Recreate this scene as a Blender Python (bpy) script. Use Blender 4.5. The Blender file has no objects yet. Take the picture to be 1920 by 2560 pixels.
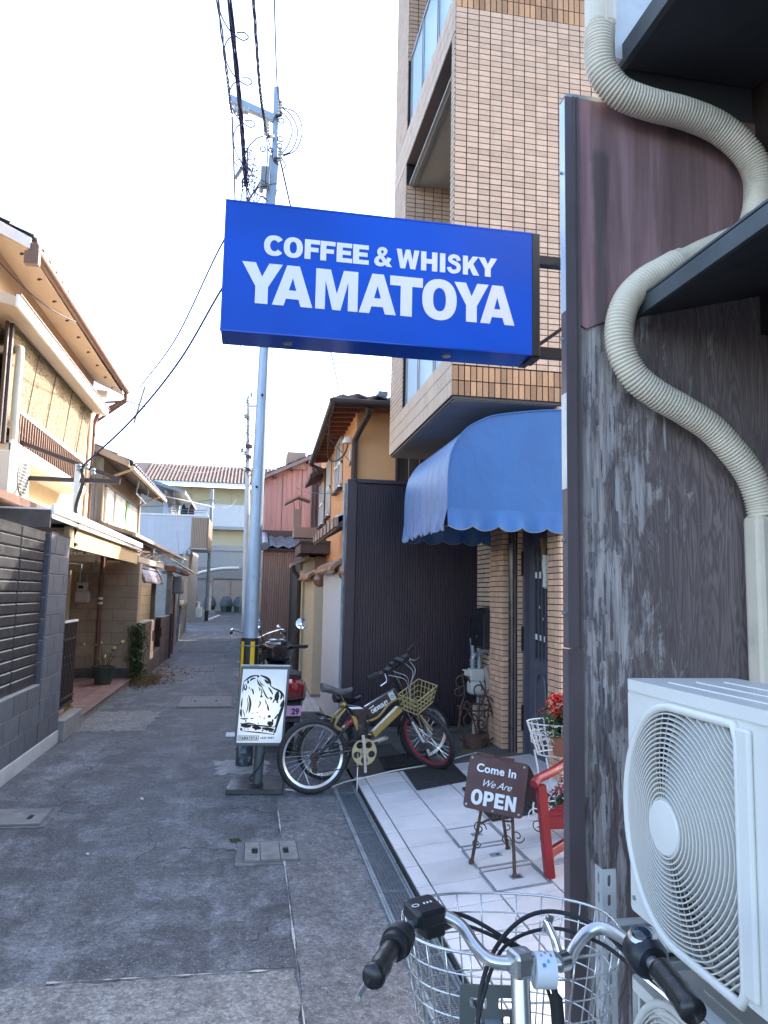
import bpy, math, random
from mathutils import Vector, Matrix
random.seed(11)
sc = bpy.context.scene
COL = sc.collection
V3 = Vector
# ---------------------------------------------------------------- camera
cd = bpy.data.cameras.new('camera')
cam = bpy.data.objects.new('camera', cd); COL.objects.link(cam)
cd.sensor_fit = 'VERTICAL'; cd.sensor_height = 36.0; cd.lens = 26.016
cd.clip_start = 0.05; cd.clip_end = 3000
cam.matrix_world = Matrix(((.98396, -.03985, -.17387, 0), (-.17718, -.10578, -.97848, 0), (.0206, .99359, -.11114, 1.6), (0, 0, 0, 1)))
sc.camera = cam
# ---------------------------------------------------------------- sky, sun, exposure
SUN = Vector((1.0, .72, .735)).normalized()
w = bpy.data.worlds.new('World'); sc.world = w; w.use_nodes = True
nt = w.node_tree; bg = nt.nodes['Background']
sky = nt.nodes.new('ShaderNodeTexSky'); sky.sky_type = 'NISHITA'; sky.sun_disc = False
sky.sun_elevation = math.asin(SUN.z); sky.sun_rotation = math.atan2(SUN.x, SUN.y)
sky.air_density = .9; sky.dust_density = 2.6; sky.ozone_density = .8
nt.links.new(sky.outputs[0], bg.inputs[0]); bg.inputs[1].default_value = .15
sl = bpy.data.lights.new('sun', 'SUN'); sl.energy = 2.0; sl.angle = math.radians(.55); sl.color = (1, .93, .82)
so = bpy.data.objects.new('sun', sl); COL.objects.link(so); so.rotation_euler = SUN.to_track_quat('Z', 'Y').to_euler()
vs = sc.view_settings; vs.view_transform = 'Standard'; vs.look = 'None'; vs.exposure = 2.6; vs.gamma = 1.0
sc.render.film_transparent = False

# ---------------------------------------------------------------- helpers
ORG = {}
class MB:
    def __init__(s): s.v = []; s.f = []
    def add(s, vs, fs):
        o = len(s.v); s.v += [tuple(v) for v in vs]; s.f += [tuple(i + o for i in f) for f in fs]; return s
    def box(s, x0, y0, z0, x1, y1, z1):
        x0, x1 = min(x0, x1), max(x0, x1); y0, y1 = min(y0, y1), max(y0, y1); z0, z1 = min(z0, z1), max(z0, z1)
        return s.add([(x0,y0,z0),(x1,y0,z0),(x1,y1,z0),(x0,y1,z0),(x0,y0,z1),(x1,y0,z1),(x1,y1,z1),(x0,y1,z1)],
                     [(3,2,1,0),(4,5,6,7),(0,1,5,4),(1,2,6,5),(2,3,7,6),(3,0,4,7)])
    def obox(s, c, a, b, d):
        c, a, b, d = V3(c), V3(a), V3(b), V3(d)
        if a.cross(b).dot(d) < 0: a = -a
        return s.add([c-a-b-d, c+a-b-d, c+a+b-d, c-a+b-d, c-a-b+d, c+a-b+d, c+a+b+d, c-a+b+d],
                     [(3,2,1,0),(4,5,6,7),(0,1,5,4),(1,2,6,5),(2,3,7,6),(3,0,4,7)])
    def bar(s, p, q, wd, ht, up=(0,0,1)):
        p, q = V3(p), V3(q); d = q - p; t = d.normalized(); u = V3(up)
        sd = t.cross(u)
        if sd.length < 1e-4: sd = t.cross(V3((1,0,0)))
        sd.normalize(); u = sd.cross(t)
        return s.obox((p+q)/2, sd*wd/2, d/2, u*ht/2)
    def ring(s, c, t, r, n, ref=None, ell=1.0):
        t = V3(t).normalized(); a = V3(ref) if ref else (V3((0,0,1)) if abs(t.z) < .9 else V3((1,0,0)))
        a = (a - t*a.dot(t)).normalized(); b = t.cross(a)
        return [V3(c) + a*r*math.cos(2*math.pi*i/n)*ell + b*r*math.sin(2*math.pi*i/n) for i in range(n)]
    def cyl(s, p, q, r0, r1=None, n=10, cap=True):
        r1 = r0 if r1 is None else r1; p, q = V3(p), V3(q); t = q - p
        A = s.ring(p, t, r0, n); B = s.ring(q, t, r1, n)
        fs = [(i, (i+1) % n, n+(i+1) % n, n+i) for i in range(n)]
        if cap: fs += [tuple(range(n))[::-1], tuple(range(n, 2*n))]
        return s.add(A+B, fs)
    def tube(s, pts, r, n=8, closed=False, cap=True):
        pts = [V3(p) for p in pts]; m = len(pts); R = r if isinstance(r, (list, tuple)) else [r]*m
        vs = []; a = None
        for i in range(m):
            if closed: t = pts[(i+1) % m] - pts[i-1]
            else: t = pts[min(i+1, m-1)] - pts[max(i-1, 0)]
            if t.length < 1e-9: t = V3((0,0,1))
            t.normalize()
            if a is None: a = V3((0,0,1)) if abs(t.z) < .9 else V3((1,0,0))
            a = a - t*a.dot(t)
            if a.length < 1e-6: a = V3((1,0,0)) - t*t.x
            a.normalize(); b = t.cross(a)
            vs += [pts[i] + (a*math.cos(2*math.pi*k/n) + b*math.sin(2*math.pi*k/n))*R[i] for k in range(n)]
        fs = []
        for i in range(m if closed else m-1):
            j = (i+1) % m
            fs += [(i*n+k, i*n+(k+1) % n, j*n+(k+1) % n, j*n+k) for k in range(n)]
        if cap and not closed: fs += [tuple(range(n))[::-1], tuple(range((m-1)*n, m*n))]
        return s.add(vs, fs)
    def prism(s, poly, d):
        poly = [V3(p) for p in poly]; d = V3(d); n = len(poly)
        return s.add(poly + [p+d for p in poly], [tuple(range(n))[::-1], tuple(range(n, 2*n))] + [(i, (i+1) % n, n+(i+1) % n, n+i) for i in range(n)])
    def grid(s, P, closed=False):
        m = len(P); n = len(P[0]); vs = [p for row in P for p in row]; fs = []
        for i in range(m-1):
            for j in range(n if closed else n-1):
                k = (j+1) % n; fs.append((i*n+j, i*n+k, (i+1)*n+k, (i+1)*n+j))
        return s.add(vs, fs)
    def lathe(s, c, prof, n=16, axis=(0,0,1), cap=True):
        t = V3(axis).normalized(); rows = [s.ring(V3(c)+t*h, t, max(r, 1e-4), n) for r, h in prof]
        s.grid([list(r_) for r_ in rows], True)
        if cap:
            s.add(rows[0], [tuple(range(n))[::-1]]); s.add(rows[-1], [tuple(range(n))])
        return s
    def torus(s, c, axis, R, r, n=32, m=8):
        return s.tube(s.ring(c, axis, R, n), r, m, closed=True)
    def sphere(s, c, r, n=12, m=8, sx=1, sy=1, sz=1):
        rows = []
        for i in range(m+1):
            a = math.pi*i/m; rr = max(math.sin(a), 1e-3)
            rows.append([V3(c)+V3((r*sx*rr*math.cos(2*math.pi*k/n), r*sy*rr*math.sin(2*math.pi*k/n), -r*sz*math.cos(a))) for k in range(n)])
        return s.grid(rows, True)
    def mesh(s, name, mat=None, smooth=False, off=None):
        me = bpy.data.meshes.new(name)
        vs = s.v if off is None else [(v[0]-off[0], v[1]-off[1], v[2]-off[2]) for v in s.v]
        me.from_pydata(vs, [], s.f); me.validate()
        if smooth: me.polygons.foreach_set('use_smooth', [True]*len(me.polygons))
        if mat: me.materials.append(mat)
        me.update(); return me
    def build(s, name, mat, parent=None, smooth=False, bev=0, kind=None, label=None, cat=None, group=None, org=None):
        if parent is None:
            if org is None:
                xs = [v[0] for v in s.v]; ys = [v[1] for v in s.v]; zs = [v[2] for v in s.v]
                org = V3(((min(xs)+max(xs))/2, (min(ys)+max(ys))/2, min(zs)))
            off = org
        else: off = ORG.get(parent.name, V3((0,0,0)))
        me = s.mesh(name, mat, smooth, off)
        o = bpy.data.objects.new(name, me); COL.objects.link(o)
        if parent is None: o.location = org
        else: o.parent = parent
        ORG[o.name] = V3(off)
        if bev:
            b = o.modifiers.new('bevel', 'BEVEL'); b.width = bev; b.segments = 2; b.limit_method = 'ANGLE'
        if smooth and bev == 0 and smooth != 'all':
            try: me.set_sharp_from_angle(angle=math.radians(38))
            except Exception: pass
        return tag(o, label, cat, group, kind)
def tag(o, label=None, cat=None, group=None, kind=None):
    if label: o['label'] = label
    if cat: o['category'] = cat
    if group: o['group'] = group
    if kind: o['kind'] = kind
    return o
def thing(name, label, cat, loc=(0,0,0), group=None, local=False, rot=(0,0,0)):
    o = bpy.data.objects.new(name, None); COL.objects.link(o); o.location = loc; o.rotation_euler = rot
    o.empty_display_size = .1
    ORG[o.name] = V3((0,0,0)) if local else V3(loc)
    return tag(o, label, cat, group)
def inst(name, me, parent, mw, kind=None):
    o = bpy.data.objects.new(name, me); COL.objects.link(o)
    mw = Matrix(mw)
    if parent is not None:
        mw = Matrix.Translation(-ORG.get(parent.name, V3((0,0,0)))) @ mw; o.parent = parent
    o.matrix_local = mw; ORG[o.name] = V3((0,0,0))
    return tag(o, kind=kind)
def copy_tree(o, parent=None):
    c = o.copy(); COL.objects.link(c); c.parent = parent
    for ch in o.children: copy_tree(ch, c)
    return c
def frame(o, x, y, z):
    m = Matrix.Identity(4)
    for i, a in enumerate((x, y, z)):
        for k in range(3): m[k][i] = a[k]
    for k in range(3): m[k][3] = o[k]
    return m
def catmull(pts, k=8):
    pts = [V3(p) for p in pts]; P = [pts[0]*2-pts[1]] + pts + [pts[-1]*2-pts[-2]]; out = []
    for i in range(1, len(P)-2):
        a, b, c, d = P[i-1:i+3]
        for j in range(k):
            t = j/k; out.append(.5*((2*b)+(c-a)*t+(2*a-5*b+4*c-d)*t*t+(3*b-a-3*c+d)*t**3))
    out.append(pts[-1]); return out
def sag(p, q, s, n=16):
    p, q = V3(p), V3(q)
    return [p.lerp(q, i/n) - V3((0,0,s*4*(i/n)*(1-i/n))) for i in range(n+1)]

# ---------------------------------------------------------------- materials
def newmat(name):
    m = bpy.data.materials.new(name); m.use_nodes = True
    return m, m.node_tree, m.node_tree.nodes['Principled BSDF']
def nd(t, kind, **kw):
    n = t.nodes.new('ShaderNode'+kind)
    for k, v in kw.items():
        if k.startswith('i_'):
            key = k[2:]; key = int(key) if key.isdigit() else key.replace('_', ' ')
            n.inputs[key].default_value = v
        else: setattr(n, k, v)
    return n
def wpos(t, scale=(1,1,1), obj=False):
    if obj: src = nd(t, 'TexCoord').outputs['Object']
    else: src = nd(t, 'NewGeometry').outputs['Position']
    mp = nd(t, 'Mapping'); mp.inputs['Scale'].default_value = scale
    t.links.new(src, mp.inputs[0]); return mp.outputs[0]
def noise(t, vec, scale, detail=4, rough=.55, dist=0):
    n = nd(t, 'TexNoise'); n.inputs['Scale'].default_value = scale; n.inputs['Detail'].default_value = detail
    n.inputs['Roughness'].default_value = rough; n.inputs['Distortion'].default_value = dist
    t.links.new(vec, n.inputs['Vector']); return n.outputs[0]
def mrange(t, src, a, b, c, d):
    n = nd(t, 'MapRange'); n.clamp = True
    for i, v in enumerate((a, b, c, d)): n.inputs[i+1].default_value = v
    t.links.new(src, n.inputs[0]); return n.outputs[0]
def math_(t, op, a, b=None):
    n = nd(t, 'Math', operation=op)
    for i, x in enumerate((a, b)):
        if x is None: continue
        if isinstance(x, (int, float)): n.inputs[i].default_value = x
        else: t.links.new(x, n.inputs[i])
    return n.outputs[0]
def mixc(t, fac, a, b):
    n = nd(t, 'Mix', data_type='RGBA')
    for s, x in ((n.inputs[0], fac), (n.inputs[6], a), (n.inputs[7], b)):
        if hasattr(x, 'is_linked'): t.links.new(x, s)
        elif isinstance(x, (int, float)): s.default_value = x
        else: s.default_value = (*x, 1) if len(x) == 3 else x
    return n.outputs[2]
def scalec(t, col, val):
    n = nd(t, 'VectorMath', operation='SCALE')
    if hasattr(col, 'is_linked'): t.links.new(col, n.inputs[0])
    else: n.inputs[0].default_value = col
    if hasattr(val, 'is_linked'): t.links.new(val, n.inputs[3])
    else: n.inputs[3].default_value = val
    return n.outputs[0]
def bump(t, bs, src, strength=.3, dist=.01):
    b = nd(t, 'Bump'); b.inputs['Strength'].default_value = strength; b.inputs['Distance'].default_value = dist
    t.links.new(src, b.inputs['Height']); t.links.new(b.outputs[0], bs.inputs['Normal'])
def rnd(t):
    a = nd(t, 'ObjectInfo').outputs['Random']; b = nd(t, 'NewGeometry').outputs['Random Per Island']
    return math_(t, 'FRACT', math_(t, 'ADD', a, math_(t, 'MULTIPLY', b, 7.31)))
def mat(name, col, rough=.65, metal=0, var=.12, vs=2.5, island=0, bmp=0, bs_=90, stretch=(1,1,1), spec=.5, dirt=None, dirts=1.2, dlo=.52, dhi=.72, emit=None, coat=0, trans=0):
    m, t, b = newmat(name)
    b.inputs['Roughness'].default_value = rough; b.inputs['Metallic'].default_value = metal
    b.inputs['Specular IOR Level'].default_value = spec
    p = wpos(t, stretch); c = col
    f = mrange(t, noise(t, p, vs, 5, .6), .28, .72, 1-var, 1+var)
    if island: f = math_(t, 'MULTIPLY', f, mrange(t, rnd(t), 0, 1, 1-island, 1+island))
    c = scalec(t, col, f)
    if dirt: c = mixc(t, mrange(t, noise(t, p, dirts, 6, .65), dlo, dhi, 0, .8), c, dirt)
    t.links.new(c, b.inputs['Base Color'])
    if rough > .15:
        t.links.new(mrange(t, noise(t, p, vs*2.3, 4), .3, .7, max(rough-.1, .05), min(rough+.1, 1)), b.inputs['Roughness'])
    if bmp: bump(t, b, noise(t, p, bs_, 5, .6), bmp, .006)
    if emit:
        b.inputs['Emission Color'].default_value = (*emit[0], 1); b.inputs['Emission Strength'].default_value = emit[1]
    if coat: b.inputs['Coat Weight'].default_value = coat
    if trans: b.inputs['Transmission Weight'].default_value = trans
    return m
# ---------------------------------------------------------------- flat shapes with holes (curve fill -> mesh)
def plate(outer, holes=(), th=.01):
    """2D outline with holes in XY, extruded from z=0 to th: returns (verts, faces)"""
    cu = bpy.data.curves.new('tmp', 'CURVE'); cu.dimensions = '2D'; cu.fill_mode = 'BOTH'; cu.extrude = th/2
    for poly in [outer]+list(holes):
        sp = cu.splines.new('POLY'); sp.points.add(len(poly)-1); sp.use_cyclic_u = True
        for i, p in enumerate(poly): sp.points[i].co = (p[0], p[1], 0, 1)
    ob = bpy.data.objects.new('tmp', cu); me = ob.to_mesh()
    vs = [(v.co.x, v.co.y, v.co.z+th/2) for v in me.vertices]; fs = [tuple(p.vertices) for p in me.polygons]
    ob.to_mesh_clear(); bpy.data.objects.remove(ob); bpy.data.curves.remove(cu)
    return vs, fs
def place(vs, o, ex, ey, ez):
    o, ex, ey, ez = V3(o), V3(ex), V3(ey), V3(ez)
    return [o+ex*v[0]+ey*v[1]+ez*v[2] for v in vs]
def text2d(s, size=1.0, off=0.0, shear=0.0, th=.002, align='LEFT', sp=1.0):
    cu = bpy.data.curves.new('tmp', 'FONT'); cu.body = s; cu.size = size; cu.offset = off; cu.shear = shear
    cu.extrude = th/2; cu.align_x = align; cu.space_character = sp; cu.resolution_u = 4
    ob = bpy.data.objects.new('tmp', cu); me = ob.to_mesh()
    vs = [(v.co.x, v.co.y, v.co.z+th/2) for v in me.vertices]; fs = [tuple(p.vertices) for p in me.polygons]
    ob.to_mesh_clear(); bpy.data.objects.remove(ob); bpy.data.curves.remove(cu)
    return vs, fs
def rrect(x0, y0, x1, y1, r, n=4):
    P = []
    for cx, cy, a in ((x1-r, y1-r, 0), (x0+r, y1-r, 90), (x0+r, y0+r, 180), (x1-r, y0+r, 270)):
        for i in range(n+1):
            t = math.radians(a+90*i/n); P.append((cx+r*math.cos(t), cy+r*math.sin(t)))
    return P
# ---------------------------------------------------------------- ground materials
def asphalt(name, base, pale, dark, cracks=True, speck=.35):
    m, t, b = newmat(name); p = wpos(t)
    big = noise(t, p, .55, 5, .6, .6); mid = noise(t, p, 3.1, 6, .68, .4); fine = noise(t, p, 140, 3, .7); grit = noise(t, p, 46, 4, .75)
    c = mixc(t, mrange(t, big, .36, .60, 0, 1), base, dark)
    c = mixc(t, mrange(t, math_(t, 'ADD', math_(t, 'MULTIPLY', mid, .75), math_(t, 'MULTIPLY', big, .25)), .47, .72, 0, .66), c, pale)
    # long wear streaks along the lane
    st = noise(t, wpos(t, (2.2, .35, 1)), 1.3, 5, .62, .3)
    c = mixc(t, mrange(t, st, .52, .78, 0, .5), c, pale)
    m2 = noise(t, p, 17, 5, .75); c = scalec(t, c, mrange(t, m2, .33, .68, .66, 1.42))
    c = scalec(t, c, mrange(t, fine, .25, .75, 1-speck, 1+speck))
    c = scalec(t, c, mrange(t, grit, .32, .70, .55, 1.5))
    chip = noise(t, p, 85, 2, .5); c = mixc(t, mrange(t, chip, .64, .70, 0, .65), c, (pale[0]*1.35, pale[1]*1.35, pale[2]*1.35))
    c = mixc(t, mrange(t, chip, .36, .30, 0, .6), c, (dark[0]*.45, dark[1]*.45, dark[2]*.45))
    # scattered oil / damp stains
    c = mixc(t, mrange(t, noise(t, p, 1.05, 5, .65, 1.2), .62, .70, 0, .5), c, (dark[0]*.7, dark[1]*.7, dark[2]*.7))
    if cracks:
        q = nd(t, 'VectorMath', operation='ADD'); t.links.new(p, q.inputs[0])
        nn = nd(t, 'TexNoise'); nn.inputs['Scale'].default_value = 2.2; nn.inputs['Detail'].default_value = 5; t.links.new(p, nn.inputs['Vector'])
        t.links.new(scalec(t, nn.outputs['Color'], .55), q.inputs[1])
        v2 = nd(t, 'TexVoronoi', feature='DISTANCE_TO_EDGE'); v2.inputs['Scale'].default_value = .8; t.links.new(q.outputs[0], v2.inputs[0])
        gate = mrange(t, noise(t, p, .8, 2), .42, .5, 0, 1)
        cr = math_(t, 'MULTIPLY', mrange(t, v2.outputs['Distance'], .001, .0045, 1, 0), gate)
        c = mixc(t, math_(t, 'MULTIPLY', cr, .85), c, (.012, .012, .013))
    t.links.new(c, b.inputs['Base Color'])
    t.links.new(mrange(t, mid, .3, .7, .62, .9), b.inputs['Roughness'])
    b.inputs['Specular IOR Level'].default_value = .35
    bump(t, b, math_(t, 'ADD', math_(t, 'MULTIPLY', grit, 1.0), math_(t, 'MULTIPLY', chip, 1.0)), .55, .006)
    return m
M_asph = asphalt('asphalt', (.098, .103, .113), (.30, .315, .34), (.050, .053, .059))
M_apron = asphalt('worn concrete apron', (.15, .151, .156), (.29, .292, .30), (.085, .086, .09), False, .3)
M_conc = mat('concrete', (.26, .255, .24), .85, var=.25, vs=4, bmp=.35, bs_=60, dirt=(.12, .115, .10))
M_concd = mat('damp concrete', (.10, .102, .10), .75, var=.35, vs=3, bmp=.35, bs_=50, dirt=(.05, .05, .05))
M_galv = mat('galvanised steel', (.32, .36, .39), .5, .55, var=.22, vs=9, dirt=(.16, .17, .17), dirts=4)
M_black = mat('black plastic', (.018, .018, .02), .5, var=.15)
M_rub = mat('black rubber', (.02, .02, .021), .8, var=.25, vs=12, bmp=.2, bs_=160)
M_void = mat('dark void', (.006, .006, .006), .9, var=.0)
M_ftile = mat('pale porcelain floor tile', (.60, .60, .605), .42, var=.07, vs=5, island=.07, dirt=(.42, .42, .42), dirts=2.2, dlo=.5, dhi=.8)
M_grout = mat('dark grout', (.05, .046, .045), .9, var=.2)
M_leaf = mat('dry leaf litter', (.20, .105, .05), .8, var=.3, vs=30, island=.5)
M_weed = mat('dry weed', (.16, .12, .055), .8, var=.3, vs=20, island=.35)
M_moss = mat('moss', (.05, .075, .02), .95, var=.4, vs=40, island=.3)

MB().add([(-90,-12,0),(90,-12,0),(90,220,0),(-90,220,0)], [(0,1,2,3)]).build('ground', M_asph, kind='structure', org=V3((0,0,0)))
# worn apron strip and a repaved patch, laid a few mm proud with ragged joint
def ragged(x0, x1, y0, y1, z, n, amp, sides='LRFB'):
    P = []
    for i in range(n): P.append((x0+i/n*(x1-x0), y0+(random.uniform(-amp, amp) if 'F' in sides else 0)))
    for i in range(n): P.append((x1+(random.uniform(-amp, amp) if 'R' in sides else 0), y0+i/n*(y1-y0)))
    for i in range(n): P.append((x1-i/n*(x1-x0), y1+(random.uniform(-amp, amp) if 'B' in sides else 0)))
    for i in range(n): P.append((x0+(random.uniform(-amp, amp) if 'L' in sides else 0), y1-i/n*(y1-y0)))
    vs, fs = plate(P, [], z)
    return vs, fs
v, f = ragged(.272, .741, 1.0, 6.05, .005, 60, .006, 'LB'); MB().add(v, f).build('pavement_apron', M_apron, kind='structure')
M_patch = asphalt('repaved patch', (.20, .20, .195), (.33, .33, .32), (.14, .14, .137), False, .3)
v, f = ragged(-1.88, .25, -1.0, 3.36, .004, 70, .012, 'RB'); MB().add(v, f).build('pavement_patch', M_patch, kind='structure')
# cement smear along the joints
M_cem = mat('cement smear', (.42, .41, .39), .9, var=.3, vs=30, bmp=.3)
for (ax, ay, bx, by, wd, nm) in ((.262, 2.6, .266, 5.8, .012, 's'), (-.75, 3.38, .25, 3.36, .014, 't')):
    n = 46; L = []; R_ = []
    for i in range(n+1):
        t = i/n; x = ax+(bx-ax)*t; y = ay+(by-ay)*t
        k = wd*max(0, math.sin(t*23+(nm == 't'))*.6+math.sin(t*61)*.45+random.uniform(-.25, .35))
        if nm == 's': L.append((x-k*.5, y, .0085)); R_.append((x+k*.5+.001, y, .0085))
        else: L.append((x, y-k*.5, .0085)); R_.append((x, y+k*.5+.001, .0085))
    MB().grid([L, R_]).build('joint_smear', M_cem, kind='structure')
# concrete kerb at the foot of the block wall on the left is built with the wall
# ---------------------------------------------------------------- forecourt: tiled ramp
TA = math.atan(.11); EX = V3((math.cos(TA), 0, math.sin(TA))); EZ = V3((-math.sin(TA), 0, math.cos(TA))); EY = V3((0,1,0))
def flz(x): return .05+.11*(x-.93)
fc = MB().prism([(.935, 1.2, -.05), (3.14, 1.2, -.05), (3.14, 1.2, flz(3.14)-.012), (.935, 1.2, flz(.935)-.012)], (0, 6.55, 0)).build('forecourt_floor', M_grout, kind='structure')
xs = [.935, 1.02, 1.32, 1.62, 1.92, 2.22, 2.52, 2.82, 3.12]; tm = {}
def unit_box(name, w_, h_, th, m, bev=.0015):
    key = (name, round(w_, 4), round(h_, 4), m.name)
    if key not in tm:
        b = bev; a, c = w_/2, h_/2
        vs = [(-a,-c,0),(a,-c,0),(a,c,0),(-a,c,0),(-a,-c,th-b),(a,-c,th-b),(a,c,th-b),(-a,c,th-b),(-a+b,-c+b,th),(a-b,-c+b,th),(a-b,c-b,th),(-a+b,c-b,th)]
        fs = [(0,1,5,4),(1,2,6,5),(2,3,7,6),(3,0,4,7),(4,5,9,8),(5,6,10,9),(6,7,11,10),(7,4,8,11),(8,9,10,11)]
        tm[key] = MB().add(vs, fs).mesh(name, m)
    return tm[key]
yrows = [1.94+.3*i for i in range(16)]
for i in range(len(xs)-1):
    for j in range(len(yrows)-1):
        x0, x1, y0, y1 = xs[i], xs[i+1], yrows[j], yrows[j+1]
        cx, cy = (x0+x1)/2, (y0+y1)/2
        if x0 > 2.5 and y1 > 5.5: continue
        inst('tile', unit_box('tile', (x1-x0)/math.cos(TA)-.009, .291, .013+0*i, M_ftile), fc, frame((cx, cy, flz(cx)-.013+random.uniform(-.0008, .0008)), EX, EY, EZ))
# damp concrete between the tiles and the corrugated wall
MB().prism([(.935, 6.445, -.02), (2.48, 6.445, -.02), (2.48, 6.445, flz(2.48)+.004), (.935, 6.445, .03)], (0, 1.38, 0)).build('slab', M_concd, fc)
MB().box(1.09, 7.60, .0, 2.45, 7.80, .235).build('ledge', M_concd, fc, bev=.012)
# three inspection lids set into the tiles
for k, (y0, y1, lb) in enumerate(((4.50, 4.84, 'farthest of the three square tiled inspection lids, behind the easel'), (4.15, 4.45, 'middle tiled inspection lid, under the easel of the open sign'), (3.82, 4.10, 'nearest tiled inspection lid, in front of the easel'))):
    cx, cy = 1.455, (y0+y1)/2; h = (y1-y0)/2; wl = .155
    t = thing('inspection_lid', lb, 'lid', (cx, cy, flz(cx)), 'inspection lids in the tiled floor', local=True, rot=(0, -TA, 0))
    v, f = plate(rrect(-wl, -h, wl, h, .004), [rrect(-wl+.013, -h+.013, wl-.013, h-.013, .003)], .006); MB().add(v, f).build('rim', M_galv, t)
    MB().box(-wl+.017, -h+.017, 0, wl-.017, h-.017, .0045).build('tile', M_ftile, t)
    MB().box(.01-.033, -.028, 0, .01+.033, .028, .0065).build('handle_plate', M_galv, t)
    MB().box(.012, -.012, .0066, .03, .006, .0075).build('key_slot', M_void, t)
# ---------------------------------------------------------------- drain channel along the forecourt
dr = thing('drain_channel', 'long galvanised drain channel with dark mesh gratings along the tiled forecourt', 'drain', (.83, 3.9, 0))
g = MB()
for x in (.742, .758, .904, .918): g.box(x-.005, 1.1, -.02, x+.006, 6.34, .016 if x in (.742, .918) else .011)
g.build('frame', M_galv, dr)
MB().box(.755, 1.1, -.03, .905, 6.34, -.004).build('channel_bed', M_void, dr)
M_grate = mat('dark grating', (.15, .175, .20), .5, .3, var=.3, vs=20)
y = 1.12
while y < 6.3:
    y1 = min(y+.995, 6.335); g = MB(); yy = y
    while yy < y1-.004:
        g.add([(.766,yy,.011),(.83,yy+.012,.011),(.896,yy,.011),(.896,yy+.007,.011),(.83,yy+.019,.011),(.766,yy+.007,.011)], [(0,1,4,5),(1,2,3,4)]); yy += .0155
    for k in range(8): g.box(.766+k*.0186-.0022, y, -.002, .766+k*.0186+.0022, y1, .0105)
    for (a, b2) in ((y, y+.008), (y1-.008, y1)): g.box(.764, a, -.002, .898, b2, .0125)
    g.build('grating', M_grate, dr); y += 1.0
# ---------------------------------------------------------------- concrete lids in the lane
M_lid = mat('concrete lid', (.20, .20, .195), .88, var=.22, vs=14, bmp=.5, bs_=110, dirt=(.10, .10, .10), dirts=3)
M_lidp = mat('concrete surround', (.135, .137, .14), .9, var=.3, vs=10, bmp=.5, bs_=90)
def slot_lid(label, x0, y0, x1, y1, slots, pad=.05, split=None):
    t = thing('manhole', label, 'manhole', ((x0+x1)/2, (y0+y1)/2, 0), 'concrete manholes in the lane')
    v, f = ragged(x0-pad, x1+pad, y0-pad, y1+pad, .006, 14, .008); MB().add(v, f).build('surround', M_lidp, t)
    v, f = plate(rrect(x0-.012, y0-.012, x1+.012, y1+.012, .01), [rrect(x0-.004, y0-.004, x1+.004, y1+.004, .008)], .012); MB().add(v, f).build('rim', M_lidp, t)
    MB().box(x0+.003, y0+.003, .0055, x1-.003, y1-.003, .0075).build('slot_bed', M_void, t)
    segs = [x0]+(split or [])+[x1]
    for a, b in zip(segs, segs[1:]):
        hs = [rrect(sx-.019, sy-.055, sx+.019, sy+.055, .014) for sx, sy in slots if a < sx < b]
        v, f = plate(rrect(a+.002, y0+.002, b-.002, y1-.002, .006), hs, .013); MB().add([(q[0], q[1], q[2]+.003) for q in v], f).build('slab', M_lid, t)
slot_lid('two-slot concrete lid between the drain channel and the light box sign', .03, 4.66, .352, 4.99, [(.092, 4.83), (.28, 4.82)], split=[.125, .245])
slot_lid('two-slot concrete lid at the left edge of the lane by the block wall', -1.76, 5.53, -1.34, 5.90, [(-1.67, 5.70), (-1.44, 5.69)])
slot_lid('wide pale lid across the middle of the lane beyond the light box sign', -.93, 10.72, -.2, 11.76, [(-.72, 11.25), (-.42, 11.25)], split=[-.78, -.36])
MB().add(*ragged(-1.12, -.67, 15.45, 16.55, .006, 10, .03)).build('road_patch', M_lidp, kind='structure')
MB().add(*ragged(-1.75, -.5, 20.2, 21.2, .006, 10, .06)).build('road_patch', M_lidp, kind='structure')
MB().add(*ragged(-1.2, -.62, 24.0, 25.6, .006, 10, .05)).build('road_patch', M_lidp, kind='structure')
MB().add(*ragged(-1.95, -1.1, 9.0, 10.4, .005, 16, .05)).build('road_patch', M_patch, kind='structure')
# small plate by the pole foot
v, f = plate(rrect(-.2, 8.55, .08, 8.8, .01), [rrect(-.09, 8.66, -.03, 8.69, .01)], .012)
MB().add(v, f).build('marker_plate', M_galv, label='small metal plate with a slot lying behind the light box sign', cat='plate')
# litter and fallen leaves
lf = MB()
def leafquad(mb, c, s, tilt=.5):
    a = random.uniform(0, 6.28); d = V3((math.cos(a), math.sin(a), random.uniform(-tilt, tilt))).normalized(); e = V3((-math.sin(a), math.cos(a), random.uniform(-tilt, tilt))).normalized()
    c = V3(c); mb.add([c-d*s, c-e*s*.45, c+d*s, c+e*s*.45+V3((0,0,s*.2))], [(0,1,2,3)])
for i in range(520):
    y = 13.3+abs(random.gauss(0, 1.6)); x = -1.78+abs(random.gauss(0, .28))*(1.1 if y < 16 else .5)
    leafquad(lf, (x, y, .015+random.random()*.03), random.uniform(.018, .045))
lf.build('leaf_litter', M_leaf, kind='stuff', label='brown fallen leaves along the foot of the brown block wall', cat='leaves')
wd = MB()
for i in range(420):
    x = -1.72+random.gauss(0, .1); y = 13.0+random.gauss(.5, .35); h = random.uniform(.05, .26); a = random.uniform(0, 6.28); r_ = random.uniform(.02, .12)
    p = V3((x, y, 0)); q = p+V3((math.cos(a)*r_, math.sin(a)*r_, h)); s_ = V3((.004, .004, 0))
    wd.add([p-s_, p+s_, q], [(0,1,2)])
wd.build('dry_weeds', M_weed, kind='stuff', label='dry weeds at the corner beside the ivy', cat='weeds')
ms = MB()
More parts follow.
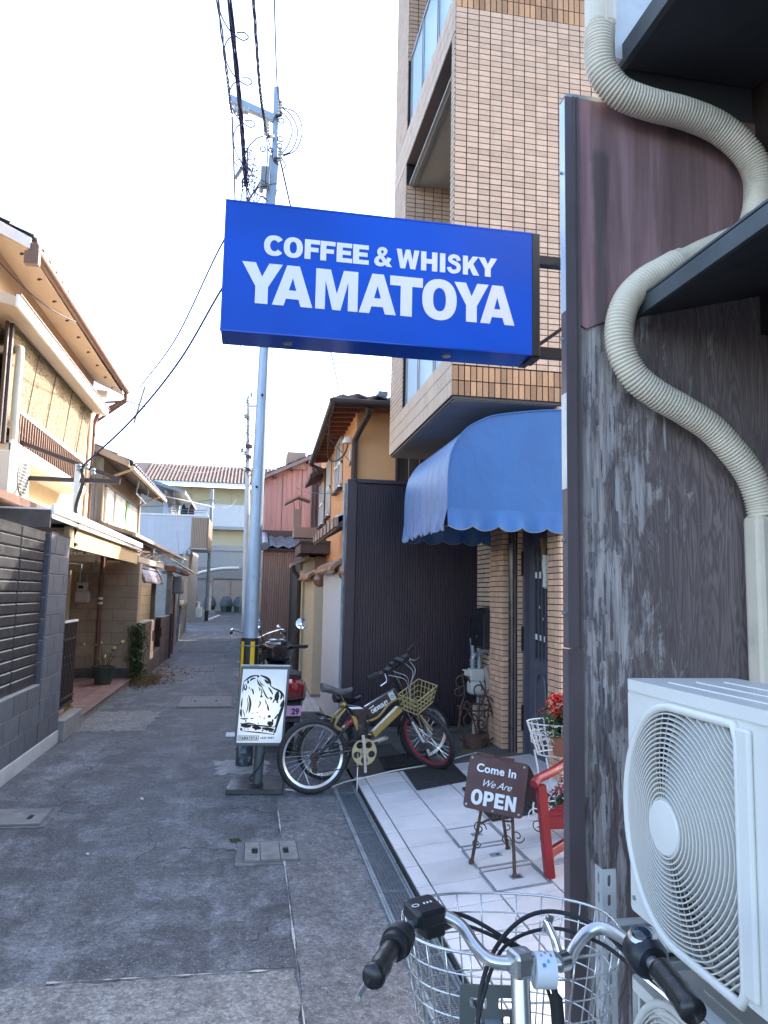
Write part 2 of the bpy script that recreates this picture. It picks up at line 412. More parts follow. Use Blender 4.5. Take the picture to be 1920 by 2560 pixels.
for i in range(60):
    leafquad(ms, (random.gauss(-.03, .02)+.0, 5.06+random.gauss(0, .012), .012), random.uniform(.006, .014), 1)
for i in range(160):
    leafquad(ms, (.928+random.gauss(0, .004), random.uniform(3.2, 6.3), .012+random.random()*.01), random.uniform(.004, .012), 1)
ms.build('moss', M_moss, kind='stuff', label='thin moss growing along the drain and lid joints', cat='moss')
pp = MB()
for (x, y, s_) in ((-.75, 6.1, .03), (-.9, 4.9, .02), (-.62, 8.0, .015), (-.2, 17.5, .05), (-.55, 19, .06), (-.3, 23, .06)):
    leafquad(pp, (x, y, .012), s_, .15)
pp.build('litter', mat('pale litter', (.5, .5, .46), .8), kind='stuff', label='few pale scraps lying on the lane', cat='litter')
# ---------------------------------------------------------------- left side materials
M_char = mat('charcoal split block', (.095, .102, .120), .9, var=.18, vs=18, island=.14, bmp=.5, bs_=130)
M_mort = mat('pale mortar', (.30, .30, .30), .9, var=.15)
M_wbase = mat('pale cement kerb', (.46, .47, .47), .85, var=.12, vs=5, bmp=.2, dirt=(.27, .27, .26), dirts=2)
M_slat = mat('black aluminium slat', (.035, .035, .038), .42, .1, var=.1, vs=4, island=.1)
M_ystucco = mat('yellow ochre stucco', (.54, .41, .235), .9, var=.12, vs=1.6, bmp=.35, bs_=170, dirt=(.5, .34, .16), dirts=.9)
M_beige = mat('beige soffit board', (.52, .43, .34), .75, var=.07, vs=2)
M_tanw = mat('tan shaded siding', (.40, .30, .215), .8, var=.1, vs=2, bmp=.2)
M_white = mat('white painted metal', (.74, .73, .70), .5, var=.06, vs=4, dirt=(.55, .52, .47), dirts=2.5)
M_brownm = mat('brown metal', (.16, .085, .06), .5, .2, var=.15, vs=5)
M_dbrown = mat('dark brown metal', (.05, .032, .028), .5, .25, var=.2, vs=6)
M_rtile = mat('blue grey roof tile', (.17, .19, .23), .45, var=.2, vs=6, island=.15)
M_rtileb = mat('brown roof tile', (.12, .075, .058), .6, var=.2, vs=5, island=.22)
M_reed = None
M_tanblk = mat('tan concrete block', (.36, .285, .205), .88, var=.12, vs=6, island=.07, bmp=.4, bs_=90)
M_tanmort = mat('tan mortar', (.22, .175, .13), .9)
M_rtilef = mat('red brown porch tile', (.23, .135, .12), .55, var=.15, vs=8, island=.18)
M_pvc = mat('cream pvc', (.62, .56, .45), .5, var=.08)
M_acw = mat('off white casing', (.46, .455, .43), .45, var=.05, vs=3)
M_glassd = mat('dark window glass', (.03, .035, .04), .08, var=.0, spec=.8)
M_gcorr = mat('grey corrugated sheet', (.40, .405, .40), .6, .15, var=.14, vs=3, stretch=(1,1,.25), dirt=(.26, .25, .23))
M_rust = mat('rusty corrugated sheet', (.22, .105, .07), .85, var=.5, vs=5, stretch=(6,6,.35), dirt=(.30, .27, .23), dirts=3)
M_bblk = mat('brown block', (.115, .075, .06), .9, var=.3, vs=8, island=.22, bmp=.5, bs_=80)
M_gblk = mat('grey weathered block', (.29, .28, .255), .9, var=.25, vs=3, island=.1, bmp=.5, bs_=70, dirt=(.13, .13, .12))
M_dkst = mat('dark stone', (.05, .052, .055), .9, var=.4, vs=4, bmp=.5, bs_=40)
M_clay = mat('terracotta', (.30, .12, .07), .8, var=.15)
M_green = mat('leaf green', (.055, .10, .03), .6, var=.3, vs=20, island=.4)
M_stem = mat('stem', (.12, .10, .05), .8)
M_poly = mat('smoked polycarbonate', (.33, .28, .36), .15, var=.03)
M_steelw = mat('pale steel pole', (.62, .63, .62), .45, .1, var=.06)
def reedmat():
    m, t, b = newmat('woven reed'); p = wpos(t, (1, 1, 1))
    wv = nd(t, 'TexWave'); wv.wave_type = 'BANDS'; wv.bands_direction = 'Z'; wv.inputs['Scale'].default_value = 38; wv.inputs['Distortion'].default_value = 2.5; wv.inputs['Detail'].default_value = 3
    t.links.new(p, wv.inputs[0]); n = noise(t, wpos(t, (1, 9, 30)), 1.6, 4, .75)
    c = mixc(t, wv.outputs[1], (.13, .09, .045), (.44, .345, .22)); c = scalec(t, c, mrange(t, n, .36, .64, .35, 1.5))
    t.links.new(c, b.inputs['Base Color']); b.inputs['Roughness'].default_value = .85; bump(t, b, wv.outputs[1], .6, .008)
    return m
M_reed = reedmat()
# ---------------------------------------------------------------- block walls: every block its own piece
def blocks(parent, o, u, nrm, length, z0, courses, m, mm, bw=.4, bh=.2, th=.12, joint=.009, stag=True, skip=None, hs=None, bed=True):
    """o: start (x,y) of the visible face; u: direction along the wall; nrm: outward normal"""
    u = V3((*u, 0)).normalized(); nv = V3((*nrm, 0)).normalized(); zz = V3((0,0,1)); o = V3((o[0], o[1], 0)); z = z0
    ex = u if u.cross(zz).dot(nv) > 0 else -u
    for k in range(courses):
        h = hs[k] if hs else bh; s_ = -(bw/2) if (stag and k % 2) else 0.0
        while s_ < length-1e-4:
            a, b = max(s_, 0), min(s_+bw, length); s_ += bw
            if b-a < .03: continue
            c = (a+b)/2
            if skip and skip(c, z+h/2): continue
            P = o+u*c+V3((0,0,z+h/2))-nv*.02+nv*random.uniform(-.001, .001)
            inst('block', unit_box('block', b-a-joint, h-joint, .024, m, .003), parent, frame(P, ex, zz, nv))
        z += h
    if bed:
        q = MB(); a = o-nv*.004; b = o+u*length-nv*.004
        q.prism([(a.x, a.y, z0), (b.x, b.y, z0), (b.x-nv.x*th, b.y-nv.y*th, z0), (a.x-nv.x*th, a.y-nv.y*th, z0)], (0, 0, z-z0))
        q.build('mortar_core', mm, parent)
bw = thing('block_wall', 'low charcoal block wall with a tall end pier on a pale kerb, left side', 'wall', (-2.0, 6, 0))
MB().box(-2.12, 2.8, 0, -1.905, 8.395, .132).build('kerb', M_wbase, bw, bev=.006)
blocks(bw, (-1.92, 2.8), (0, 1), (1, 0), 4.82, .132, 3, M_char, M_mort, .4, .186, th=.15)
blocks(bw, (-1.92, 7.62), (0, 1), (1, 0), .77, .132, 10, M_char, M_mort, .385, .2, th=.2)
blocks(bw, (-2.12, 7.618), (1, 0), (0, -1), .2, .69, 7, M_char, M_mort, .2, .205, th=.1, bed=False)
MB().box(-2.125, 7.61, 2.133, -1.913, 8.40, 2.145).build('cap', M_slat, bw)
fn = thing('slat_fence', 'black horizontal slat fence standing on the charcoal block wall', 'fence', (-1.97, 5.5, .69))
for (ya, yb) in ((2.9, 4.85), (4.86, 6.83), (6.85, 7.60)):
    for k in range(15):
        z = .705+k*.0955
        inst('slat', unit_box('slat', yb-ya-.006, .089, .024, M_slat, .010), fn, frame((-1.985, (ya+yb)/2, z+.043), (0,1,0), (0,0,1), (1,0,0)))
    for yy in (ya+.25, yb-.25): MB().box(-2.04, yy-.025, .69, -1.99, yy+.025, 2.12).build('post', M_slat, fn)
MB().box(-2.0, 2.9, 2.12, -1.96, 7.60, 2.135).build('top_rail', M_slat, fn)
MB().box(-2.06, 2.9, .70, -2.045, 7.6, 2.11).build('backing_sheet', mat('backing', (.02, .02, .022), .8), fn)
# ---------------------------------------------------------------- porch of the ochre house
pc = thing('entrance_porch', 'tan block porch with white-edged roof beyond the charcoal wall pier', 'porch', (-2.4, 11, 0))
MB().box(-3.4, 8.42, 0, -1.93, 13.3, .10).build('floor_slab', M_conc, pc)
MB().box(-2.0, 8.41, 0, -1.86, 9.27, .22).build('kerb_step', M_conc, pc, bev=.01)
for i in range(7):
    for j in range(20):
        x0, y0 = -2.0-.2*(i+1), 9.3+.2*j
        inst('tile', unit_box('tile', .193, .193, .014, M_rtilef), pc, frame((x0+.1, y0+.1, .098), (1,0,0), (0,1,0), (0,0,1)))
for j in range(20):
    inst('tile', unit_box('tile', .095, .193, .014, M_rtilef), pc, frame((-1.95, 9.4+.2*j, .098), (1,0,0), (0,1,0), (0,0,1)))
blocks(pc, (-1.90, 13.40), (-1, 0), (0, -1), 1.6, .26, 9, M_tanblk, M_tanmort, .4, .2, th=.3)
blocks(pc, (-1.90, 13.42), (0, 1), (1, 0), .3, .26, 9, M_tanblk, M_tanmort, .3, .2, th=.1, bed=False)
MB().box(-3.5, 13.385, 0, -1.895, 13.7, .255).build('plinth', M_concd, pc)
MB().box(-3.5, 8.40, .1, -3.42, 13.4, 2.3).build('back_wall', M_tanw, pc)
MB().box(-3.415, 9.6, .1, -3.38, 10.6, 2.0).build('door', mat('dark wood door', (.06, .035, .025), .5), pc)
MB().box(-3.5, 8.42, .1, -2.1, 8.5, 2.1).build('side_wall', M_ystucco, pc)
MB().box(-3.5, 7.5, 2.30, -1.90, 13.42, 2.36).build('roof', M_white, pc)
MB().box(-1.92, 7.48, 2.262, -1.885, 13.44, 2.30).build('roof_edge', M_white, pc, bev=.004)
MB().box(-1.905, 7.48, 2.318, -1.872, 13.44, 2.40).build('fascia', M_white, pc, bev=.004)
MB().box(-1.99, 8.40, 2.04, -1.93, 13.3, 2.262).build('beam', M_ystucco, pc)
MB().box(-3.5, 7.46, 2.17, -1.90, 7.5, 2.34).build('end_fascia', M_dbrown, pc)
MB().box(-3.4, 8.5, 2.22, -2.0, 13.3, 2.25).build('ceiling', M_tanw, pc)
dp = MB().tube([(-2.50, 13.33, 2.2), (-2.50, 13.33, .12)], .038, 10).build('downpipe', M_brownm, pc, smooth=True)
MB().cyl((-2.5, 13.33, 1.42), (-2.5, 13.33, 1.46), .043).cyl((-2.5, 13.33, 1.34), (-2.5, 13.33, 1.38), .043).build('pipe_band', M_white, dp)
MB().tube([(-3.0, 13.2, 1.9), (-3.0, 13.2, .25)], .04, 10).build('drainpipe', M_pvc, pc, smooth=True)
gm = thing('gas_meter', 'cream gas meter with pipes on the tan porch wall', 'gas meter', (-2.78, 13.28, 1.4))
MB().box(-2.90, 13.2, 1.36, -2.66, 13.36, 1.56).build('body', M_acw, gm, bev=.04)
MB().box(-2.88, 13.24, 1.56, -2.70, 13.36, 1.70).build('head', M_acw, gm, bev=.01)
MB().box(-2.85, 13.225, 1.60, -2.77, 13.238, 1.65).build('counter_window', M_glassd, gm)
MB().tube([(-2.84, 13.3, 1.7), (-2.84, 13.3, 2.0), (-3.05, 13.3, 2.0)], .022, 8).tube([(-2.73, 13.3, 1.7), (-2.73, 13.3, 1.86), (-2.6, 13.3, 1.9), (-2.6, 13.3, 2.1)], .022, 8).build('pipe', M_galv, gm, smooth=True)
MB().lathe((-2.42, 10.5, 2.20), [(.02, .02), (.19, .01), (.19, -.02), (.15, -.07), (.06, -.10), (.005, -.105)], 20).build('ceiling_lamp', M_white, label='round white lamp under the porch ceiling', cat='lamp', smooth=True)
# brown bar fence beside the pier
bf = thing('bar_fence', 'low brown metal bar fence between the charcoal pier and the porch', 'fence', (-1.93, 8.7, .25))
for k in range(9): MB().box(-1.938, 8.43+k*.07, .34, -1.922, 8.446+k*.07, 1.24).build('bar', M_dbrown, bf)
for z in (1.24, 1.05, .42, .34): MB().box(-1.945, 8.41, z-.012, -1.915, 9.02, z+.012).build('rail', M_dbrown if z < 1.2 else M_white, bf)
for k in range(3): MB().torus((-1.93, 8.55+k*.14, .82), (1,0,0), .045, .006, 14, 5).build('scroll', M_dbrown, bf)
# ---------------------------------------------------------------- pots by the porch
def pot(name, label, x, y, z, r, h, m, leaves=30, lh=.3, lm=None, group=None, spread=1.0, flowers=None):
    t = thing(name, label, 'plant', (x, y, z), group)
    MB().lathe((x, y, z), [(r*.72, 0), (r*.95, h*.88), (r*1.06, h*.88), (r*1.06, h), (r*.9, h), (r*.88, h*.85)], 16).build('pot', m, t, smooth=True)
    MB().lathe((x, y, z+h*.86), [(r*.89, 0), (.01, .01)], 12).build('soil', M_stem, t)
    L = MB(); S = MB()
    for i in range(leaves):
        a = random.uniform(0, 6.28); rr = random.uniform(.1, 1)*r*spread*1.3; hh = random.uniform(.25, 1)*lh
        p = V3((x+math.cos(a)*r*.3, y+math.sin(a)*r*.3, z+h*.9)); q = V3((x+math.cos(a)*rr, y+math.sin(a)*rr, z+h+hh))
        S.cyl(p, q, .004, .003, 4)
        for k in range(3): leafquad(L, q+V3((random.gauss(0,.02), random.gauss(0,.02), random.gauss(0,.02))), random.uniform(.02, .045), 1)
    S.build('stems', M_stem, t); L.build('leaves', lm or M_green, t)
    return t
pot('potted_plant', 'dark green pot with a straggly plant on the porch tiles', -2.22, 12.45, .112, .17, .28, mat('green plastic pot', (.035, .06, .045), .5), 16, .42, mat('yellowing leaf', (.24, .24, .06), .6, island=.4), spread=1.6)
pot('potted_plant', 'small yellow pot at the end of the brown bar fence', -2.05, 9.45, .112, .06, .1, mat('yellow pot', (.5, .38, .08), .5), 6, .12)
# ---------------------------------------------------------------- ochre house
h1 = thing('ochre_house', 'ochre two-storey house with brown gutters and long eaves, left side', 'house', (-5, 10.6, 0))
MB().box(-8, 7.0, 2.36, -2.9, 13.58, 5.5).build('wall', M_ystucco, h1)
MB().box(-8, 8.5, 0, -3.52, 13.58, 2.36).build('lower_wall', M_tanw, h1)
MB().box(-2.9, 7.0, 4.62, -2.885, 13.58, 5.45).build('upper_wall_shade', M_tanw, h1)  # soffit shade put into a darker tan strip over the ochre wall
for (ya, yb) in ((13.42, 13.60), (12.85, 12.95)): MB().box(-2.89, ya, 2.36, -2.86, yb, 4.7).build('corner_trim', M_beige, h1)
# upper roof: soffit, fascia, tiles, gutter
rf = MB().prism([(-2.42, 7.9, 5.10), (-2.42, 7.9, 5.20), (-5.6, 7.9, 6.75), (-5.6, 7.9, 6.6)], (0, 5.8, 0)).build('roof', M_tanw, h1)
MB().prism([(-2.40, 7.88, 5.085), (-2.9, 7.88, 5.30), (-2.9, 7.88, 5.32), (-2.40, 7.88, 5.105)], (0, 5.84, 0)).build('soffit', M_beige, rf)
MB().prism([(-2.38, 7.84, 5.08), (-2.38, 7.84, 5.20), (-5.6, 7.84, 6.75), (-5.6, 7.84, 6.60)], (0, .04, 0)).build('bargeboard', M_white, rf)
def rooftiles(parent, o, u, up, nu, nv, tw, tl, m, amp=.02, stuff=True, name='roof_tile'):
    """rows of wavy pantiles as one joined part: o corner, u along the eave, up along the slope"""
    u, up, o = V3(u).normalized(), V3(up).normalized(), V3(o); nn = u.cross(up)
    if nn.z < 0: nn = -nn
    mb = MB(); K = 4
    for j in range(nv):
        for i in range(nu):
            P = []
            for e in range(2):
                row = []
                for k in range(K+1):
                    q = k/K; hgt = amp*math.sin(q*2*math.pi)
                    row.append(o+u*((i+q)*tw)+up*((j+e*1.12)*tl)+nn*(hgt+(.028 if e == 0 else .004)))
                P.append(row)
            mb.grid(P)
            mb.grid([[p-nn*.022 for p in P[0]], P[0]])
    return mb.build(name, m, parent, kind='stuff' if stuff else None)
rooftiles(rf, (-2.36, 7.86, 5.215), (0,1,0), (-3.2, 0, 1.55), 21, 12, .28, .27, M_rtile)
MB().tube([(-2.35, 7.86, 5.11), (-2.35, 13.75, 5.17)], .055, 10).build('gutter', M_brownm, h1, smooth=True)
for k in range(9): MB().bar((-2.35, 8.1+k*.66, 5.19), (-2.55, 8.1+k*.66, 5.12), .015, .02).build('gutter_bracket', M_dbrown, h1)
MB().bar((-2.36, 7.84, 4.99), (-2.36, 7.92, 4.99), .14, .14).build('gutter_end', M_brownm, h1)
MB().tube([(-2.36, 13.72, 5.12), (-2.36, 13.74, 5.0), (-2.8, 13.68, 4.72), (-2.86, 13.66, 4.5), (-2.86, 13.66, 2.2)], .04, 10).build('downpipe', M_brownm, h1, smooth=True)
for z in (4.3, 3.5, 2.7): MB().cyl((-2.86, 13.66, z), (-2.86, 13.66, z+.04), .048).build('pipe_band', M_dbrown, h1)
# lower eave over the windows
le = MB().prism([(-2.42, 7.7, 4.40), (-2.42, 7.7, 4.50), (-2.9, 7.7, 4.66), (-2.9, 7.7, 4.50)], (0, 4.75, 0)).build('window_eave', M_beige, h1)
MB().box(-2.425, 7.68, 4.39, -2.395, 12.46, 4.52).build('fascia', M_white, le)
MB().box(-2.44, 7.69, 4.521, -2.38, 12.47, 4.535).build('drip_edge', M_brownm, le)
# windows, sill band, railing
wn = MB().box(-2.9, 8.55, 3.2, -2.87, 12.0, 4.45).build('window', M_glassd, h1)
for yy in (8.55, 10.25, 11.95): MB().box(-2.875, yy-.03, 3.2, -2.85, yy+.03, 4.45).build('frame', M_brownm, wn)
sb = MB().box(-2.9, 8.3, 3.02, -2.56, 11.85, 3.12).build('sill', M_beige, h1)
MB().box(-2.575, 8.3, 3.04, -2.545, 11.85, 3.155).build('perforated_band', M_white, sb)
rl = MB().box(-2.60, 8.45, 3.50, -2.56, 11.8, 3.545).build('railing', M_white, h1)
bm = MB().box(-.009, -.012, 0, .009, .012, .345).mesh('baluster', M_brownm)
for k in range(34): inst('baluster', bm, rl, Matrix.Translation((-2.58, 8.52+k*.097, 3.155)))
# conduit and pipes at the near end
MB().tube(catmull([(-2.56, 8.40, 2.95), (-2.56, 8.36, 3.6), (-2.56, 8.38, 4.1), (-2.62, 8.48, 4.2), (-2.85, 8.55, 4.2)], 8), .045, 10).build('duct', M_pvc, h1, smooth=True)
MB().tube([(-2.62, 8.24, 3.1), (-2.62, 8.24, 4.4)], .03, 8).tube([(-2.64, 8.17, 3.1), (-2.64, 8.17, 4.4)], .022, 8).build('pipe', M_dbrown, h1, smooth=True)
MB().box(-2.9, 7.0, 2.42, -2.3, 8.9, 2.50).build('ac_ledge', M_brownm, h1)
# stain-proof little perforated band below sill
# reed blind
rb = thing('reed_blind', 'woven reed blind hanging before the upper windows of the ochre house', 'blind', (-2.65, 10.3, 3.2))
n = 26; P = []
for j in range(13):
    row = []
    for i in range(n+1):
        t_ = i/n; s_ = j/12; y = 8.42+t_*(12.35-8.42)+(1-s_)*0; z = 4.36-s_*1.0+.05*t_; x = -2.64-.07*s_+.012*math.sin(t_*19+s_*3)+.008*math.sin(t_*43)
        row.append((x, y-s_*.12, z+random.uniform(-.004, .004)))
    P.append(row)
MB().grid(P).build('weave', M_reed, rb)
for yy in (9.3, 10.1, 11.0, 11.8): MB().tube([(-2.62, yy, 4.40), (-2.66, yy-.06, 3.9), (-2.695, yy-.13, 3.4)], .007, 5).build('cord', M_dbrown, rb)
MB().tube([(-2.64, 8.4, 4.38), (-2.64, 12.37, 4.43)], .018, 6).build('top_pole', M_stem, rb)
# air conditioner
def ac_small(name, label, o, dx, dy, w_, d_, h_):
    """o: base corner, dx along the front, dy outward normal"""
    t = thing(name, label, 'air conditioner', o); dx, dy = V3(dx), V3(dy); z = V3((0,0,1)); o = V3(o)
    c = o+dx*w_/2-dy*d_/2+z*h_/2; MB().obox(c, dx*w_/2, dy*d_/2, z*h_/2).build('casing', M_acw, t, bev=.015)
    fc_ = o+dx*w_*.62+z*h_*.5+dy*.004
    MB().cyl(fc_, fc_+dy*.01, h_*.41, n=28).build('fan_guard', M_acw, t)
    g_ = MB()
    for k in range(9):
        zz = (k-4)*h_*.085; hw = math.sqrt(max((h_*.38)**2-zz*zz, 0))
        g_.obox(fc_+z*zz+dy*.014, dx*hw, dy*.003, z*.008)
    g_.build('fan_slats', mat('grey slat', (.16, .16, .15), .6), t)
    for k in (.12, .88): MB().obox(o+dx*w_*k-dy*d_/2-z*.02, dx*.03, dy*d_/2, z*.02).build('foot', M_black, t)
    return t
ac_small('air_conditioner', 'small cream air conditioner on the ledge of the ochre house', (-2.48, 8.06, 2.55), (0,1,0), (1,0,0), .72, .30, .45)
# service bracket and mast
sm = thing('service_bracket', 'dark steel wall bracket with a pale mast carrying the service cable', 'bracket', (-2.1, 8.7, 2.1))
MB().bar((-2.92, 8.7, 2.80), (-1.50, 8.7, 2.81), .045, .05).build('arm', M_dbrown, sm)
MB().bar((-2.92, 8.7, 3.32), (-1.50, 8.7, 2.83), .04, .045).build('stay', M_dbrown, sm)
MB().bar((-1.95, 8.66, 2.10), (-1.95, 8.66, 2.98), .055, .055, (1,0,0)).build('mast', M_steelw, sm)
MB().tube(catmull([(-1.90, 8.62, 2.93), (-1.88, 8.60, 2.75), (-1.93, 8.60, 2.5), (-1.91, 8.61, 2.3), (-1.96, 8.62, 2.12)], 6), .02, 7).build('cable', M_black, sm)
for x, z in ((-1.93, 2.94), (-1.85, 2.96), (-1.78, 2.90)): MB().lathe((x, 8.62, z-.04), [(.02, 0), (.03, .02), (.02, .04), (.03, .06), (.015, .08)], 8).build('insulator', M_galv, sm)
MB().box(-1.99, 8.62, 2.07, -1.91, 8.72, 2.10).build('foot', M_dbrown, sm)
# TV antenna at the eave end of the ochre house
an = thing('antenna', 'small aerial and braces at the end of the ochre house eave', 'antenna', (-2.4, 14.0, 4.7))
MB().tube([(-2.86, 13.7, 4.55), (-2.36, 13.85, 5.02)], .025, 6).tube([(-2.75, 13.6, 4.9), (-2.36, 13.85, 5.02)], .02, 6).build('brace', M_brownm, an)
MB().tube([(-2.36, 13.85, 5.02), (-2.10, 13.9, 4.97)], .012, 6).tube([(-2.0, 13.5, 5.22), (-2.28, 14.3, 4.72)], .018, 6).tube([(-2.1, 13.9, 4.97), (-1.85, 13.9, 4.86)], .01, 6).build('boom', M_galv, an)
MB().box(-2.8, 13.4, 4.98, -2.62, 13.55, 5.08).build('junction_box', M_white, an)
def corr(parent, name, m, o, u, nrm, length, h, pitch=.05, amp=.008, square=False, th=.004, **kw):
    o, u, nv = V3(o), V3(u).normalized(), V3(nrm).normalized(); pts = []
    n = max(1, int(round(length/pitch))); pitch = length/n
    for i in range(n):
        if square:
            for q, a in ((0, 0), (.36, 0), (.46, 1), (.88, 1), (.98, 0)): pts.append((i*pitch+q*pitch, a*amp))
        else:
            for q in (0, .25, .5, .75): pts.append((i*pitch+q*pitch, amp*math.sin(q*2*math.pi)))
    pts.append((length, 0))
    A = [o+u*a+nv*b for a, b in pts]
    mb = MB(); mb.grid([A, [p+V3((0,0,h)) for p in A]])
    bk = [o-nv*.03, o+u*length-nv*.03]
    return mb.build(name, m, parent, smooth=not square, **kw)
# ---------------------------------------------------------------- grey corrugated house
h2 = thing('corrugated_house', 'grey corrugated-iron house with white shutters beyond the ochre house', 'house', (-4.5, 16.5, 0))
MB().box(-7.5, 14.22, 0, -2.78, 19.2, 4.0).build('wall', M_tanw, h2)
corr(h2, 'end_cladding', M_gcorr, (-7.5, 14.2, 2.2), (1,0,0), (0,-1,0), 4.75, 2.0, .062, .009)
corr(h2, 'lower_cladding', M_gcorr, (-2.76, 14.2, 2.3), (0,1,0), (1,0,0), 3.2, .55, .07, .009)
r2 = MB().prism([(-2.25, 13.85, 3.78), (-2.25, 13.85, 3.86), (-5.6, 13.85, 5.3), (-5.6, 13.85, 5.2)], (0, 5.4, 0)).build('roof', mat('dark timber', (.055, .042, .036), .8), h2)
rooftiles(r2, (-2.2, 13.85, 3.90), (0,1,0), (-3.35, 0, 1.44), 22, 12, .25, .29, M_rtile)
MB().prism([(-2.24, 13.8, 3.80), (-2.24, 13.8, 3.92), (-5.6, 13.8, 5.36), (-5.6, 13.8, 5.2)], (0, .05, 0)).build('bargeboard', mat('weathered timber', (.30, .26, .23), .8), r2)
gt = MB().tube([(-2.2, 13.9, 3.80), (-2.2, 19.3, 3.84)], .045, 8).build('gutter', M_beige, h2, smooth=True)
MB().tube([(-2.2, 13.95, 3.78), (-2.55, 14.1, 3.66), (-2.74, 14.18, 3.6), (-2.74, 14.18, 2.85), (-2.70, 14.6, 2.80)], .026, 8).build('downpipe', M_tanw, h2, smooth=True)
MB().tube([(-2.2, 18.0, 3.78), (-2.6, 18.3, 3.66), (-2.7, 18.4, 3.6), (-2.7, 18.4, 2.8)], .026, 8).build('downpipe', M_tanw, h2, smooth=True)
M_shut = mat('white shutter', (.78, .77, .73), .5, var=.04)
for k, (a, b, nm) in enumerate(((14.62, 15.3, 'w'), (15.55, 16.1, 'w'), (16.14, 16.7, 'w'), (17.25, 17.6, 'w'), (17.65, 18.3, 'w'))):
    s = MB().box(-2.775, a, 2.86, -2.735, b, 3.52).build('shutter', M_shut, h2)
    MB().box(-2.78, b+.01, 2.86, -2.745, b+.05, 3.52).build('frame', M_galv, s)
MB().prism([(-2.74, 16.76, 2.93), (-2.74, 17.15, 2.9), (-2.74, 17.2, 3.4), (-2.74, 16.95, 3.52)], (.01, 0, 0)).build('green_curtain', mat('green cloth', (.22, .62, .22), .8), h2)
MB().box(-2.79, 14.5, 3.53, -2.73, 18.4, 3.58).build('lintel', M_galv, h2)
MB().box(-2.8, 14.5, 2.80, -2.66, 18.4, 2.85).build('sill', M_beige, h2)
MB().tube([(-2.25, 15.2, 3.78), (-2.3, 15.2, 3.5), (-2.3, 16.6, 3.45), (-2.25, 16.6, 3.8)], .013, 5).build('laundry_rail', M_galv, h2)
# long pent roof and rusty skirt
pr = thing('pent_roof', 'long weathered pent roof along the left side of the lane', 'roof', (-2.4, 20, 2.5))
MB().prism([(-2.12, 14.0, 2.58), (-2.12, 14.0, 2.64), (-2.8, 14.0, 2.84), (-2.8, 14.0, 2.76)], (-.25, 14.5, .12)).build('deck', mat('weathered roof board', (.24, .21, .18), .85, var=.3, dirt=(.1, .09, .08)), pr)
for k in range(11): MB().lathe((-2.2-.012*k, 14.4+k*.9, 2.66+k*.0075), [(.012, 0), (.012, .02), (.002, .025)], 6).build('nail', M_galv, pr)
MB().bar((-2.11, 14.0, 2.60), (-2.35, 28.5, 2.72), .05, .07).build('edge_board', mat('grey timber', (.33, .29, .25), .85), pr)
corr(pr, 'rusty_skirt', M_rust, (-2.36, 15.0, 2.1), (-.02,1,0), (1,0,0), 4.4, .52, .08, .012)
for k in range(8):
    MB().bar((-2.05-.02*k, 20.2+k*.7, 2.5-.02*k), (-2.5, 20.2+k*.7, 2.62), .05, .06).build('rafter', M_tanw, pr)
# bare vine tangle on top of the carport
vt = MB()
for i in range(26):
    p = V3((-2.15+random.uniform(-.15, .15), 14.2+random.random()*3.6, 2.2)); pts = [p]
    for k in range(7):
        p = p+V3((random.uniform(-.1, .14), random.uniform(-.22, .22), random.uniform(-.09, .1))); p.z = max(p.z, 2.17); pts.append(p)
    vt.tube(catmull(pts, 3), .006, 4)
vt.build('bare_vines', mat('pale dry vine', (.42, .42, .36), .8), label='pale leafless vines tangled over the bicycle canopy', cat='vine')
# tan wall, white rail and smoked canopy
tw = thing('tan_wall', 'tan block wall behind the smoked canopy', 'wall', (-2.35, 16.4, 0))
blocks(tw, (-2.30, 13.72), (0, 1), (1, 0), 5.0, .0, 10, M_ystucco, M_tanmort, .5, .21, th=.2)
MB().bar((-2.0, 13.65, 2.14), (-2.0, 17.6, 2.14), .08, .1).build('rail', M_beige, tw)
cp = thing('canopy', 'smoked curved canopy with grey ribs over the brown wall', 'canopy', (-2.1, 15, 1.7))
def cpp(t): a = t*1.15; return (-2.28+.44*math.sin(a)*1.08, 2.17-.52*(1-math.cos(a))*1.45)
pr_ = [cpp(i/10) for i in range(11)]
MB().grid([[(x, y, z) for x, z in pr_] for y in (13.75, 15.1, 16.5)]).build('sheet', M_poly, cp, smooth=True)
for y in (13.75, 16.5): MB().tube([(x, y, z+.012) for x, z in pr_], .03, 6).build('rib', mat('grey rib', (.17, .16, .15), .5), cp)
for i in (0, 3, 6, 10): MB().bar((pr_[i][0], 13.75, pr_[i][1]+.014), (pr_[i][0], 16.5, pr_[i][1]+.014), .045, .03).build('purlin', M_galv if i < 7 else mat('bronze rail', (.12, .10, .09), .5), cp)
MB().bar((-2.0, 16.3, 0), (-2.0, 16.3, 1.8), .09, .09, (1,0,0)).build('post', mat('bronze post', (.15, .115, .09), .6), cp)
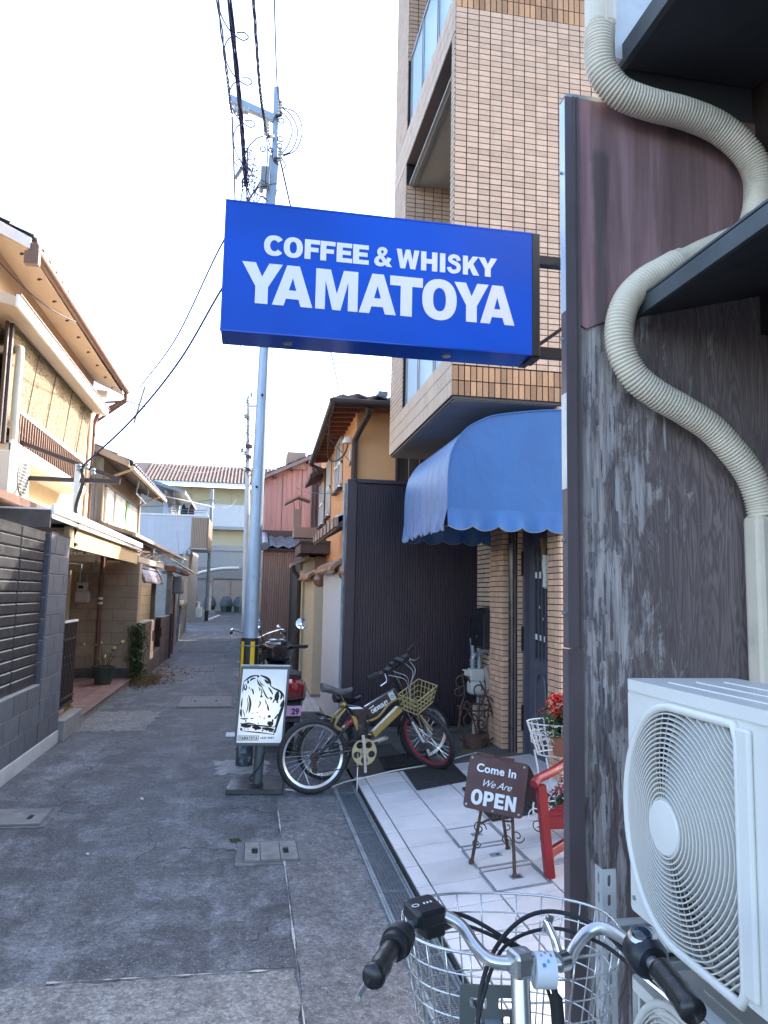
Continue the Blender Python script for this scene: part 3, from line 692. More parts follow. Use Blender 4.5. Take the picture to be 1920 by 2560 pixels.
# brown block wall with a low opening
bb = thing('brown_wall', 'low brown block wall with a broken panel beside the ivy', 'wall', (-1.92, 16, 0))
op = lambda c, z: 1.9 < c < 3.3 and z > .42
blocks(bb, (-1.85, 13.42), (0, 1), (1, 0), 5.0, 0, 5, M_bblk, mat('brown mortar', (.07, .05, .04), .9), .4, .2, th=.1, skip=op, bed=False)
q = MB(); q.box(-1.98, 13.42, 0, -1.855, 18.42, .40).box(-1.98, 13.42, .4, -1.855, 15.28, 1.0).box(-1.98, 16.75, .4, -1.855, 18.42, 1.0)
q.build('mortar_core', mat('dark mortar', (.055, .04, .034), .9), bb)
MB().box(-2.0, 15.0, .4, -1.97, 16.9, .97).build('panel', mat('red brown panel', (.17, .07, .05), .7, var=.3), bb)
MB().prism([(-1.965, 15.32, .42), (-1.965, 15.5, .98), (-1.965, 15.75, .98)], (.02, 0, 0)).build('split_board', mat('pale split wood', (.5, .33, .2), .8), bb)
MB().box(-2.0, 13.4, 1.0, -1.84, 15.2, 1.02).box(-2.0, 16.75, 1.0, -1.84, 18.45, 1.02).build('coping', M_conc, bb)
MB().bar((-1.83, 18.44, 0), (-1.83, 18.44, 1.05), .05, .05, (1,0,0)).build('post', M_dbrown, bb)
# ivy on the near end of the brown wall
iv = thing('ivy', 'green ivy climbing the end of the brown block wall', 'ivy', (-1.86, 13.3, 0))
L = MB(); S = MB()
for i in range(22):
    p = V3((-1.9+random.uniform(-.06, .12), 13.35, 0)); pts = [p]
    for k in range(8): p = p+V3((random.gauss(0, .03), random.gauss(-.005, .02), .125)); pts.append(p)
    S.tube(pts, .004, 4)
for i in range(1250):
    z = random.random()**.85*1.02; x = -1.83+random.gauss(0, .055)-.04*(z > .85); y = 13.30+random.gauss(0, .06)
    x += .05*math.sin(z*9)*random.random(); leafquad(L, (x, y, z), random.uniform(.016, .046), 1.2)
S.build('stems', M_stem, iv); L.build('foliage', M_green, iv)
# ---------------------------------------------------------------- grey wall with red door, water heater, loose roof bits
def seg(a, b): a, b = V3((*a, 0)), V3((*b, 0)); u = (b-a); return a, u.length, u.normalized()
gw = thing('grey_wall', 'grey weathered block wall with a red-brown door farther along the lane', 'wall', (-2.0, 21.5, 0))
a, ln, u = seg((-1.86, 18.55), (-2.22, 24.6)); nv = (u.y, -u.x)
blocks(gw, (a.x, a.y), (u.x, u.y), nv, ln, 0, 10, M_gblk, M_conc, .4, .2, th=.12, skip=lambda c, z: 1.35 < c < 2.3 and z < 1.75)
MB().bar(a+u*1.34+V3((.008, 0, .88)), a+u*2.3+V3((.008, 0, .88)), .03, 1.76).build('door', mat('red brown door', (.13, .035, .03), .5, var=.2), gw)
MB().bar(a+u*1.3+V3((.02, 0, 0)), a+u*1.3+V3((.02, 0, 1.8)), .06, .06, (1,0,0)).build('door_post', mat('rust red post', (.22, .07, .06), .7), gw)
wh = thing('water_heater', 'grey box water heater fixed on the grey wall', 'heater', (-1.78, 19.2, 1.5))
MB().box(-1.88, 18.9, 1.52, -1.66, 19.6, 1.95).build('casing', mat('grey casing', (.20, .20, .20), .6, var=.15), wh, bev=.04)
MB().tube([(-1.75, 19.3, 1.52), (-1.75, 19.3, .3)], .02, 6).build('pipe', M_galv, wh)
lr = thing('lean_to_roof', 'collapsing rusty lean-to roof above the grey wall', 'roof', (-1.9, 20.5, 2.0))
for k in range(7):
    y = 18.6+k*.62; MB().bar((-2.5, y, 2.34-.02*k), (-1.62-.03*k+random.uniform(-.1, .1), y+random.uniform(-.2, .3), 2.04+random.uniform(-.05, .05)), random.uniform(.1, .25), .02).build('sheet_strip', M_rust if k % 2 else M_tanw, lr)
MB().tube([(-1.66, 18.7, 2.05), (-1.85, 23.6, 2.12)], .04, 8).build('broken_gutter', M_brownm, lr)
MB().tube([(-1.7, 18.4, 2.22), (-1.55, 20.6, 2.10)], .03, 6).tube([(-2.0, 19.0, 2.4), (-1.5, 22.0, 2.05)], .025, 6).tube([(-1.75, 18.2, 2.16), (-1.8, 21.6, 2.2)], .022, 6).build('loose_pole', M_galv, lr)
MB().box(-2.0, 18.3, 2.05, -1.78, 18.7, 2.18).build('clay_block', M_clay, lr)
MB().box(-2.1, 18.5, 2.0, -1.9, 19.1, 2.06).build('flashing', M_galv, lr)
dw = thing('dark_wall', 'dark low stone wall at the bend of the lane', 'wall', (-2.3, 27, 0))
a, ln, u = seg((-2.2, 24.6), (-2.45, 30.5)); nv = (u.y, -u.x)
blocks(dw, (a.x, a.y), (u.x, u.y), nv, ln, 0, 4, M_dkst, M_dkst, .6, .26, th=.3)
MB().prism([(a.x-.3, a.y, 1.04), (a.x+.05, a.y, 1.04), (-2.40, 30.5, 1.04), (-2.75, 30.5, 1.04)], (0, 0, .09)).build('coping', mat('mossy stone', (.06, .07, .045), .9), dw)
MB().bar((-2.42, 25.5, 1.13), (-2.45, 27.3, 1.13), .3, .26).build('planter_box', mat('wood planter', (.36, .24, .15), .8), label='wooden planter box on the dark stone wall', cat='planter')
# ---------------------------------------------------------------- white-tiled balcony house
M_wtile = None
def tiledmat(name, col, joint, su, sv, ax='xz'):
    m, t, b = newmat(name); p = wpos(t, (1,1,1)); br = nd(t, 'TexBrick'); br.offset = 0
    br.inputs['Scale'].default_value = 1; br.inputs['Brick Width'].default_value = su; br.inputs['Row Height'].default_value = sv; br.inputs['Mortar Size'].default_value = .012
    br.inputs['Color1'].default_value = (*col, 1); br.inputs['Color2'].default_value = (*[c*.94 for c in col], 1); br.inputs['Mortar'].default_value = (*joint, 1)
    mp = nd(t, 'Mapping'); mp.inputs['Rotation'].default_value = (math.pi/2, 0, 0) if ax == 'xz' else (math.pi/2, 0, math.pi/2)
    t.links.new(p, mp.inputs[0]); t.links.new(mp.outputs[0], br.inputs[0]); t.links.new(br.outputs[0], b.inputs['Base Color']); b.inputs['Roughness'].default_value = .5
    return m
M_wtile = tiledmat('white tile cladding', (.50, .51, .55), (.44, .45, .49), .3, .3)
M_offw = mat('off white wall', (.52, .53, .54), .8, var=.06)
bh = thing('balcony_house', 'white tiled house with a balcony and brown wood panel at the bend', 'house', (-5.5, 40, 0))
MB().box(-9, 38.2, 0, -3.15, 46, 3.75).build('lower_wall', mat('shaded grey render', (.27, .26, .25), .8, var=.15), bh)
MB().box(-9, 37.9, 3.4, -3.0, 38.1, 5.3).build('balcony_parapet', M_wtile, bh)
pan = MB().box(-3.0, 37.88, 3.72, -2.22, 38.12, 5.24).build('wood_panel', mat('brown wood cladding', (.24, .15, .105), .7, var=.15, vs=2, stretch=(30,30,.5)), bh)
MB().box(-2.22, 37.88, 3.72, -2.16, 41.5, 5.24).build('side_board', mat('brown wood side', (.20, .13, .10), .7), pan)
for k in range(9): MB().box(-2.97+k*.082, 37.868, 3.74, -2.93+k*.082, 37.882, 5.22).build('batten', M_tanw, pan)
MB().box(-9, 37.86, 5.3, -2.2, 38.14, 5.38).build('coping', M_white, bh)
MB().box(-3.1, 37.9, 3.66, -2.2, 41.5, 3.72).build('balcony_floor', M_offw, bh)
MB().box(-9, 41.5, 3.7, -4.5, 46, 7.2).build('upper_wall', M_offw, bh)
MB().box(-4.5, 39.0, 3.7, -4.4, 46, 6.7).build('side_wall', M_offw, bh)
MB().prism([(-3.4, 38, 6.45), (-3.4, 38, 6.6), (-9, 38, 8.2), (-9, 38, 8.0)], (0, 8, 0)).build('roof', M_rtile, bh)
MB().box(-4.42, 39.5, 3.8, -4.38, 41.3, 6.3).build('balcony_door', M_glassd, bh)
MB().prism([(-4.6, 37.6, 6.25), (-2.0, 37.4, 5.72), (-2.0, 39.4, 5.95), (-4.6, 39.4, 6.45)], (0, 0, .04)).build('sunshade', mat('beige awning cloth', (.50, .42, .33), .8), bh)
for x in (-4.3, -3.2, -2.3): MB().tube([(x, 38, 5.38), (x, 38, 6.2-.2*(x+4.6))], .02, 5).build('post', M_galv, bh)
MB().tube([(-4.2, 38.0, 5.62), (-2.3, 38.0, 5.62)], .018, 5).tube([(-4.2, 38.0, 5.5), (-2.3, 38.0, 5.5)], .015, 5).build('rail', M_galv, bh)
for x, c, h in ((-3.45, (.02, .025, .022), .3), (-3.05, (.16, .03, .05), .32), (-3.25, (.015, .015, .018), .14), (-4.3, (.5, .5, .62), .4)):
    MB().add([(x-.13, 38.1, 5.4), (x+.13, 38.1, 5.4), (x+.10, 38.1, 5.62+h*.5), (x+.02, 38.06, 5.62+h), (x-.09, 38.1, 5.62+h*.7), (x-.13, 38.2, 5.4), (x+.13, 38.2, 5.4), (x+.10, 38.2, 5.62+h*.5), (x+.02, 38.2, 5.62+h), (x-.09, 38.2, 5.62+h*.7)],
             [(0,1,2,3,4), (9,8,7,6,5), (0,5,6,1), (1,6,7,2), (2,7,8,3), (3,8,9,4), (4,9,5,0)]).build('laundry', mat('cloth', c, .9), label={-3.45: 'black garment drying at the left of the balcony', -3.05: 'dark red garment drying at the right of the balcony', -3.25: 'folded black cloth over the middle of the balcony rail', -4.3: 'pale lilac sheet hanging by the balcony door'}[x], cat='laundry')
MB().tube([(-3.3, 37.85, 2.9), (-3.2, 37.85, 3.6)], .1, 8).build('downpipe', M_galv, bh)
MB().box(-3.2, 37.3, .9, -3.0, 38.0, 3.3).build('wood_door_side', mat('tan door', (.33, .23, .16), .7), bh)
# ---------------------------------------------------------------- building closing the view
M_cream = mat('cream wall panel', (.56, .49, .32), .8, var=.05, vs=.5)
M_gband = mat('grey band', (.30, .30, .30), .8, var=.08, vs=.4)
eb = thing('apartment_building', 'cream and white building with a brown tiled roof closing the lane', 'building', (-2, 62, 0))
MB().box(-14, 60.2, 0, 6, 70, 2.6).build('garage_wall', mat('garage grey', (.22, .215, .21), .8), eb)
MB().box(-14, 60.0, 3.5, 6, 70, 4.8).build('lower_band', M_gband, eb)
MB().box(-14, 61.2, 4.8, 6, 70, 6.5).build('middle_wall', M_cream, eb)
MB().box(-14, 60.0, 6.75, 6, 60.15, 8.5).build('white_balustrade', M_offw, eb)
MB().box(-14, 60.0, 6.5, 6, 61.2, 6.75).build('gallery_slab', M_gband, eb)
MB().box(-14, 61.2, 6.75, 6, 70, 10.0).build('upper_wall', M_cream, eb)
for k in range(11): MB().box(-13+k*1.6, 61.17, 6.9, -12.97+k*1.6, 61.2, 10.0).build('panel_joint', mat('panel joint', (.42, .36, .24), .8), eb)
MB().box(-14, 59.9, 4.8, 6, 60.1, 5.2).build('beam', M_gband, eb)
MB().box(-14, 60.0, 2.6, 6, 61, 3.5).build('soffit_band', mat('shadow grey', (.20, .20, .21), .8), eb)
er = MB().prism([(-14, 59.4, 10.0), (6, 59.4, 10.0), (6, 64.5, 12.2), (-14, 64.5, 12.2)], (0, 0, .12)).build('roof', M_rtileb, eb)
rooftiles(er, (-8.6, 59.35, 10.14), (1,0,0), (0, 5.1, 2.2), 36, 14, .29, .36, M_rtileb, .05)
MB().box(-8.2, 59.25, 9.93, 6, 59.42, 10.1).build('gutter', M_white, eb)
sh = []
for (xa, xb) in ((-2.85, -1.55), (-1.5, -.3), (-.25, .9)):
    s = MB(); z = .1
    while z < 2.45: s.box(xa, 60.12, z, xb, 60.16, z+.1); z += .115
    s.box(xa, 60.15, .05, xb, 60.19, 2.5).build('shutter', mat('shutter', (.33, .29, .27), .5, .3, var=.1), eb)
cpf = thing('carport_roof', 'curved white carport roof before the far building', 'carport', (-2.5, 56, 0))
for dy in (0, 1.0, 2.2):
    MB().tube(catmull([(-4.3, 54+dy, 2.65), (-3.0, 54+dy, 3.05), (-1.9, 54+dy, 3.24), (-.85, 54+dy, 3.3)], 5), .09, 6).build('rib', M_white, cpf)
MB().grid([[(x, 54, z), (x, 57, z)] for x, z in ((-4.3, 2.7), (-3, 3.1), (-1.9, 3.3), (-.85, 3.36))]).build('sheet', M_poly, cpf)
MB().bar((-4.2, 55, 0), (-4.2, 55, 2.7), .12, .12, (1,0,0)).build('post', M_galv, cpf)
for k, (x, lb) in enumerate(((-3.0, 'leftmost blue net-covered bin before the shutters'), (-1.75, 'middle blue net-covered bin before the shutters'), (-.75, 'rightmost blue net-covered bin before the shutters'))):
    t = thing('garbage_bin', lb, 'bin', (x, 58.4, 0), 'bins before the far shutters')
    MB().lathe((x, 58.4, 0), [(.38, .05), (.45, .55)], 4).build('crate', mat('green crate', (.03, .06, .06), .6), t)
    MB().lathe((x, 58.4, .5), [(.52, 0), (.42, .45), (.27, .72), (.02, .74)], 4).build('net_cover', mat('blue net', (.085, .11, .145), .8), t)
pot('shrub', 'sparse shrub in a pot at the right of the bins', -.25, 57.6, 0, .25, .4, M_clay, 26, .9, mat('olive leaf', (.10, .10, .05), .7, island=.4), spread=2)
gp = thing('gate_post', 'pale gate post with a white cap by the far kerb', 'post', (-2.85, 55.5, 0))
MB().box(-2.98, 55.4, .2, -2.74, 55.6, 2.4).build('shaft', mat('pinkish post', (.50, .42, .38), .8), gp)
MB().box(-3.02, 55.36, 2.4, -2.70, 55.64, 2.72).build('cap', M_white, gp)
MB().box(-2.9, 55.38, 2.2, -2.8, 55.4, 2.3).build('red_notice', mat('red notice', (.6, .06, .05), .6), gp)
MB().box(-4.5, 54.8, 0, -2.4, 56.5, .22).build('kerb_planter', M_conc, label='low concrete kerb bed under the far gate post', cat='kerb')
MB().box(-3.9, 47.5, 0, -2.95, 49, .55).box(-3.8, 47.6, .55, -3.1, 48.9, .9).build('white_box_stack', M_white, label='stack of white boxes beside the grey lane pole', cat='boxes')
pot('potted_plant', 'reddish plant on the corner ledge beside the white boxes', -3.3, 47.0, .6, .2, .3, M_clay, 20, .7, mat('purple leaf', (.16, .08, .10), .7, island=.4), spread=1.5)
MB().prism([(-2.3, 41.5, 0), (-2.15, 41.5, 0), (-1.85, 50, 0), (-2.0, 50, 0)], (0, 0, .06)).build('kerb_stone', M_white, label='pale kerb stone running back from the grey lane pole', cat='kerb')
# far lane pole with its wires
def pole(name, label, x, y, h, r0, r1, m, lean=(0, 0)):
    t = thing(name, label, 'pole', (x, y, 0)); MB().cyl((x, y, 0), (x+lean[0], y+lean[1], h), r0, r1, 14).build('shaft', m, t, smooth=True); return t
M_polec = mat('concrete pole', (.46, .45, .43), .7, var=.1, vs=3)
fp = pole('lane_pole', 'slim grey steel pole standing at the bend of the lane', -2.27, 41.5, 7.2, .095, .085, mat('grey steel', (.24, .27, .30), .5, .3))
MB().cyl((-2.27, 41.5, 0), (-2.27, 41.5, .55), .1).build('black_foot', M_black, fp)
MB().bar((-2.5, 41.5, 6.6), (-2.0, 41.5, 6.6), .06, .06).build('arm', M_galv, fp)
p2 = pole('utility_pole', 'pale concrete pole seen just left of the near steel pole', -.10, 28, 9.0, .15, .06, M_polec, (-.25, 0))
MB().bar((-.34, 28, 8.62), (.35, 28, 8.66), .05, .07).build('crossarm', M_galv, p2)
for k, (x, z) in enumerate(((-.5, 8.7), (-.36, 8.95), (-.55, 8.1), (-.62, 6.8), (-.5, 6.7))):
    MB().lathe((x+.12, 27.9, z), [(.03, 0), (.07, .04), (.04, .08), (.07, .12), (.02, .18)], 8).build('insulator', M_galv, p2)
for z, r_ in ((7.0, .16), (6.6, .13), (6.1, .12)):
    MB().cyl((-.25, 28, z), (-.25, 28, z+.12), r_*.9).build('band', M_dbrown, p2)
jb = MB()
for i in range(14):
    p = V3((-.25+random.gauss(0, .15), 27.9, random.uniform(5.9, 8.8))); jb.tube(catmull([p, p+V3((random.gauss(0, .2), 0, -.2)), p+V3((random.gauss(0, .25), 0, -.5)), V3((-.22, 27.9, p.z-.7))], 4), .012, 4)
jb.build('jumper_wires', M_black, p2)
# ---------------------------------------------------------------- pink house
M_pink = mat('faded pink board', (.50, .28, .24), .85, var=.14, vs=1.6, stretch=(9,9,.6), bmp=.2, bs_=30)
M_bcorr = mat('brown corrugated sheet', (.30, .20, .165), .7, var=.18, vs=1.5, stretch=(2,2,.4))
M_btrim = mat('dark brown trim', (.075, .05, .045), .7, var=.2)
ph = thing('pink_house', 'pink boarded gable house with grey tiles beyond the orange house', 'house', (2.2, 23, 0))
prf = lambda x: 4.63+(x-.29)*.49
MB().prism([(.29, 20, 3.25), (4.4, 20, 3.25), (4.4, 20, prf(3.4)), (3.4, 20, prf(3.4)), (.29, 20, prf(.29))], (0, 8, 0)).build('gable_wall', M_pink, ph)
for k in range(22): MB().box(.36+k*.13, 19.985, 3.27, .372+k*.13, 20, prf(.36+k*.13)-.06).build('board_joint', M_btrim if k % 4 == 3 else M_pink, ph)
r = MB().prism([(.05, 19.75, prf(.05)), (3.4, 19.75, prf(3.4)), (3.4, 19.75, prf(3.4)+.1), (.05, 19.75, prf(.05)+.1)], (0, 8.5, 0)).build('roof', mat('weathered roof edge', (.26, .20, .18), .8), ph)
rooftiles(r, (.05, 19.74, prf(.05)+.1), (0,1,0), (1, 0, .49), 10, 10, .3, .3, M_rtileb)
MB().box(.85, 19.9, prf(.95)-.02, 1.35, 21, prf(1.0)+.42).build('chimney', mat('chimney brick', (.33, .24, .2), .9), ph)
for x in (.5, .95, 1.4): MB().box(x, 19.76, prf(x)-.07, x+.07, 20.0, prf(x)+.0).build('purlin_end', M_btrim, ph)
MB().box(.26, 19.9, 3.06, 4.4, 20.1, 3.25).build('ledge', M_btrim, ph)
lr_ = MB().prism([(.2, 18.0, 2.66), (.2, 20, 3.06), (.2, 20, 3.0), (.2, 18.0, 2.6)], (2.6, 0, 0)).build('lower_roof', M_btrim, ph)
rooftiles(lr_, (.42, 17.95, 2.68), (1,0,0), (0, 2, .4), 9, 7, .26, .29, M_rtile, .03)
for k in range(7):
    y = 17.9+k*.29; MB().tube([(.31, y, 2.70+(y-17.9)*.2), (.31, y+.31, 2.72+(y-17.6)*.2)], [.10, .085], 8).build('verge_tile', M_rtile, lr_, smooth=True)
MB().box(.28, 18.12, 0, 2.8, 20, 2.62).build('lower_wall', M_bcorr, ph)
corr(ph, 'lower_cladding', M_bcorr, (.27, 18.1, 0), (1,0,0), (0,-1,0), 2.4, 2.6, .055, .008)
for x in (1.62, 1.72, 1.82): MB().tube([(x, 19.9, 3.25), (x, 19.9, 5.0)], .025, 6).build('pipe', M_btrim, ph)
MB().box(1.55, 19.93, 3.25, 1.9, 20, 5.05).build('dark_shutter', M_btrim, ph)
# vent hood of the orange house kitchen
vh = thing('vent_chimney', 'brown square vent chimney with a peaked cap', 'chimney', (.95, 15.9, 2.75))
M_vent = mat('brown vent metal', (.33, .22, .17), .55, .2, var=.12)
MB().box(.85, 15.85, 2.80, 1.01, 16.0, 3.39).build('shaft', M_vent, vh)
MB().box(.855, 15.6, 2.76, 1.9, 16.1, 2.98).build('duct', M_vent, vh)
MB().prism([(.66, 15.7, 3.47), (.94, 15.7, 3.63), (1.20, 15.7, 3.55), (1.20, 15.7, 3.58), (.94, 15.7, 3.67), (.66, 15.7, 3.505)], (0, .45, 0)).build('cap', M_vent, vh)
for x in (.87, .99): MB().tube([(x, 15.9, 3.39), (x-.03, 15.9, 3.56)], .008, 5).build('stay', M_dbrown, vh)
# ---------------------------------------------------------------- dark board fence and small shed
df = thing('board_fence', 'tall dark weathered board fence beyond the cream gate pier', 'fence', (1.0, 20, 0))
M_dkb = mat('dark weathered board', (.045, .038, .034), .85, var=.35, vs=2, stretch=(8,8,.6), island=.3)
M_gyb = mat('grey weathered board', (.19, .155, .125), .85, var=.3, vs=2, stretch=(8,8,.6), island=.2)
for k in range(62):
    y = 14.05+k*.21; far = y > 21.8; h = 2.25 if not far else 2.0
    inst('board', unit_box('board', .2, h, .02, M_gyb if far else M_dkb, .003), df, frame((.955+(.0 if not far else .02)+random.uniform(-.003, .003), y+.1, h/2), (0,-1,0), (0,0,1), (-1,0,0)))
MB().box(.93, 13.95, 2.25, 1.05, 21.9, 2.31).build('cap_rail', M_btrim, df)
MB().box(.96, 14, 0, 1.02, 27.1, 1.95).build('backing', M_btrim, df)
MB().box(.92, 22.9, .85, .95, 22.95, 1.75).build('pale_strip', M_white, df)
sd = thing('meter_hut', 'small brown hut with a tin roof standing past the board fence', 'hut', (.75, 30, 0))
MB().box(.5, 29, .95, 1.1, 31, 2.1).build('body', mat('pinkish board', (.30, .19, .18), .8, var=.15), sd)
MB().box(.52, 29.02, 0, 1.1, 31, .95).build('base', M_gblk, sd)
MB().prism([(.38, 28.8, 2.12), (1.2, 28.8, 2.3), (1.2, 28.8, 2.36), (.38, 28.8, 2.18)], (0, 2.4, 0)).build('roof', M_galv, sd)
MB().box(.47, 28.97, .93, 1.12, 31, .99).build('sill', M_btrim, sd)
MB().box(.9, 28.95, 2.2, 1.0, 29.1, 2.5).build('stub_post', M_btrim, sd)
# ---------------------------------------------------------------- garden wall, gate piers with round tile caps
M_wst = mat('white roughcast', (.66, .655, .66), .9, var=.06, vs=12, bmp=.8, bs_=190)
M_crst = mat('cream roughcast', (.62, .53, .36), .9, var=.06, vs=10, bmp=.8, bs_=170)
M_ctile = mat('glazed brown cap tile', (.25, .12, .07), .25, var=.25, vs=9, island=.12, coat=.3)
def capped(name, label, m, x0, x1, y0, y1, h, base=None):
    t = thing(name, label, 'wall', ((x0+x1)/2, (y0+y1)/2, 0))
    MB().box(x0, y0, 0, x1, y1, h).build('body', m, t, bev=.006)
    MB().box(x0-.006, y0-.006, 0, x1+.006, y1+.006, .14).build('plinth', M_conc, t)
    xc = (x0+x1)/2; n = int((y1-y0-.05)/.085)
    for s_ in (-1, 1):
        for k in range(n):
            y = y0+.03+k*.085
            pts = [(xc+s_*(.02+.15*math.sin(a)), y, h+.11*math.cos(a)-.0) for a in [i*1.5/5 for i in range(6)]]
            MB().tube(pts, .042, 6).build('cap_tile', M_ctile, t, smooth=True)
    MB().cyl((xc, y0, h+.10), (xc, y1, h+.10), .055, n=10).build('ridge_tile', M_ctile, t, smooth=True)
    MB().lathe((xc, y0+.0, h-.0), [(.002, -.06), (.06, -.055), (.095, -.035), (.105, 0), (.1, .03)], 18, axis=(0,1,0)).build('end_disc', M_ctile, t, smooth=True)
    return t
capped('garden_wall', 'white roughcast garden wall with brown barrel-tile cap beside the corrugated wall', M_wst, .955, 1.10, 7.98, 9.85, 1.84)
capped('gate_pier', 'cream roughcast gate pier with a round brown cap end', M_crst, .93, 1.09, 11.0, 12.9, 1.80)
gd = thing('wooden_gate', 'brown bamboo-slat gate between the white wall and the cream pier', 'gate', (1.15, 10.4, 0))
M_bam = mat('brown bamboo', (.27, .15, .08), .6, var=.2, vs=20, island=.2)
for k in range(44): inst('slat', unit_box('slat', 1.1, .034, .015, M_bam, .006), gd, frame((1.14, 10.43, .17+k*.037), (0,-1,0), (0,0,1), (-1,0,0)))
for y in (9.9, 10.96): MB().box(1.10, y-.04, .08, 1.16, y+.04, 1.85).build('stile', M_btrim, gd)
MB().box(1.08, 9.85, 1.82, 1.2, 11.0, 1.95).build('lintel', mat('weathered beam', (.2, .19, .19), .8), gd)
MB().sphere((1.09, 10.86, 1.0), .035, 10, 6).build('knob', mat('steel knob', (.6, .6, .6), .2, .9), gd, smooth=True)
MB().box(1.16, 9.85, .1, 1.22, 11.0, 1.85).build('dark_back', M_btrim, gd)
gs = thing('gate_step', 'pale striped tile step before the wooden gate', 'step', (.9, 10.4, 0))
MB().box(.70, 9.7, 0, 1.16, 12.6, .09).build('slab', M_conc, gs)
for k in range(5):
    for j in range(14): inst('tile', unit_box('tile', .083, .19, .012, mat('step tile', (.50, .46, .45), .5, island=.12) if 'st' not in globals() else st, .001), gs, frame((.745+k*.09, 9.8+j*.2, .088), (1,0,0), (0,1,0), (0,0,1))); st = bpy.data.materials['step tile']
# entrance block behind the pier
en = thing('entrance_annex', 'cream annex with brown fascia and downpipe behind the gate pier', 'annex', (1.5, 13.4, 0))
MB().box(.90, 13.05, 0, 3.0, 13.9, 2.22).build('wall', M_crst, en)
MB().box(1.10, 13.0, 1.75, 1.5, 13.05, 2.25).build('brown_panel', M_bcorr, en)
MB().box(.80, 12.4, 2.27, 2.6, 13.9, 2.44).build('fascia', M_btrim, en)
MB().box(.78, 12.36, 2.44, 2.6, 13.95, 2.48).build('roof', M_btrim, en)
MB().prism([(.70, 12.9, 2.12), (.98, 12.9, 2.27), (.98, 12.9, 2.2), (.70, 12.9, 2.06)], (0, 1.1, 0)).build('side_eave', M_vent, en)
MB().tube([(.72, 13.0, 2.08), (.74, 13.0, 1.98), (.84, 13.0, 1.85), (.84, 13.0, .05)], .035, 8).build('downpipe', M_dbrown, en, smooth=True)
# ---------------------------------------------------------------- orange-ochre house on the right
M_orange = mat('orange ochre render', (.66, .35, .165), .9, var=.06, vs=1.4, bmp=.5, bs_=140)
M_raft = mat('red brown rafter', (.20, .075, .045), .7, var=.2, vs=6)
oh = thing('orange_house', 'orange ochre house with red-brown rafters behind the corrugated wall', 'house', (3.2, 12, 0))
MB().box(1.3, 9.5, 0, 6.5, 14.6, 4.18).build('wall', M_orange, oh)
orf = MB().add([(.95,9.02,4.02),(6.8,9.02,4.02),(6.8,13.4,4.02),(1.0,13.4,4.02),(2.9,10.9,4.46),(6.8,10.9,4.46),(6.8,11.4,4.46),(2.9,11.4,4.46)],
               [(0,1,5,4),(3,0,4,7),(2,3,7,6),(4,5,6,7)]).build('roof', M_rtile, oh)
MB().add([(.96,9.03,4.005),(6.8,9.03,4.005),(6.8,13.38,4.005),(1.0,13.38,4.005)], [(3,2,1,0)]).build('eave_boards', M_raft, orf)
rooftiles(orf, (6.5, 8.99, 4.06), (-1,0,0), (0, 1.9, .44), 21, 6, .26, .3, M_rtile)
for k in range(3): MB().box(1.5+k*.28, 9.0, 4.10, 1.62+k*.28, 9.5, 4.16).build('snow_guard', M_galv, orf)
MB().box(1.65, 8.95, 4.02, 1.72, 9.02, 4.25).build('ridge_ornament', M_rtile, orf)
for k in range(16):
    y = 9.12+k*.27; MB().bar((.97+.006*k, y, 3.975), (1.32, y, 4.0), .05, .075).build('rafter', M_raft, oh)
for k in range(10): MB().bar((1.45+k*.4, 9.06, 3.975), (1.45+k*.4, 9.52, 4.0), .05, .075).build('rafter', M_raft, oh)
MB().tube([(.93, 8.98, 3.985), (1.01, 13.4, 3.95)], .05, 10).build('side_gutter', M_dbrown, oh, smooth=True)
MB().tube([(.93, 8.98, 3.985), (6.8, 8.98, 4.0)], .05, 10).build('front_gutter', M_dbrown, oh, smooth=True)
MB().tube([(1.38, 9.0, 3.94), (1.38, 9.05, 3.86), (1.27, 9.44, 3.6), (1.27, 9.46, 2.5)], .042, 10).build('downpipe', M_dbrown, oh, smooth=True)
MB().tube([(1.03, 13.35, 3.92), (1.25, 13.3, 3.82), (1.28, 13.3, 3.6), (1.28, 13.2, 2.4)], .035, 8).build('downpipe', M_dbrown, oh, smooth=True)
MB().prism([(1.0, 13.45, 3.7), (1.32, 13.45, 3.85), (1.32, 13.45, 3.92), (1.0, 13.45, 3.78)], (0, 1.4, 0)).build('rear_eave', M_btrim, oh)
for (ya, yb, za, zb) in ((10.95, 11.7, 3.22, 3.95), (12.55, 13.0, 2.95, 3.9), (13.6, 14.3, 2.9, 3.65)):
    wv = MB().box(1.285, ya, za, 1.30, yb, zb).build('window', M_glassd, oh)
    for (a, b, c, d_) in ((ya-.03, ya+.02, za, zb), (yb-.02, yb+.03, za, zb), ((ya+yb)/2-.02, (ya+yb)/2+.02, za, zb)): MB().box(1.255, a, c, 1.29, b, d_).build('frame', M_white, wv)
    for z in (za, zb, (za+zb)/2): MB().box(1.258, ya-.03, z-.02, 1.288, yb+.03, z+.02).build('rail', M_white, wv)
    MB().box(1.22, ya-.05, za-.06, 1.30, yb+.05, za-.03).build('sill', M_dbrown, wv)
le2 = MB().prism([(.90, 8.0, 2.36), (1.35, 8.0, 2.62), (1.35, 8.0, 2.56), (.90, 8.0, 2.30)], (0, 2.85, 0)).build('lean_to', M_btrim, oh)
MB().prism([(.885, 7.98, 2.33), (.885, 7.98, 2.43), (.915, 7.98, 2.43), (.915, 7.98, 2.33)], (0, 2.9, 0)).build('gutter', M_vent, le2)
for k in range(7): MB().box(.875, 8.1+k*.42, 2.32, .884, 8.13+k*.42, 2.44).build('gutter_clip', M_dbrown, le2)
rooftiles(le2, (.90, 8.0, 2.40), (0,1,0), (.45, 0, .26), 11, 2, .26, .27, M_rtile)
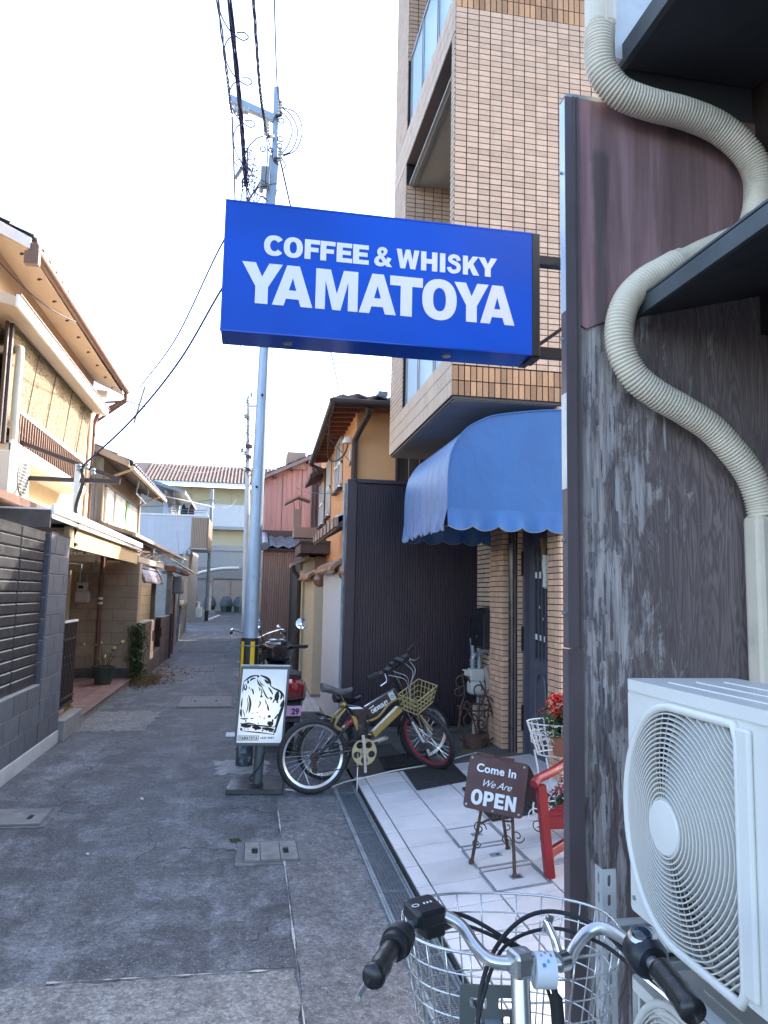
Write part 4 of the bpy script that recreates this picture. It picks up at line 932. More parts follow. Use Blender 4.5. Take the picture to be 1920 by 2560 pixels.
MB().box(1.2, 8.0, 1.9, 1.32, 9.5, 2.56).build('lean_to_wall', M_crst, oh)
# wall lamp/camera and service cables
cm = thing('security_camera', 'white domed camera box with cable loop on the orange wall', 'camera', (1.24, 9.75, 3.6))
MB().lathe((1.22, 9.75, 3.62), [(.005, .09), (.05, .08), (.075, .03), (.075, 0), (.01, -.005)], 12).build('dome', M_white, cm, smooth=True)
MB().box(1.25, 9.72, 3.38, 1.297, 9.82, 3.56).build('junction_box', M_acw, cm)
MB().tube(catmull([(1.22, 9.75, 3.61), (1.18, 9.8, 3.48), (1.1, 10.0, 3.42), (1.02, 10.3, 3.5), (.98, 10.0, 3.75), (.96, 9.6, 3.95)], 6), .012, 5).tube(catmull([(1.27, 9.78, 3.38), (1.24, 9.7, 3.30), (1.25, 9.55, 3.33), (1.26, 9.45, 3.42)], 6), .008, 5).build('cable', M_black, cm)
# plank wall strip between the orange house and the brick building
pk = thing('plank_wall', 'dark plank wall strip behind the awning top', 'wall', (2.2, 8.7, 2.6))
for k in range(9): MB().box(1.70+k*.13, 8.6, 2.4, 1.815+k*.13, 8.64, 3.7).build('plank', M_dkb, pk)
MB().box(1.66, 8.58, 2.4, 1.69, 8.66, 3.7).build('edge_pipe', M_dbrown, pk)
# ---------------------------------------------------------------- brown corrugated wall
M_cwall = mat('dark brown rib cladding', (.048, .038, .050), .42, .25, var=.12, vs=2, stretch=(1,1,.3))
cw = thing('corrugated_wall', 'dark brown ribbed metal wall behind the bicycles', 'wall', (1.7, 7.85, 0))
MB().box(.985, 7.80, 0, 1.09, 7.95, 2.83).build('corner_post', M_cwall, cw, bev=.004)
MB().box(.965, 7.93, 0, .987, 8.0, 2.80).build('edge_trim', M_galv, cw)
for k in range(3): corr(cw, 'panel', M_cwall, (1.09+k*.4535, 7.845, .24), (1,0,0), (0,-1,0), .4535, 2.56, .0283, .016, square=True)
MB().box(1.09, 7.86, 0, 2.46, 7.95, 2.8).build('backing', M_cwall, cw)
MB().box(1.07, 7.80, 2.795, 2.46, 7.97, 2.835).build('top_cap', M_cwall, cw)
MB().box(1.09, 7.838, 2.74, 2.46, 7.846, 2.80).build('head_trim', M_cwall, cw)
sc_ = MB()
for z in (.8, 1.35, 1.9, 2.45):
    for k in range(9): sc_.cyl((1.2+k*.15, 7.838, z), (1.2+k*.15, 7.832, z), .006, n=6)
sc_.build('screws', M_dbrown, cw)

# ---------------------------------------------------------------- house row added to shade the far lane, mostly hidden by the poles
rh = thing('far_shading_house', 'added tan row house shading the far lane, behind the poles', 'house', (4, 45, 0))
MB().box(.95, 31.6, 0, 8, 57.5, 6.4).build('wall', M_crst, rh)
MB().prism([(.7, 31.4, 6.3), (8.2, 31.4, 8.2), (8.2, 31.4, 8.3), (.7, 31.4, 6.42)], (0, 26.2, 0)).build('roof', M_rtile, rh)
for k in range(5): MB().box(.93, 34+k*4.6, 3.8, .95, 36+k*4.6, 5.2).build('window', M_glassd, rh)

rx = thing('sun_blocking_wing', 'added unseen wing behind the orange house that blocks the sun', 'house', (4, 16, 0))  # unseen wing added to keep sun off the porch across the lane
MB().box(2.3, 14.65, 0, 6.5, 18.0, 5.2).build('wall', M_orange, rx)
MB().box(2.2, 14.62, 5.2, 6.7, 18.2, 5.32).build('roof', M_rtile, rx)
# ---------------------------------------------------------------- brick-tile shop building
def tilemat(name, col, isl, rough=.6):
    m, t, b = newmat(name); p = wpos(t); r_ = rnd(t)
    c = mixc(t, r_, [x*(1-isl) for x in col], [min(x*(1+isl*.9), 1) for x in col])
    odd = mrange(t, math_(t, 'FRACT', math_(t, 'MULTIPLY', r_, 13.7)), .84, .86, 0, .5)
    c = mixc(t, odd, c, (col[0]*1.12, col[1]*1.17, col[2]*1.22))
    c = scalec(t, c, mrange(t, noise(t, p, 60, 4, .7), .3, .7, .9, 1.1))
    # faint rain streaks
    c = mixc(t, mrange(t, noise(t, wpos(t, (14, 14, .5)), 1, 4, .6), .6, .78, 0, .28), c, (.30, .17, .12))
    t.links.new(c, b.inputs['Base Color']); b.inputs['Roughness'].default_value = rough
    bump(t, b, noise(t, p, 120, 3), .25, .002); return m
M_tile = tilemat('buff wall tile', (.66, .425, .285), .13)
M_tiles = tilemat('brown soldier tile', (.50, .26, .125), .34)
M_tilef = tilemat('buff wall tile front', (.58, .42, .30), .10)
M_btg = mat('dark joint', (.020, .012, .014), .9, var=.1)
M_soff = mat('grey soffit', (.36, .35, .32), .85, var=.06)
M_alu = mat('bronze aluminium', (.30, .31, .33), .4, .5, var=.06)
def rglass():
    m, t, b = newmat('reeded glass'); p = wpos(t)
    wv = nd(t, 'TexWave'); wv.wave_type = 'BANDS'; wv.bands_direction = 'Y'; wv.inputs['Scale'].default_value = 30; t.links.new(p, wv.inputs[0])
    b.inputs['Base Color'].default_value = (.52, .68, .78, 1); b.inputs['Roughness'].default_value = .12; b.inputs['Specular IOR Level'].default_value = .8
    bump(t, b, wv.outputs[1], .5, .004); return m
M_rglass = rglass()
M_pcore = mat('brown concrete edge', (.13, .10, .09), .85)
bk = thing('brick_building', 'buff brick-tiled shop building with projecting balconies, right side', 'building', (3, 7, 0))
TL = []   # every tile: (centre, ex, ey, ez, w, h, material)
CAM = V3((0, 0, 1.6))
def tiles(o, u, nrm, L, z0, z1, tw, thh, m, joint=.0085, jz=None):
    jz = jz or (.0075 if m is not M_tilef else .0115)
    u, nv, o = V3(u), V3(nrm), V3(o); zz = V3((0,0,1)); ex = u if u.cross(zz).dot(nv) > 0 else -u
    nz_ = int(round((z1-z0)/thh)); s_ = 0
    while s_ < L-.012:
        wd_ = min(tw, L-s_)
        for k in range(nz_):
            c = o+u*(s_+wd_/2)+V3((0, 0, z0+(k+.5)*thh))-nv*.004
            TL.append((c, ex, zz, nv, wd_-joint, thh-jz, m))
        s_ += tw
# solid bodies (faces sit 6 mm behind the tiles)
MB().box(1.506, 5.506, 3.175, 4.6, 5.60, 12).build('near_wall', M_btg, bk)
MB().box(1.506, 7.476, 3.175, 4.6, 8.15, 12).build('far_wall', M_btg, bk)
MB().box(2.42, 5.60, 3.175, 4.6, 7.476, 12).build('inner_wall', M_tanw, bk)
for z in (3.175, 6.29, 9.41):
    MB().box(1.506, 5.60, z+.0, 1.62, 7.476, z+.365).build('parapet_core', M_pcore, bk)
    MB().box(1.62, 5.60, z+.02, 2.42, 7.476, z+.12).build('balcony_slab', M_soff, bk)
MB().box(1.53, 5.53, 3.145, 4.6, 8.12, 3.17).build('soffit', mat('dark soffit', (.30, .29, .28), .8), bk)
MB().box(1.515, 5.515, 3.15, 4.6, 8.14, 3.174).build('soffit_edge', mat('soffit trim', (.10, .095, .09), .7), bk)
# near face: running rows, soldier bands
for zb in (3.17, 6.50): tiles((1.5, 5.5, 0), (1,0,0), (0,-1,0), 2.6, zb, zb+.246, .05, .123, M_tiles)
tiles((1.5, 5.5, 0), (1,0,0), (0,-1,0), 2.6, 3.42, 6.495, .1, .0497, M_tile)
tiles((1.5, 5.5, 0), (1,0,0), (0,-1,0), 2.6, 6.75, 7.4, .1, .05, M_tile)
# front: edge strip, parapets (upright tiles), far pier
tiles((1.5, 5.502, 0), (0,1,0), (-1,0,0), .1, 3.54, 6.29, .1, .0497, M_tilef)
for zb in (3.17, 6.285): tiles((1.5, 5.502, 0), (0,1,0), (-1,0,0), 2.65, zb, zb+.37, .05, .1233, M_tilef, .006, .006)
tiles((1.5, 7.47, 0), (0,1,0), (-1,0,0), .68, 3.54, 6.285, .1, .0497, M_tilef)
tiles((1.5, 7.47, 0), (0,1,0), (-1,0,0), .68, 6.66, 9.0, .1, .0497, M_tilef)
tiles((1.502, 7.47, 0), (1,0,0), (0,-1,0), .9, 4.3, 6.03, .1, .0497, M_tile)
tiles((1.502, 7.47, 0), (1,0,0), (0,-1,0), .9, 7.5, 8.6, .1, .0497, M_tile)
# ground floor facade
XF = 2.39
MB().box(XF+.006, 5.506, 0, 4.6, 5.735, 3.15).build('near_pier', M_btg, bk)
MB().box(2.56, 5.735, 0, 4.6, 6.5, 3.15).build('door_back', M_btg, bk)
MB().box(2.416, 6.506, 0, 4.6, 6.72, 3.15).build('middle_pier', M_btg, bk)
MB().box(2.346, 6.706, 0, 4.6, 7.06, 3.15).build('pier', M_btg, bk)
MB().box(2.456, 7.06, 0, 4.6, 8.1, 3.15).build('side_wall', M_btg, bk)
tiles((XF, 5.5, 0), (0,1,0), (-1,0,0), .235, .16, 3.14, .1, .0497, M_tile)
tiles((XF, 5.5, 0), (1,0,0), (0,-1,0), 1.7, .16, 3.14, .1, .0497, M_tile)
tiles((2.41, 6.5, 0), (1,0,0), (0,-1,0), .15, .16, 3.14, .15, .0497, M_tile)
tiles((2.34, 6.7, 0), (1,0,0), (0,-1,0), .08, .16, 3.14, .08, .0497, M_tile)
tiles((2.34, 6.7, 0), (0,1,0), (-1,0,0), .36, .16, 3.14, .1, .0497, M_tile)
tiles((2.45, 7.06, 0), (0,1,0), (-1,0,0), .79, .16, 3.14, .1, .0497, M_tilef)
def seen(T):
    c = T[0]; d = c-CAM
    # behind the projecting sign, the awning or the dark near wall?
    x34 = c.x*3.4/c.y; z34 = 1.6+(c.z-1.6)*3.4/c.y
    if -.2 < x34 < 1.38 and 2.8 < z34 < 3.44: return 0
    x24 = c.x*2.4/c.y; z24 = 1.6+(c.z-1.6)*2.4/c.y
    if x24 > 1.065 and z24 < 3.44: return 0
    if c.y > 5.7 and 1.5 < c.x*5.6/c.y and 2.15 < 1.6+(c.z-1.6)*5.6/c.y < 3.12: return 0
    if 1.6+(c.z-1.6)*5.5/c.y > 6.62: return 0
    return T[4]*T[5]*abs(d.normalized().dot(T[3]))/d.length_squared
TL.sort(key=seen, reverse=True)
for (c, ex, ey, ez, w_, h_, m) in TL[:300]: inst('tile', unit_box('tile', w_, h_, .010, m, .0012), bk, frame(c, ex, ey, ez))
rest = {}
for (c, ex, ey, ez, w_, h_, m) in TL[300:]:
    q = rest.setdefault(m.name, (MB(), m))[0]; a, b = ex*w_/2, ey*h_/2; n_ = ez*.010
    q.add([c-a-b, c+a-b, c+a+b, c-a+b, c-a-b+n_, c+a-b+n_, c+a+b+n_, c-a+b+n_], [(4,5,6,7),(0,1,5,4),(1,2,6,5),(2,3,7,6),(3,0,4,7)])
for k, (q, m) in rest.items(): q.build('tiles', m, bk, kind='stuff')
# balcony glazing: frames and reeded panes
for z0, z1 in ((3.54, 4.42), (6.655, 7.53)):
    fr = MB().box(1.52, 5.62, z1-.03, 1.56, 7.46, z1).build('balcony_frame', M_alu, bk)
    for (ya, yb) in ((5.62, 6.2), (6.26, 6.84), (6.9, 7.40)):
        MB().box(1.536, ya, z0, 1.546, yb, z1-.03).build('pane', M_rglass, fr)
    for y in (5.62, 6.2, 6.26, 6.84, 6.9, 7.40, 7.44): MB().box(1.525, y-.012, z0, 1.558, y+.014, z1).build('mullion', M_alu, fr)
MB().box(1.53, 5.61, 6.04, 2.42, 7.47, 6.06).build('loggia_ceiling', M_soff, bk)
MB().box(1.56, 5.64, 6.02, 1.60, 7.45, 6.04).build('ceiling_trim', mat('trim grey', (.22, .21, .2), .7), bk)
# shop door
M_door = mat('slate blue door', (.085, .088, .115), .45, var=.08, vs=4)
sdoor = thing('shop_door', 'slate blue shop door with a tall narrow glass pane', 'door', (2.5, 6.2, .17))
MB().box(2.505, 5.74, .17, 2.55, 6.495, 2.25).build('leaf', M_door, sdoor, bev=.004)
MB().box(2.46, 6.44, .17, 2.505, 6.497, 2.3).build('frame', M_door, sdoor)
MB().box(2.46, 5.74, 2.25, 2.56, 6.497, 2.36).build('head', M_door, sdoor)
MB().box(2.498, 5.92, 1.08, 2.504, 6.28, 2.03).build('pane', M_glassd, sdoor)
for y in (5.915, 6.03, 6.11, 6.19, 6.285): MB().box(2.488, y-.01, 1.06, 2.503, y+.01, 2.05).build('glazing_bar', M_door, sdoor)
MB().add(*[place(rrect(0, 0, .22, .55, .05), (2.5, 6.04, .36), (0,1,0), (0,0,1), (1,0,0)) if False else [(2.5, 6.04, .36), (2.5, 6.26, .36), (2.5, 6.26, .86), (2.5, 6.15, .93), (2.5, 6.04, .86)], [(0,1,2,3,4)]]).build('moulding', M_door, sdoor)
MB().tube(catmull([(2.495, 6.05, .37), (2.495, 6.25, .37), (2.495, 6.25, .85), (2.495, 6.15, .95), (2.495, 6.05, .85), (2.495, 6.05, .37)], 4), .012, 6).build('raised_panel', M_door, sdoor)
for z in (.42, 1.12, 1.80): MB().box(2.44, 6.462, z, 2.458, 6.478, z+.22).build('hinge', M_black, sdoor)
st_ = mat('white sticker', (.75, .75, .72), .6)
for (y, z, s_) in ((6.25, 1.80, .045), (6.16, 1.80, .05), (6.25, 1.26, .04), (6.15, 1.255, .04), (6.06, 1.25, .04), (6.10, 1.42, .02), (6.18, 1.52, .02)):
    MB().box(2.494, y-s_/2, z-s_*.6, 2.4965, y+s_/2, z+s_*.6).build('notice', st_, sdoor)
# straw broom charm hanging by the door
br = thing('broom_charm', 'small straw broom charm wrapped in white paper on the door', 'broom', (2.43, 5.95, 1.7))
b1 = MB()
for k in range(40):
    a = k*2.4; r_ = .026*math.sqrt((k+.5)/40); b1.cyl((2.43+r_*.5*math.cos(a), 5.92+r_*.5*math.sin(a), 1.94), (2.43+r_*1.2*math.cos(a), 5.92+r_*1.2*math.sin(a), 2.10+random.uniform(-.01, .01)), .002, n=4)
b1.build('straw', mat('straw', (.30, .19, .09), .8), br)
MB().lathe((2.44, 5.90, 1.68), [(.012, 0), (.028, .015), (.024, .10), (.034, .2), (.026, .28)], 10).build('paper_wrap', mat('paper wrap', (.62, .60, .54), .8, var=.08, vs=15), br, smooth=True)
for (z, s_) in ((1.88, .012), (1.83, .02), (1.80, .012), (1.73, .022)): MB().box(2.43, 5.866, z, 2.43+s_, 5.872, z+.006).build('ink_mark', M_black, br)
MB().tube(catmull([(2.44, 5.9, 1.96), (2.41, 5.95, 1.93), (2.40, 6.0, 1.82)], 4), .003, 4).build('string', M_stem, br)
# downpipe beside the door
dpx = thing('downpipe', 'dark steel downpipe between the two brick piers', 'pipe', (2.385, 6.6, .16))
MB().cyl((2.392, 6.58, .15), (2.392, 6.58, 3.14), .034, n=14).build('pipe', mat('dark steel pipe', (.10, .09, .08), .3, .6), dpx, smooth=True)
MB().box(2.402, 6.545, .15, 2.412, 6.56, 3.14).build('edge_trim', M_alu, dpx)
# mail box
mbx = thing('mailbox', 'black wall mailbox with a curved lid on the far brick wall', 'mailbox', (2.38, 7.25, 1.1))
M_mail = mat('satin black metal', (.016, .019, .026), .4, .2, var=.1)
MB().box(2.27, 7.06, 1.10, 2.455, 7.48, 1.40).build('body', M_mail, mbx, bev=.006)
pf = [(2.255, 1.385), (2.262, 1.41), (2.30, 1.455), (2.36, 1.487), (2.455, 1.495), (2.455, 1.39)]
MB().prism([(x, 7.05, z) for x, z in pf], (0, .44, 0)).build('lid', M_mail, mbx)
MB().cyl((2.268, 7.27, 1.20), (2.262, 7.27, 1.20), .01, n=10).build('lock', M_alu, mbx)
# gas meter and pipes
gm2 = thing('gas_meter', 'white gas meter with elbow pipes beside the mailbox', 'gas meter', (2.33, 7.5, .2))
M_mtr = mat('aged white casting', (.62, .62, .57), .5, var=.08)
MB().box(2.25, 7.42, .60, 2.42, 7.58, .74).build('body', M_mtr, gm2, bev=.035)
MB().box(2.26, 7.44, .74, 2.41, 7.56, .86).build('head', M_mtr, gm2, bev=.008)
MB().box(2.20, 7.45, .79, 2.27, 7.55, .85).build('counter', M_mtr, gm2, bev=.005)
MB().box(2.19, 7.47, .805, 2.199, 7.53, .84).build('counter_window', M_glassd, gm2)
MB().tube(catmull([(2.30, 7.5, .86), (2.30, 7.5, .97), (2.33, 7.5, 1.0), (2.36, 7.5, 1.0)], 5), .027, 8).tube(catmull([(2.37, 7.5, .86), (2.37, 7.5, 1.0), (2.40, 7.45, 1.045), (2.45, 7.40, 1.05)], 5), .024, 8).tube(catmull([(2.34, 7.62, .95), (2.33, 7.62, 1.1), (2.33, 7.64, 1.15), (2.40, 7.66, 1.16)], 5), .024, 8).build('elbow_pipe', M_galv, gm2, smooth=True)
for z in (.89, .93): MB().cyl((2.30, 7.5, z), (2.30, 7.5, z+.02), .035).cyl((2.37, 7.5, z), (2.37, 7.5, z+.02), .032).build('coupling', M_galv, gm2)
MB().tube([(2.36, 7.5, .62), (2.36, 7.5, .16)], .02, 8).build('riser', M_galv, gm2)
MB().tube(catmull([(2.42, 7.42, .88), (2.44, 7.38, .7), (2.43, 7.40, .5), (2.45, 7.38, .25)], 5), .035, 7).build('cloth_lagging', mat('pinkish lagging', (.42, .30, .26), .9, var=.15), gm2, smooth=True)
MB().tube([(2.30, 7.42, .16), (2.31, 7.43, .50)], .03, 8).build('stub_pipe', mat('tan pipe', (.45, .38, .27), .7), gm2)
# ---------------------------------------------------------------- awning
def awnmat():
    m, t, b = newmat('blue awning vinyl'); p = wpos(t); n = noise(t, wpos(t, (1, 6, .8)), 1.2, 4, .6)
    c = scalec(t, (.030, .125, .335), mrange(t, n, .3, .7, .85, 1.18)); t.links.new(c, b.inputs['Base Color'])
    b.inputs['Roughness'].default_value = .42; b.inputs['Sheen Weight'].default_value = .15
    bump(t, b, noise(t, wpos(t, (2, 8, 1.2)), 2.2, 3, .5, .6), .35, .03); return m
M_awn = awnmat()
aw = thing('awning', 'blue dome-end shop awning with a scalloped hem', 'awning', (1.95, 6.4, 2.1))
prof = [(2.46, 3.10), (2.2, 3.075), (1.86, 3.02), (1.72, 2.965), (1.615, 2.90), (1.545, 2.815), (1.495, 2.715), (1.472, 2.595), (1.465, 2.46), (1.465, 2.27)]
prof = [(p.x, p.z) for p in catmull([(x, 0, z) for x, z in prof], 4)]
YA, YB = 5.46, 7.1; rows = []; NY = 40
for i in range(NY+1):
    t_ = i/NY; y = YA+(YB-YA)*t_; row = []
    for j, (x, z) in enumerate(prof):
        s_ = j/len(prof); d_ = .010*math.sin(t_*math.pi)*s_+.006*s_*math.sin(t_*37+z*1.2)*math.sin(math.pi*t_)**.5
        row.append((x+d_, y, z))
    rows.append(row)
MB().grid(rows).build('canopy', M_awn, aw, smooth='all')
N = len(prof)
def endpanel(y, dy):
    mb = MB(); base = [(2.46, y, 2.27)]; rws = []
    for j, (x, z) in enumerate(prof):
        n_ = 12; rws.append([(x+(2.46-x)*k/n_, y-.012*math.sin(math.pi*k/n_)*math.sin(math.pi*min(1, (z-2.26)/.8))*dy, 2.27+(z-2.27)) for k in range(n_+1)])
    mb.grid(rws); return mb
endpanel(YA, 1).build('end_panel', M_awn, aw, smooth='all'); endpanel(YB, -1).build('end_panel', M_awn, aw, smooth='all')
def hem(o, u, L, nrm, n, z0=2.27, drop=.165, scal=.036, ripple=.012, ph=0):
    o, u, nv = V3(o), V3(u), V3(nrm); K = 14; m_ = n*K; R_ = []
    for j in range(7):
        s_ = j/6; row = []
        for i in range(m_+1):
            t_ = i/m_; q = (i % K)/K; lo = drop-scal*(1-math.sin(math.pi*q)**.75) if s_ > 0 else drop
            rip = nv*(ripple*s_*(math.sin(t_*n*3.3+ph)+.6*math.sin(t_*n*7.1+1.3*ph))+.012*s_)
            row.append(o+u*(L*t_)+V3((0, 0, z0-o.z-lo*s_))+rip)
        R_.append(row)
    return MB().grid(R_), R_[-1]
for (o, u, L, nv, n, ph) in (((1.462, YA, 2.27), (1,0,0), 1.0, (0,-1,0), 5, .4), ((1.460, YA, 2.27), (0,1,0), YB-YA, (-1,0,0), 9, 1.9), ((1.462, YB, 2.27), (1,0,0), 1.0, (0,1,0), 5, 2.3)):
    mb, edge = hem(o, u, L, nv, n, ph=ph); v_ = mb.build('valance', M_awn, aw, smooth='all')
    MB().tube(edge, .004, 5).build('piping', mat('grey piping', (.22, .24, .24), .6), v_)
MB().tube([(1.49, YA+.03, 2.29), (1.49, YB-.03, 2.29)], .012, 8).tube([(1.49, YA+.03, 2.29), (2.38, YA+.03, 2.29)], .012, 8).tube([(1.49, YB-.03, 2.29), (2.38, YB-.03, 2.29)], .012, 8).build('frame', M_alu, aw)
MB().tube([(x, YA-.004, z+.004) for x, z in prof], .007, 6).build('welt', M_awn, aw)
# ---------------------------------------------------------------- near dark timber building
def peelmat():
    m, t, b = newmat('weathered peeling plywood'); p = wpos(t)
    gx = nd(t, 'SeparateXYZ'); t.links.new(p, gx.inputs[0])
    # plywood grain: stretched and distorted bands
    q = wpos(t, (5.0, 1, .55)); n1 = noise(t, q, 2.2, 3, .5, 1.8)
    wv = math_(t, 'SINE', math_(t, 'MULTIPLY', n1, 62))
    grain = mrange(t, wv, -1, 1, 0, 1)
    c = mixc(t, grain, (.160, .122, .116), (.275, .218, .210))
    c = mixc(t, mrange(t, noise(t, wpos(t, (1.6, 1, .5)), 2, 5, .6), .35, .7, 0, .7), c, (.14, .106, .103))
    # peeled grey wood: rectangular torn patches near the outer edge
    pz = noise(t, wpos(t, (9, 1, 2.6)), 1.6, 6, .72, .5); fib = noise(t, wpos(t, (60, 1, 3.2)), 1.0, 5, .7)
    edge = mrange(t, gx.outputs[0], 1.10, 1.60, .20, -.15)
    top = mrange(t, gx.outputs[2], .9, 2.0, -.03, .03)
    k = math_(t, 'ADD', math_(t, 'ADD', pz, edge), math_(t, 'ADD', top, math_(t, 'MULTIPLY', math_(t, 'SUBTRACT', fib, .5), .42)))
    fz = math_(t, 'MULTIPLY', math_(t, 'FLOOR', math_(t, 'ADD', math_(t, 'MULTIPLY', gx.outputs[2], 8.5), math_(t, 'MULTIPLY', noise(t, wpos(t, (5, 1, .1)), 1, 1), 3.0))), .37)
    cb = nd(t, 'CombineXYZ'); t.links.new(math_(t, 'MULTIPLY', gx.outputs[0], 13.0), cb.inputs[0]); t.links.new(fz, cb.inputs[2])
    k = math_(t, 'ADD', k, math_(t, 'MULTIPLY', math_(t, 'SUBTRACT', noise(t, cb.outputs[0], 1.0, 1), .5), .42))
    peel = mrange(t, k, .52, .635, 0, .95)
    grey = mixc(t, mrange(t, fib, .35, .65, 0, 1), (.25, .21, .20), (.55, .495, .475))
    grey = mixc(t, mrange(t, noise(t, wpos(t, (3, 1, .8)), 2.3, 4), .52, .7, 0, .55), grey, (.15, .14, .095))
    c = mixc(t, peel, c, grey)
    # split lines
    cr = mrange(t, noise(t, wpos(t, (34, 1, 1.1)), 1.3, 3, .6), .30, .335, 1, 0)
    c = mixc(t, math_(t, 'MULTIPLY', cr, math_(t, 'MULTIPLY', mrange(t, edge, -.05, .1, 0, .95), mrange(t, pz, .45, .55, 0, 1))), c, (.012, .01, .01))
    t.links.new(c, b.inputs['Base Color']); b.inputs['Roughness'].default_value = .85; b.inputs['Specular IOR Level'].default_value = .25
    h = math_(t, 'ADD', math_(t, 'MULTIPLY', peel, -.6), math_(t, 'ADD', math_(t, 'MULTIPLY', grain, .12), math_(t, 'MULTIPLY', fib, .5)))
    bump(t, b, h, .8, .006); return m
M_peel = peelmat()
def panelmat():
    m, t, b = newmat('faded purple panel'); p = wpos(t)
    s1 = noise(t, wpos(t, (7, 1, .55)), 1.3, 5, .62, .3); s2 = noise(t, wpos(t, (26, 1, .8)), 1.0, 4, .6); bl = noise(t, wpos(t, (1.5, 1, 1.2)), 1.4, 3)
    c = mixc(t, mrange(t, s1, .30, .70, 0, 1), (.185, .115, .108), (.31, .178, .175))
    g2 = nd(t, 'SeparateXYZ'); t.links.new(p, g2.inputs[0]); xj = math_(t, 'ADD', g2.outputs[0], math_(t, 'MULTIPLY', math_(t, 'SUBTRACT', noise(t, wpos(t, (3, 1, 2.2)), 2.5, 5, .7), .5), .05))
    band = lambda a, b_, e: math_(t, 'MULTIPLY', mrange(t, xj, a, a+e, 0, 1), mrange(t, xj, b_-e, b_, 1, 0))
    c = mixc(t, math_(t, 'MULTIPLY', band(1.165, 1.245, .018), mrange(t, g2.outputs[2], 3.26, 3.22, 0, .75)), c, (.105, .080, .078))
    c = mixc(t, math_(t, 'MULTIPLY', band(1.128, 1.172, .012), mrange(t, s2, .35, .6, .35, .95)), c, (.40, .215, .24))
    c = mixc(t, mrange(t, math_(t, 'ADD', s1, math_(t, 'MULTIPLY', bl, .5)), .76, .90, 0, .5), c, (.40, .24, .25))
    c = scalec(t, c, mrange(t, s2, .3, .7, .82, 1.2))
    t.links.new(c, b.inputs['Base Color']); b.inputs['Roughness'].default_value = .7; b.inputs['Specular IOR Level'].default_value = .3
    bump(t, b, s2, .15, .003); return m
M_panel = panelmat()
M_flash = mat('purple brown flashing', (.125, .098, .105), .5, .2, var=.15, vs=4)
M_eaved = mat('dark eave board', (.05, .052, .058), .75, var=.18, vs=2)
M_eavf = mat('slate fascia metal', (.075, .085, .088), .5, .2, var=.2, vs=5, dirt=(.07, .08, .08), dirts=4)
M_whw = mat('white painted board', (.62, .64, .66), .6, var=.08, vs=6, dirt=(.4, .4, .42), dirts=5)
nb = thing('timber_building', 'dark weathered timber building edge with eaves, near right', 'building', (1.6, 1.0, 0))
MB().box(1.085, 2.40, 0, 2.6, 2.418, 3.44).build('plywood_wall', M_peel, nb)
MB().prism([(1.118, 2.389, 2.575), (1.145, 2.389, 2.56), (1.232, 2.389, 2.60), (1.33, 2.389, 2.68), (1.9, 2.389, 2.83), (1.9, 2.389, 3.44), (1.118, 2.389, 3.435)], (0, .008, 0)).build('metal_panel', M_panel, nb)
fl_ = MB().box(1.068, 2.388, 1.434, 1.119, 2.3945, 3.44).box(1.068, 2.3946, 1.434, 1.0745, 2.43, 3.44).build('edge_flashing', M_flash, nb)
MB().box(1.066, 2.386, 0, 1.121, 2.3935, 1.430).box(1.066, 2.3936, 0, 1.0735, 2.432, 1.430).build('edge_flashing', M_flash, nb)
MB().box(1.098, 2.382, 1.434, 1.104, 2.388, 3.44).box(1.112, 2.383, 1.434, 1.121, 2.388, 3.44).build('flashing_bead', M_flash, nb)
MB().box(1.0665, 2.388, 2.62, 1.0685, 2.43, 3.43).box(1.0665, 2.388, 1.98, 1.0685, 2.43, 2.32).build('sky_lit_edge', mat('sky-lit flashing', (.58, .62, .65), .4, .4), nb)  # pale strips paint skylight onto the return face of the flashing
for z in (3.15, 2.52, 1.80, 1.55): MB().cyl((1.0665, 2.41, z), (1.055, 2.41, z), .006, n=6).build('screw', M_galv, nb)
MB().box(1.075, 2.39, 3.437, 1.3, 2.43, 3.455).build('top_edge', M_galv, nb)
MB().box(1.30, 2.44, 0, 1.38, 2.52, 3.40).build('rear_post', M_dbrown, nb)
# upper floor: white boards above, slab eave
MB().box(1.21, 2.36, 3.60, 2.6, 2.42, 5.2).build('upper_boards', M_whw, nb)
MB().box(1.30, 2.40, 3.445, 2.6, 2.418, 3.60).build('head_board', M_eaved, nb)
MB().box(1.90, -4, 0, 2.6, 2.40, 2.6).build('inner_wall', M_dbrown, nb)
MB().box(1.85, -4, 2.6, 2.6, 2.40, 3.6).build('mid_wall', M_dbrown, nb)
us = MB().box(1.305, -4, 3.585, 2.7, 2.385, 3.60).build('upper_eave', M_eaved, nb)
MB().box(1.285, -4, 3.578, 1.31, 2.388, 3.66).build('fascia', M_eavf, us)
MB().prism([(1.285, -4, 3.66), (1.31, -4, 3.66), (2.6, -4, 4.2), (2.6, -4, 4.1)], (0, 6.36, 0)).build('roof', M_eaved, us)
ls = MB().prism([(1.325, -4, 2.612), (1.9, -4, 2.76), (1.9, -4, 2.78), (1.325, -4, 2.632)], (0, 6.385, 0)).build('lower_eave', M_eaved, nb)
MB().prism([(1.312, -4, 2.598), (1.327, -4, 2.598), (1.327, -4, 2.66), (1.312, -4, 2.66)], (0, 6.38, 0)).build('fascia', M_eavf, ls)
MB().prism([(1.312, -4, 2.655), (1.9, -4, 2.80), (1.9, -4, 2.815), (1.312, -4, 2.668)], (0, 6.38, 0)).build('cover_sheet', M_eavf, ls)
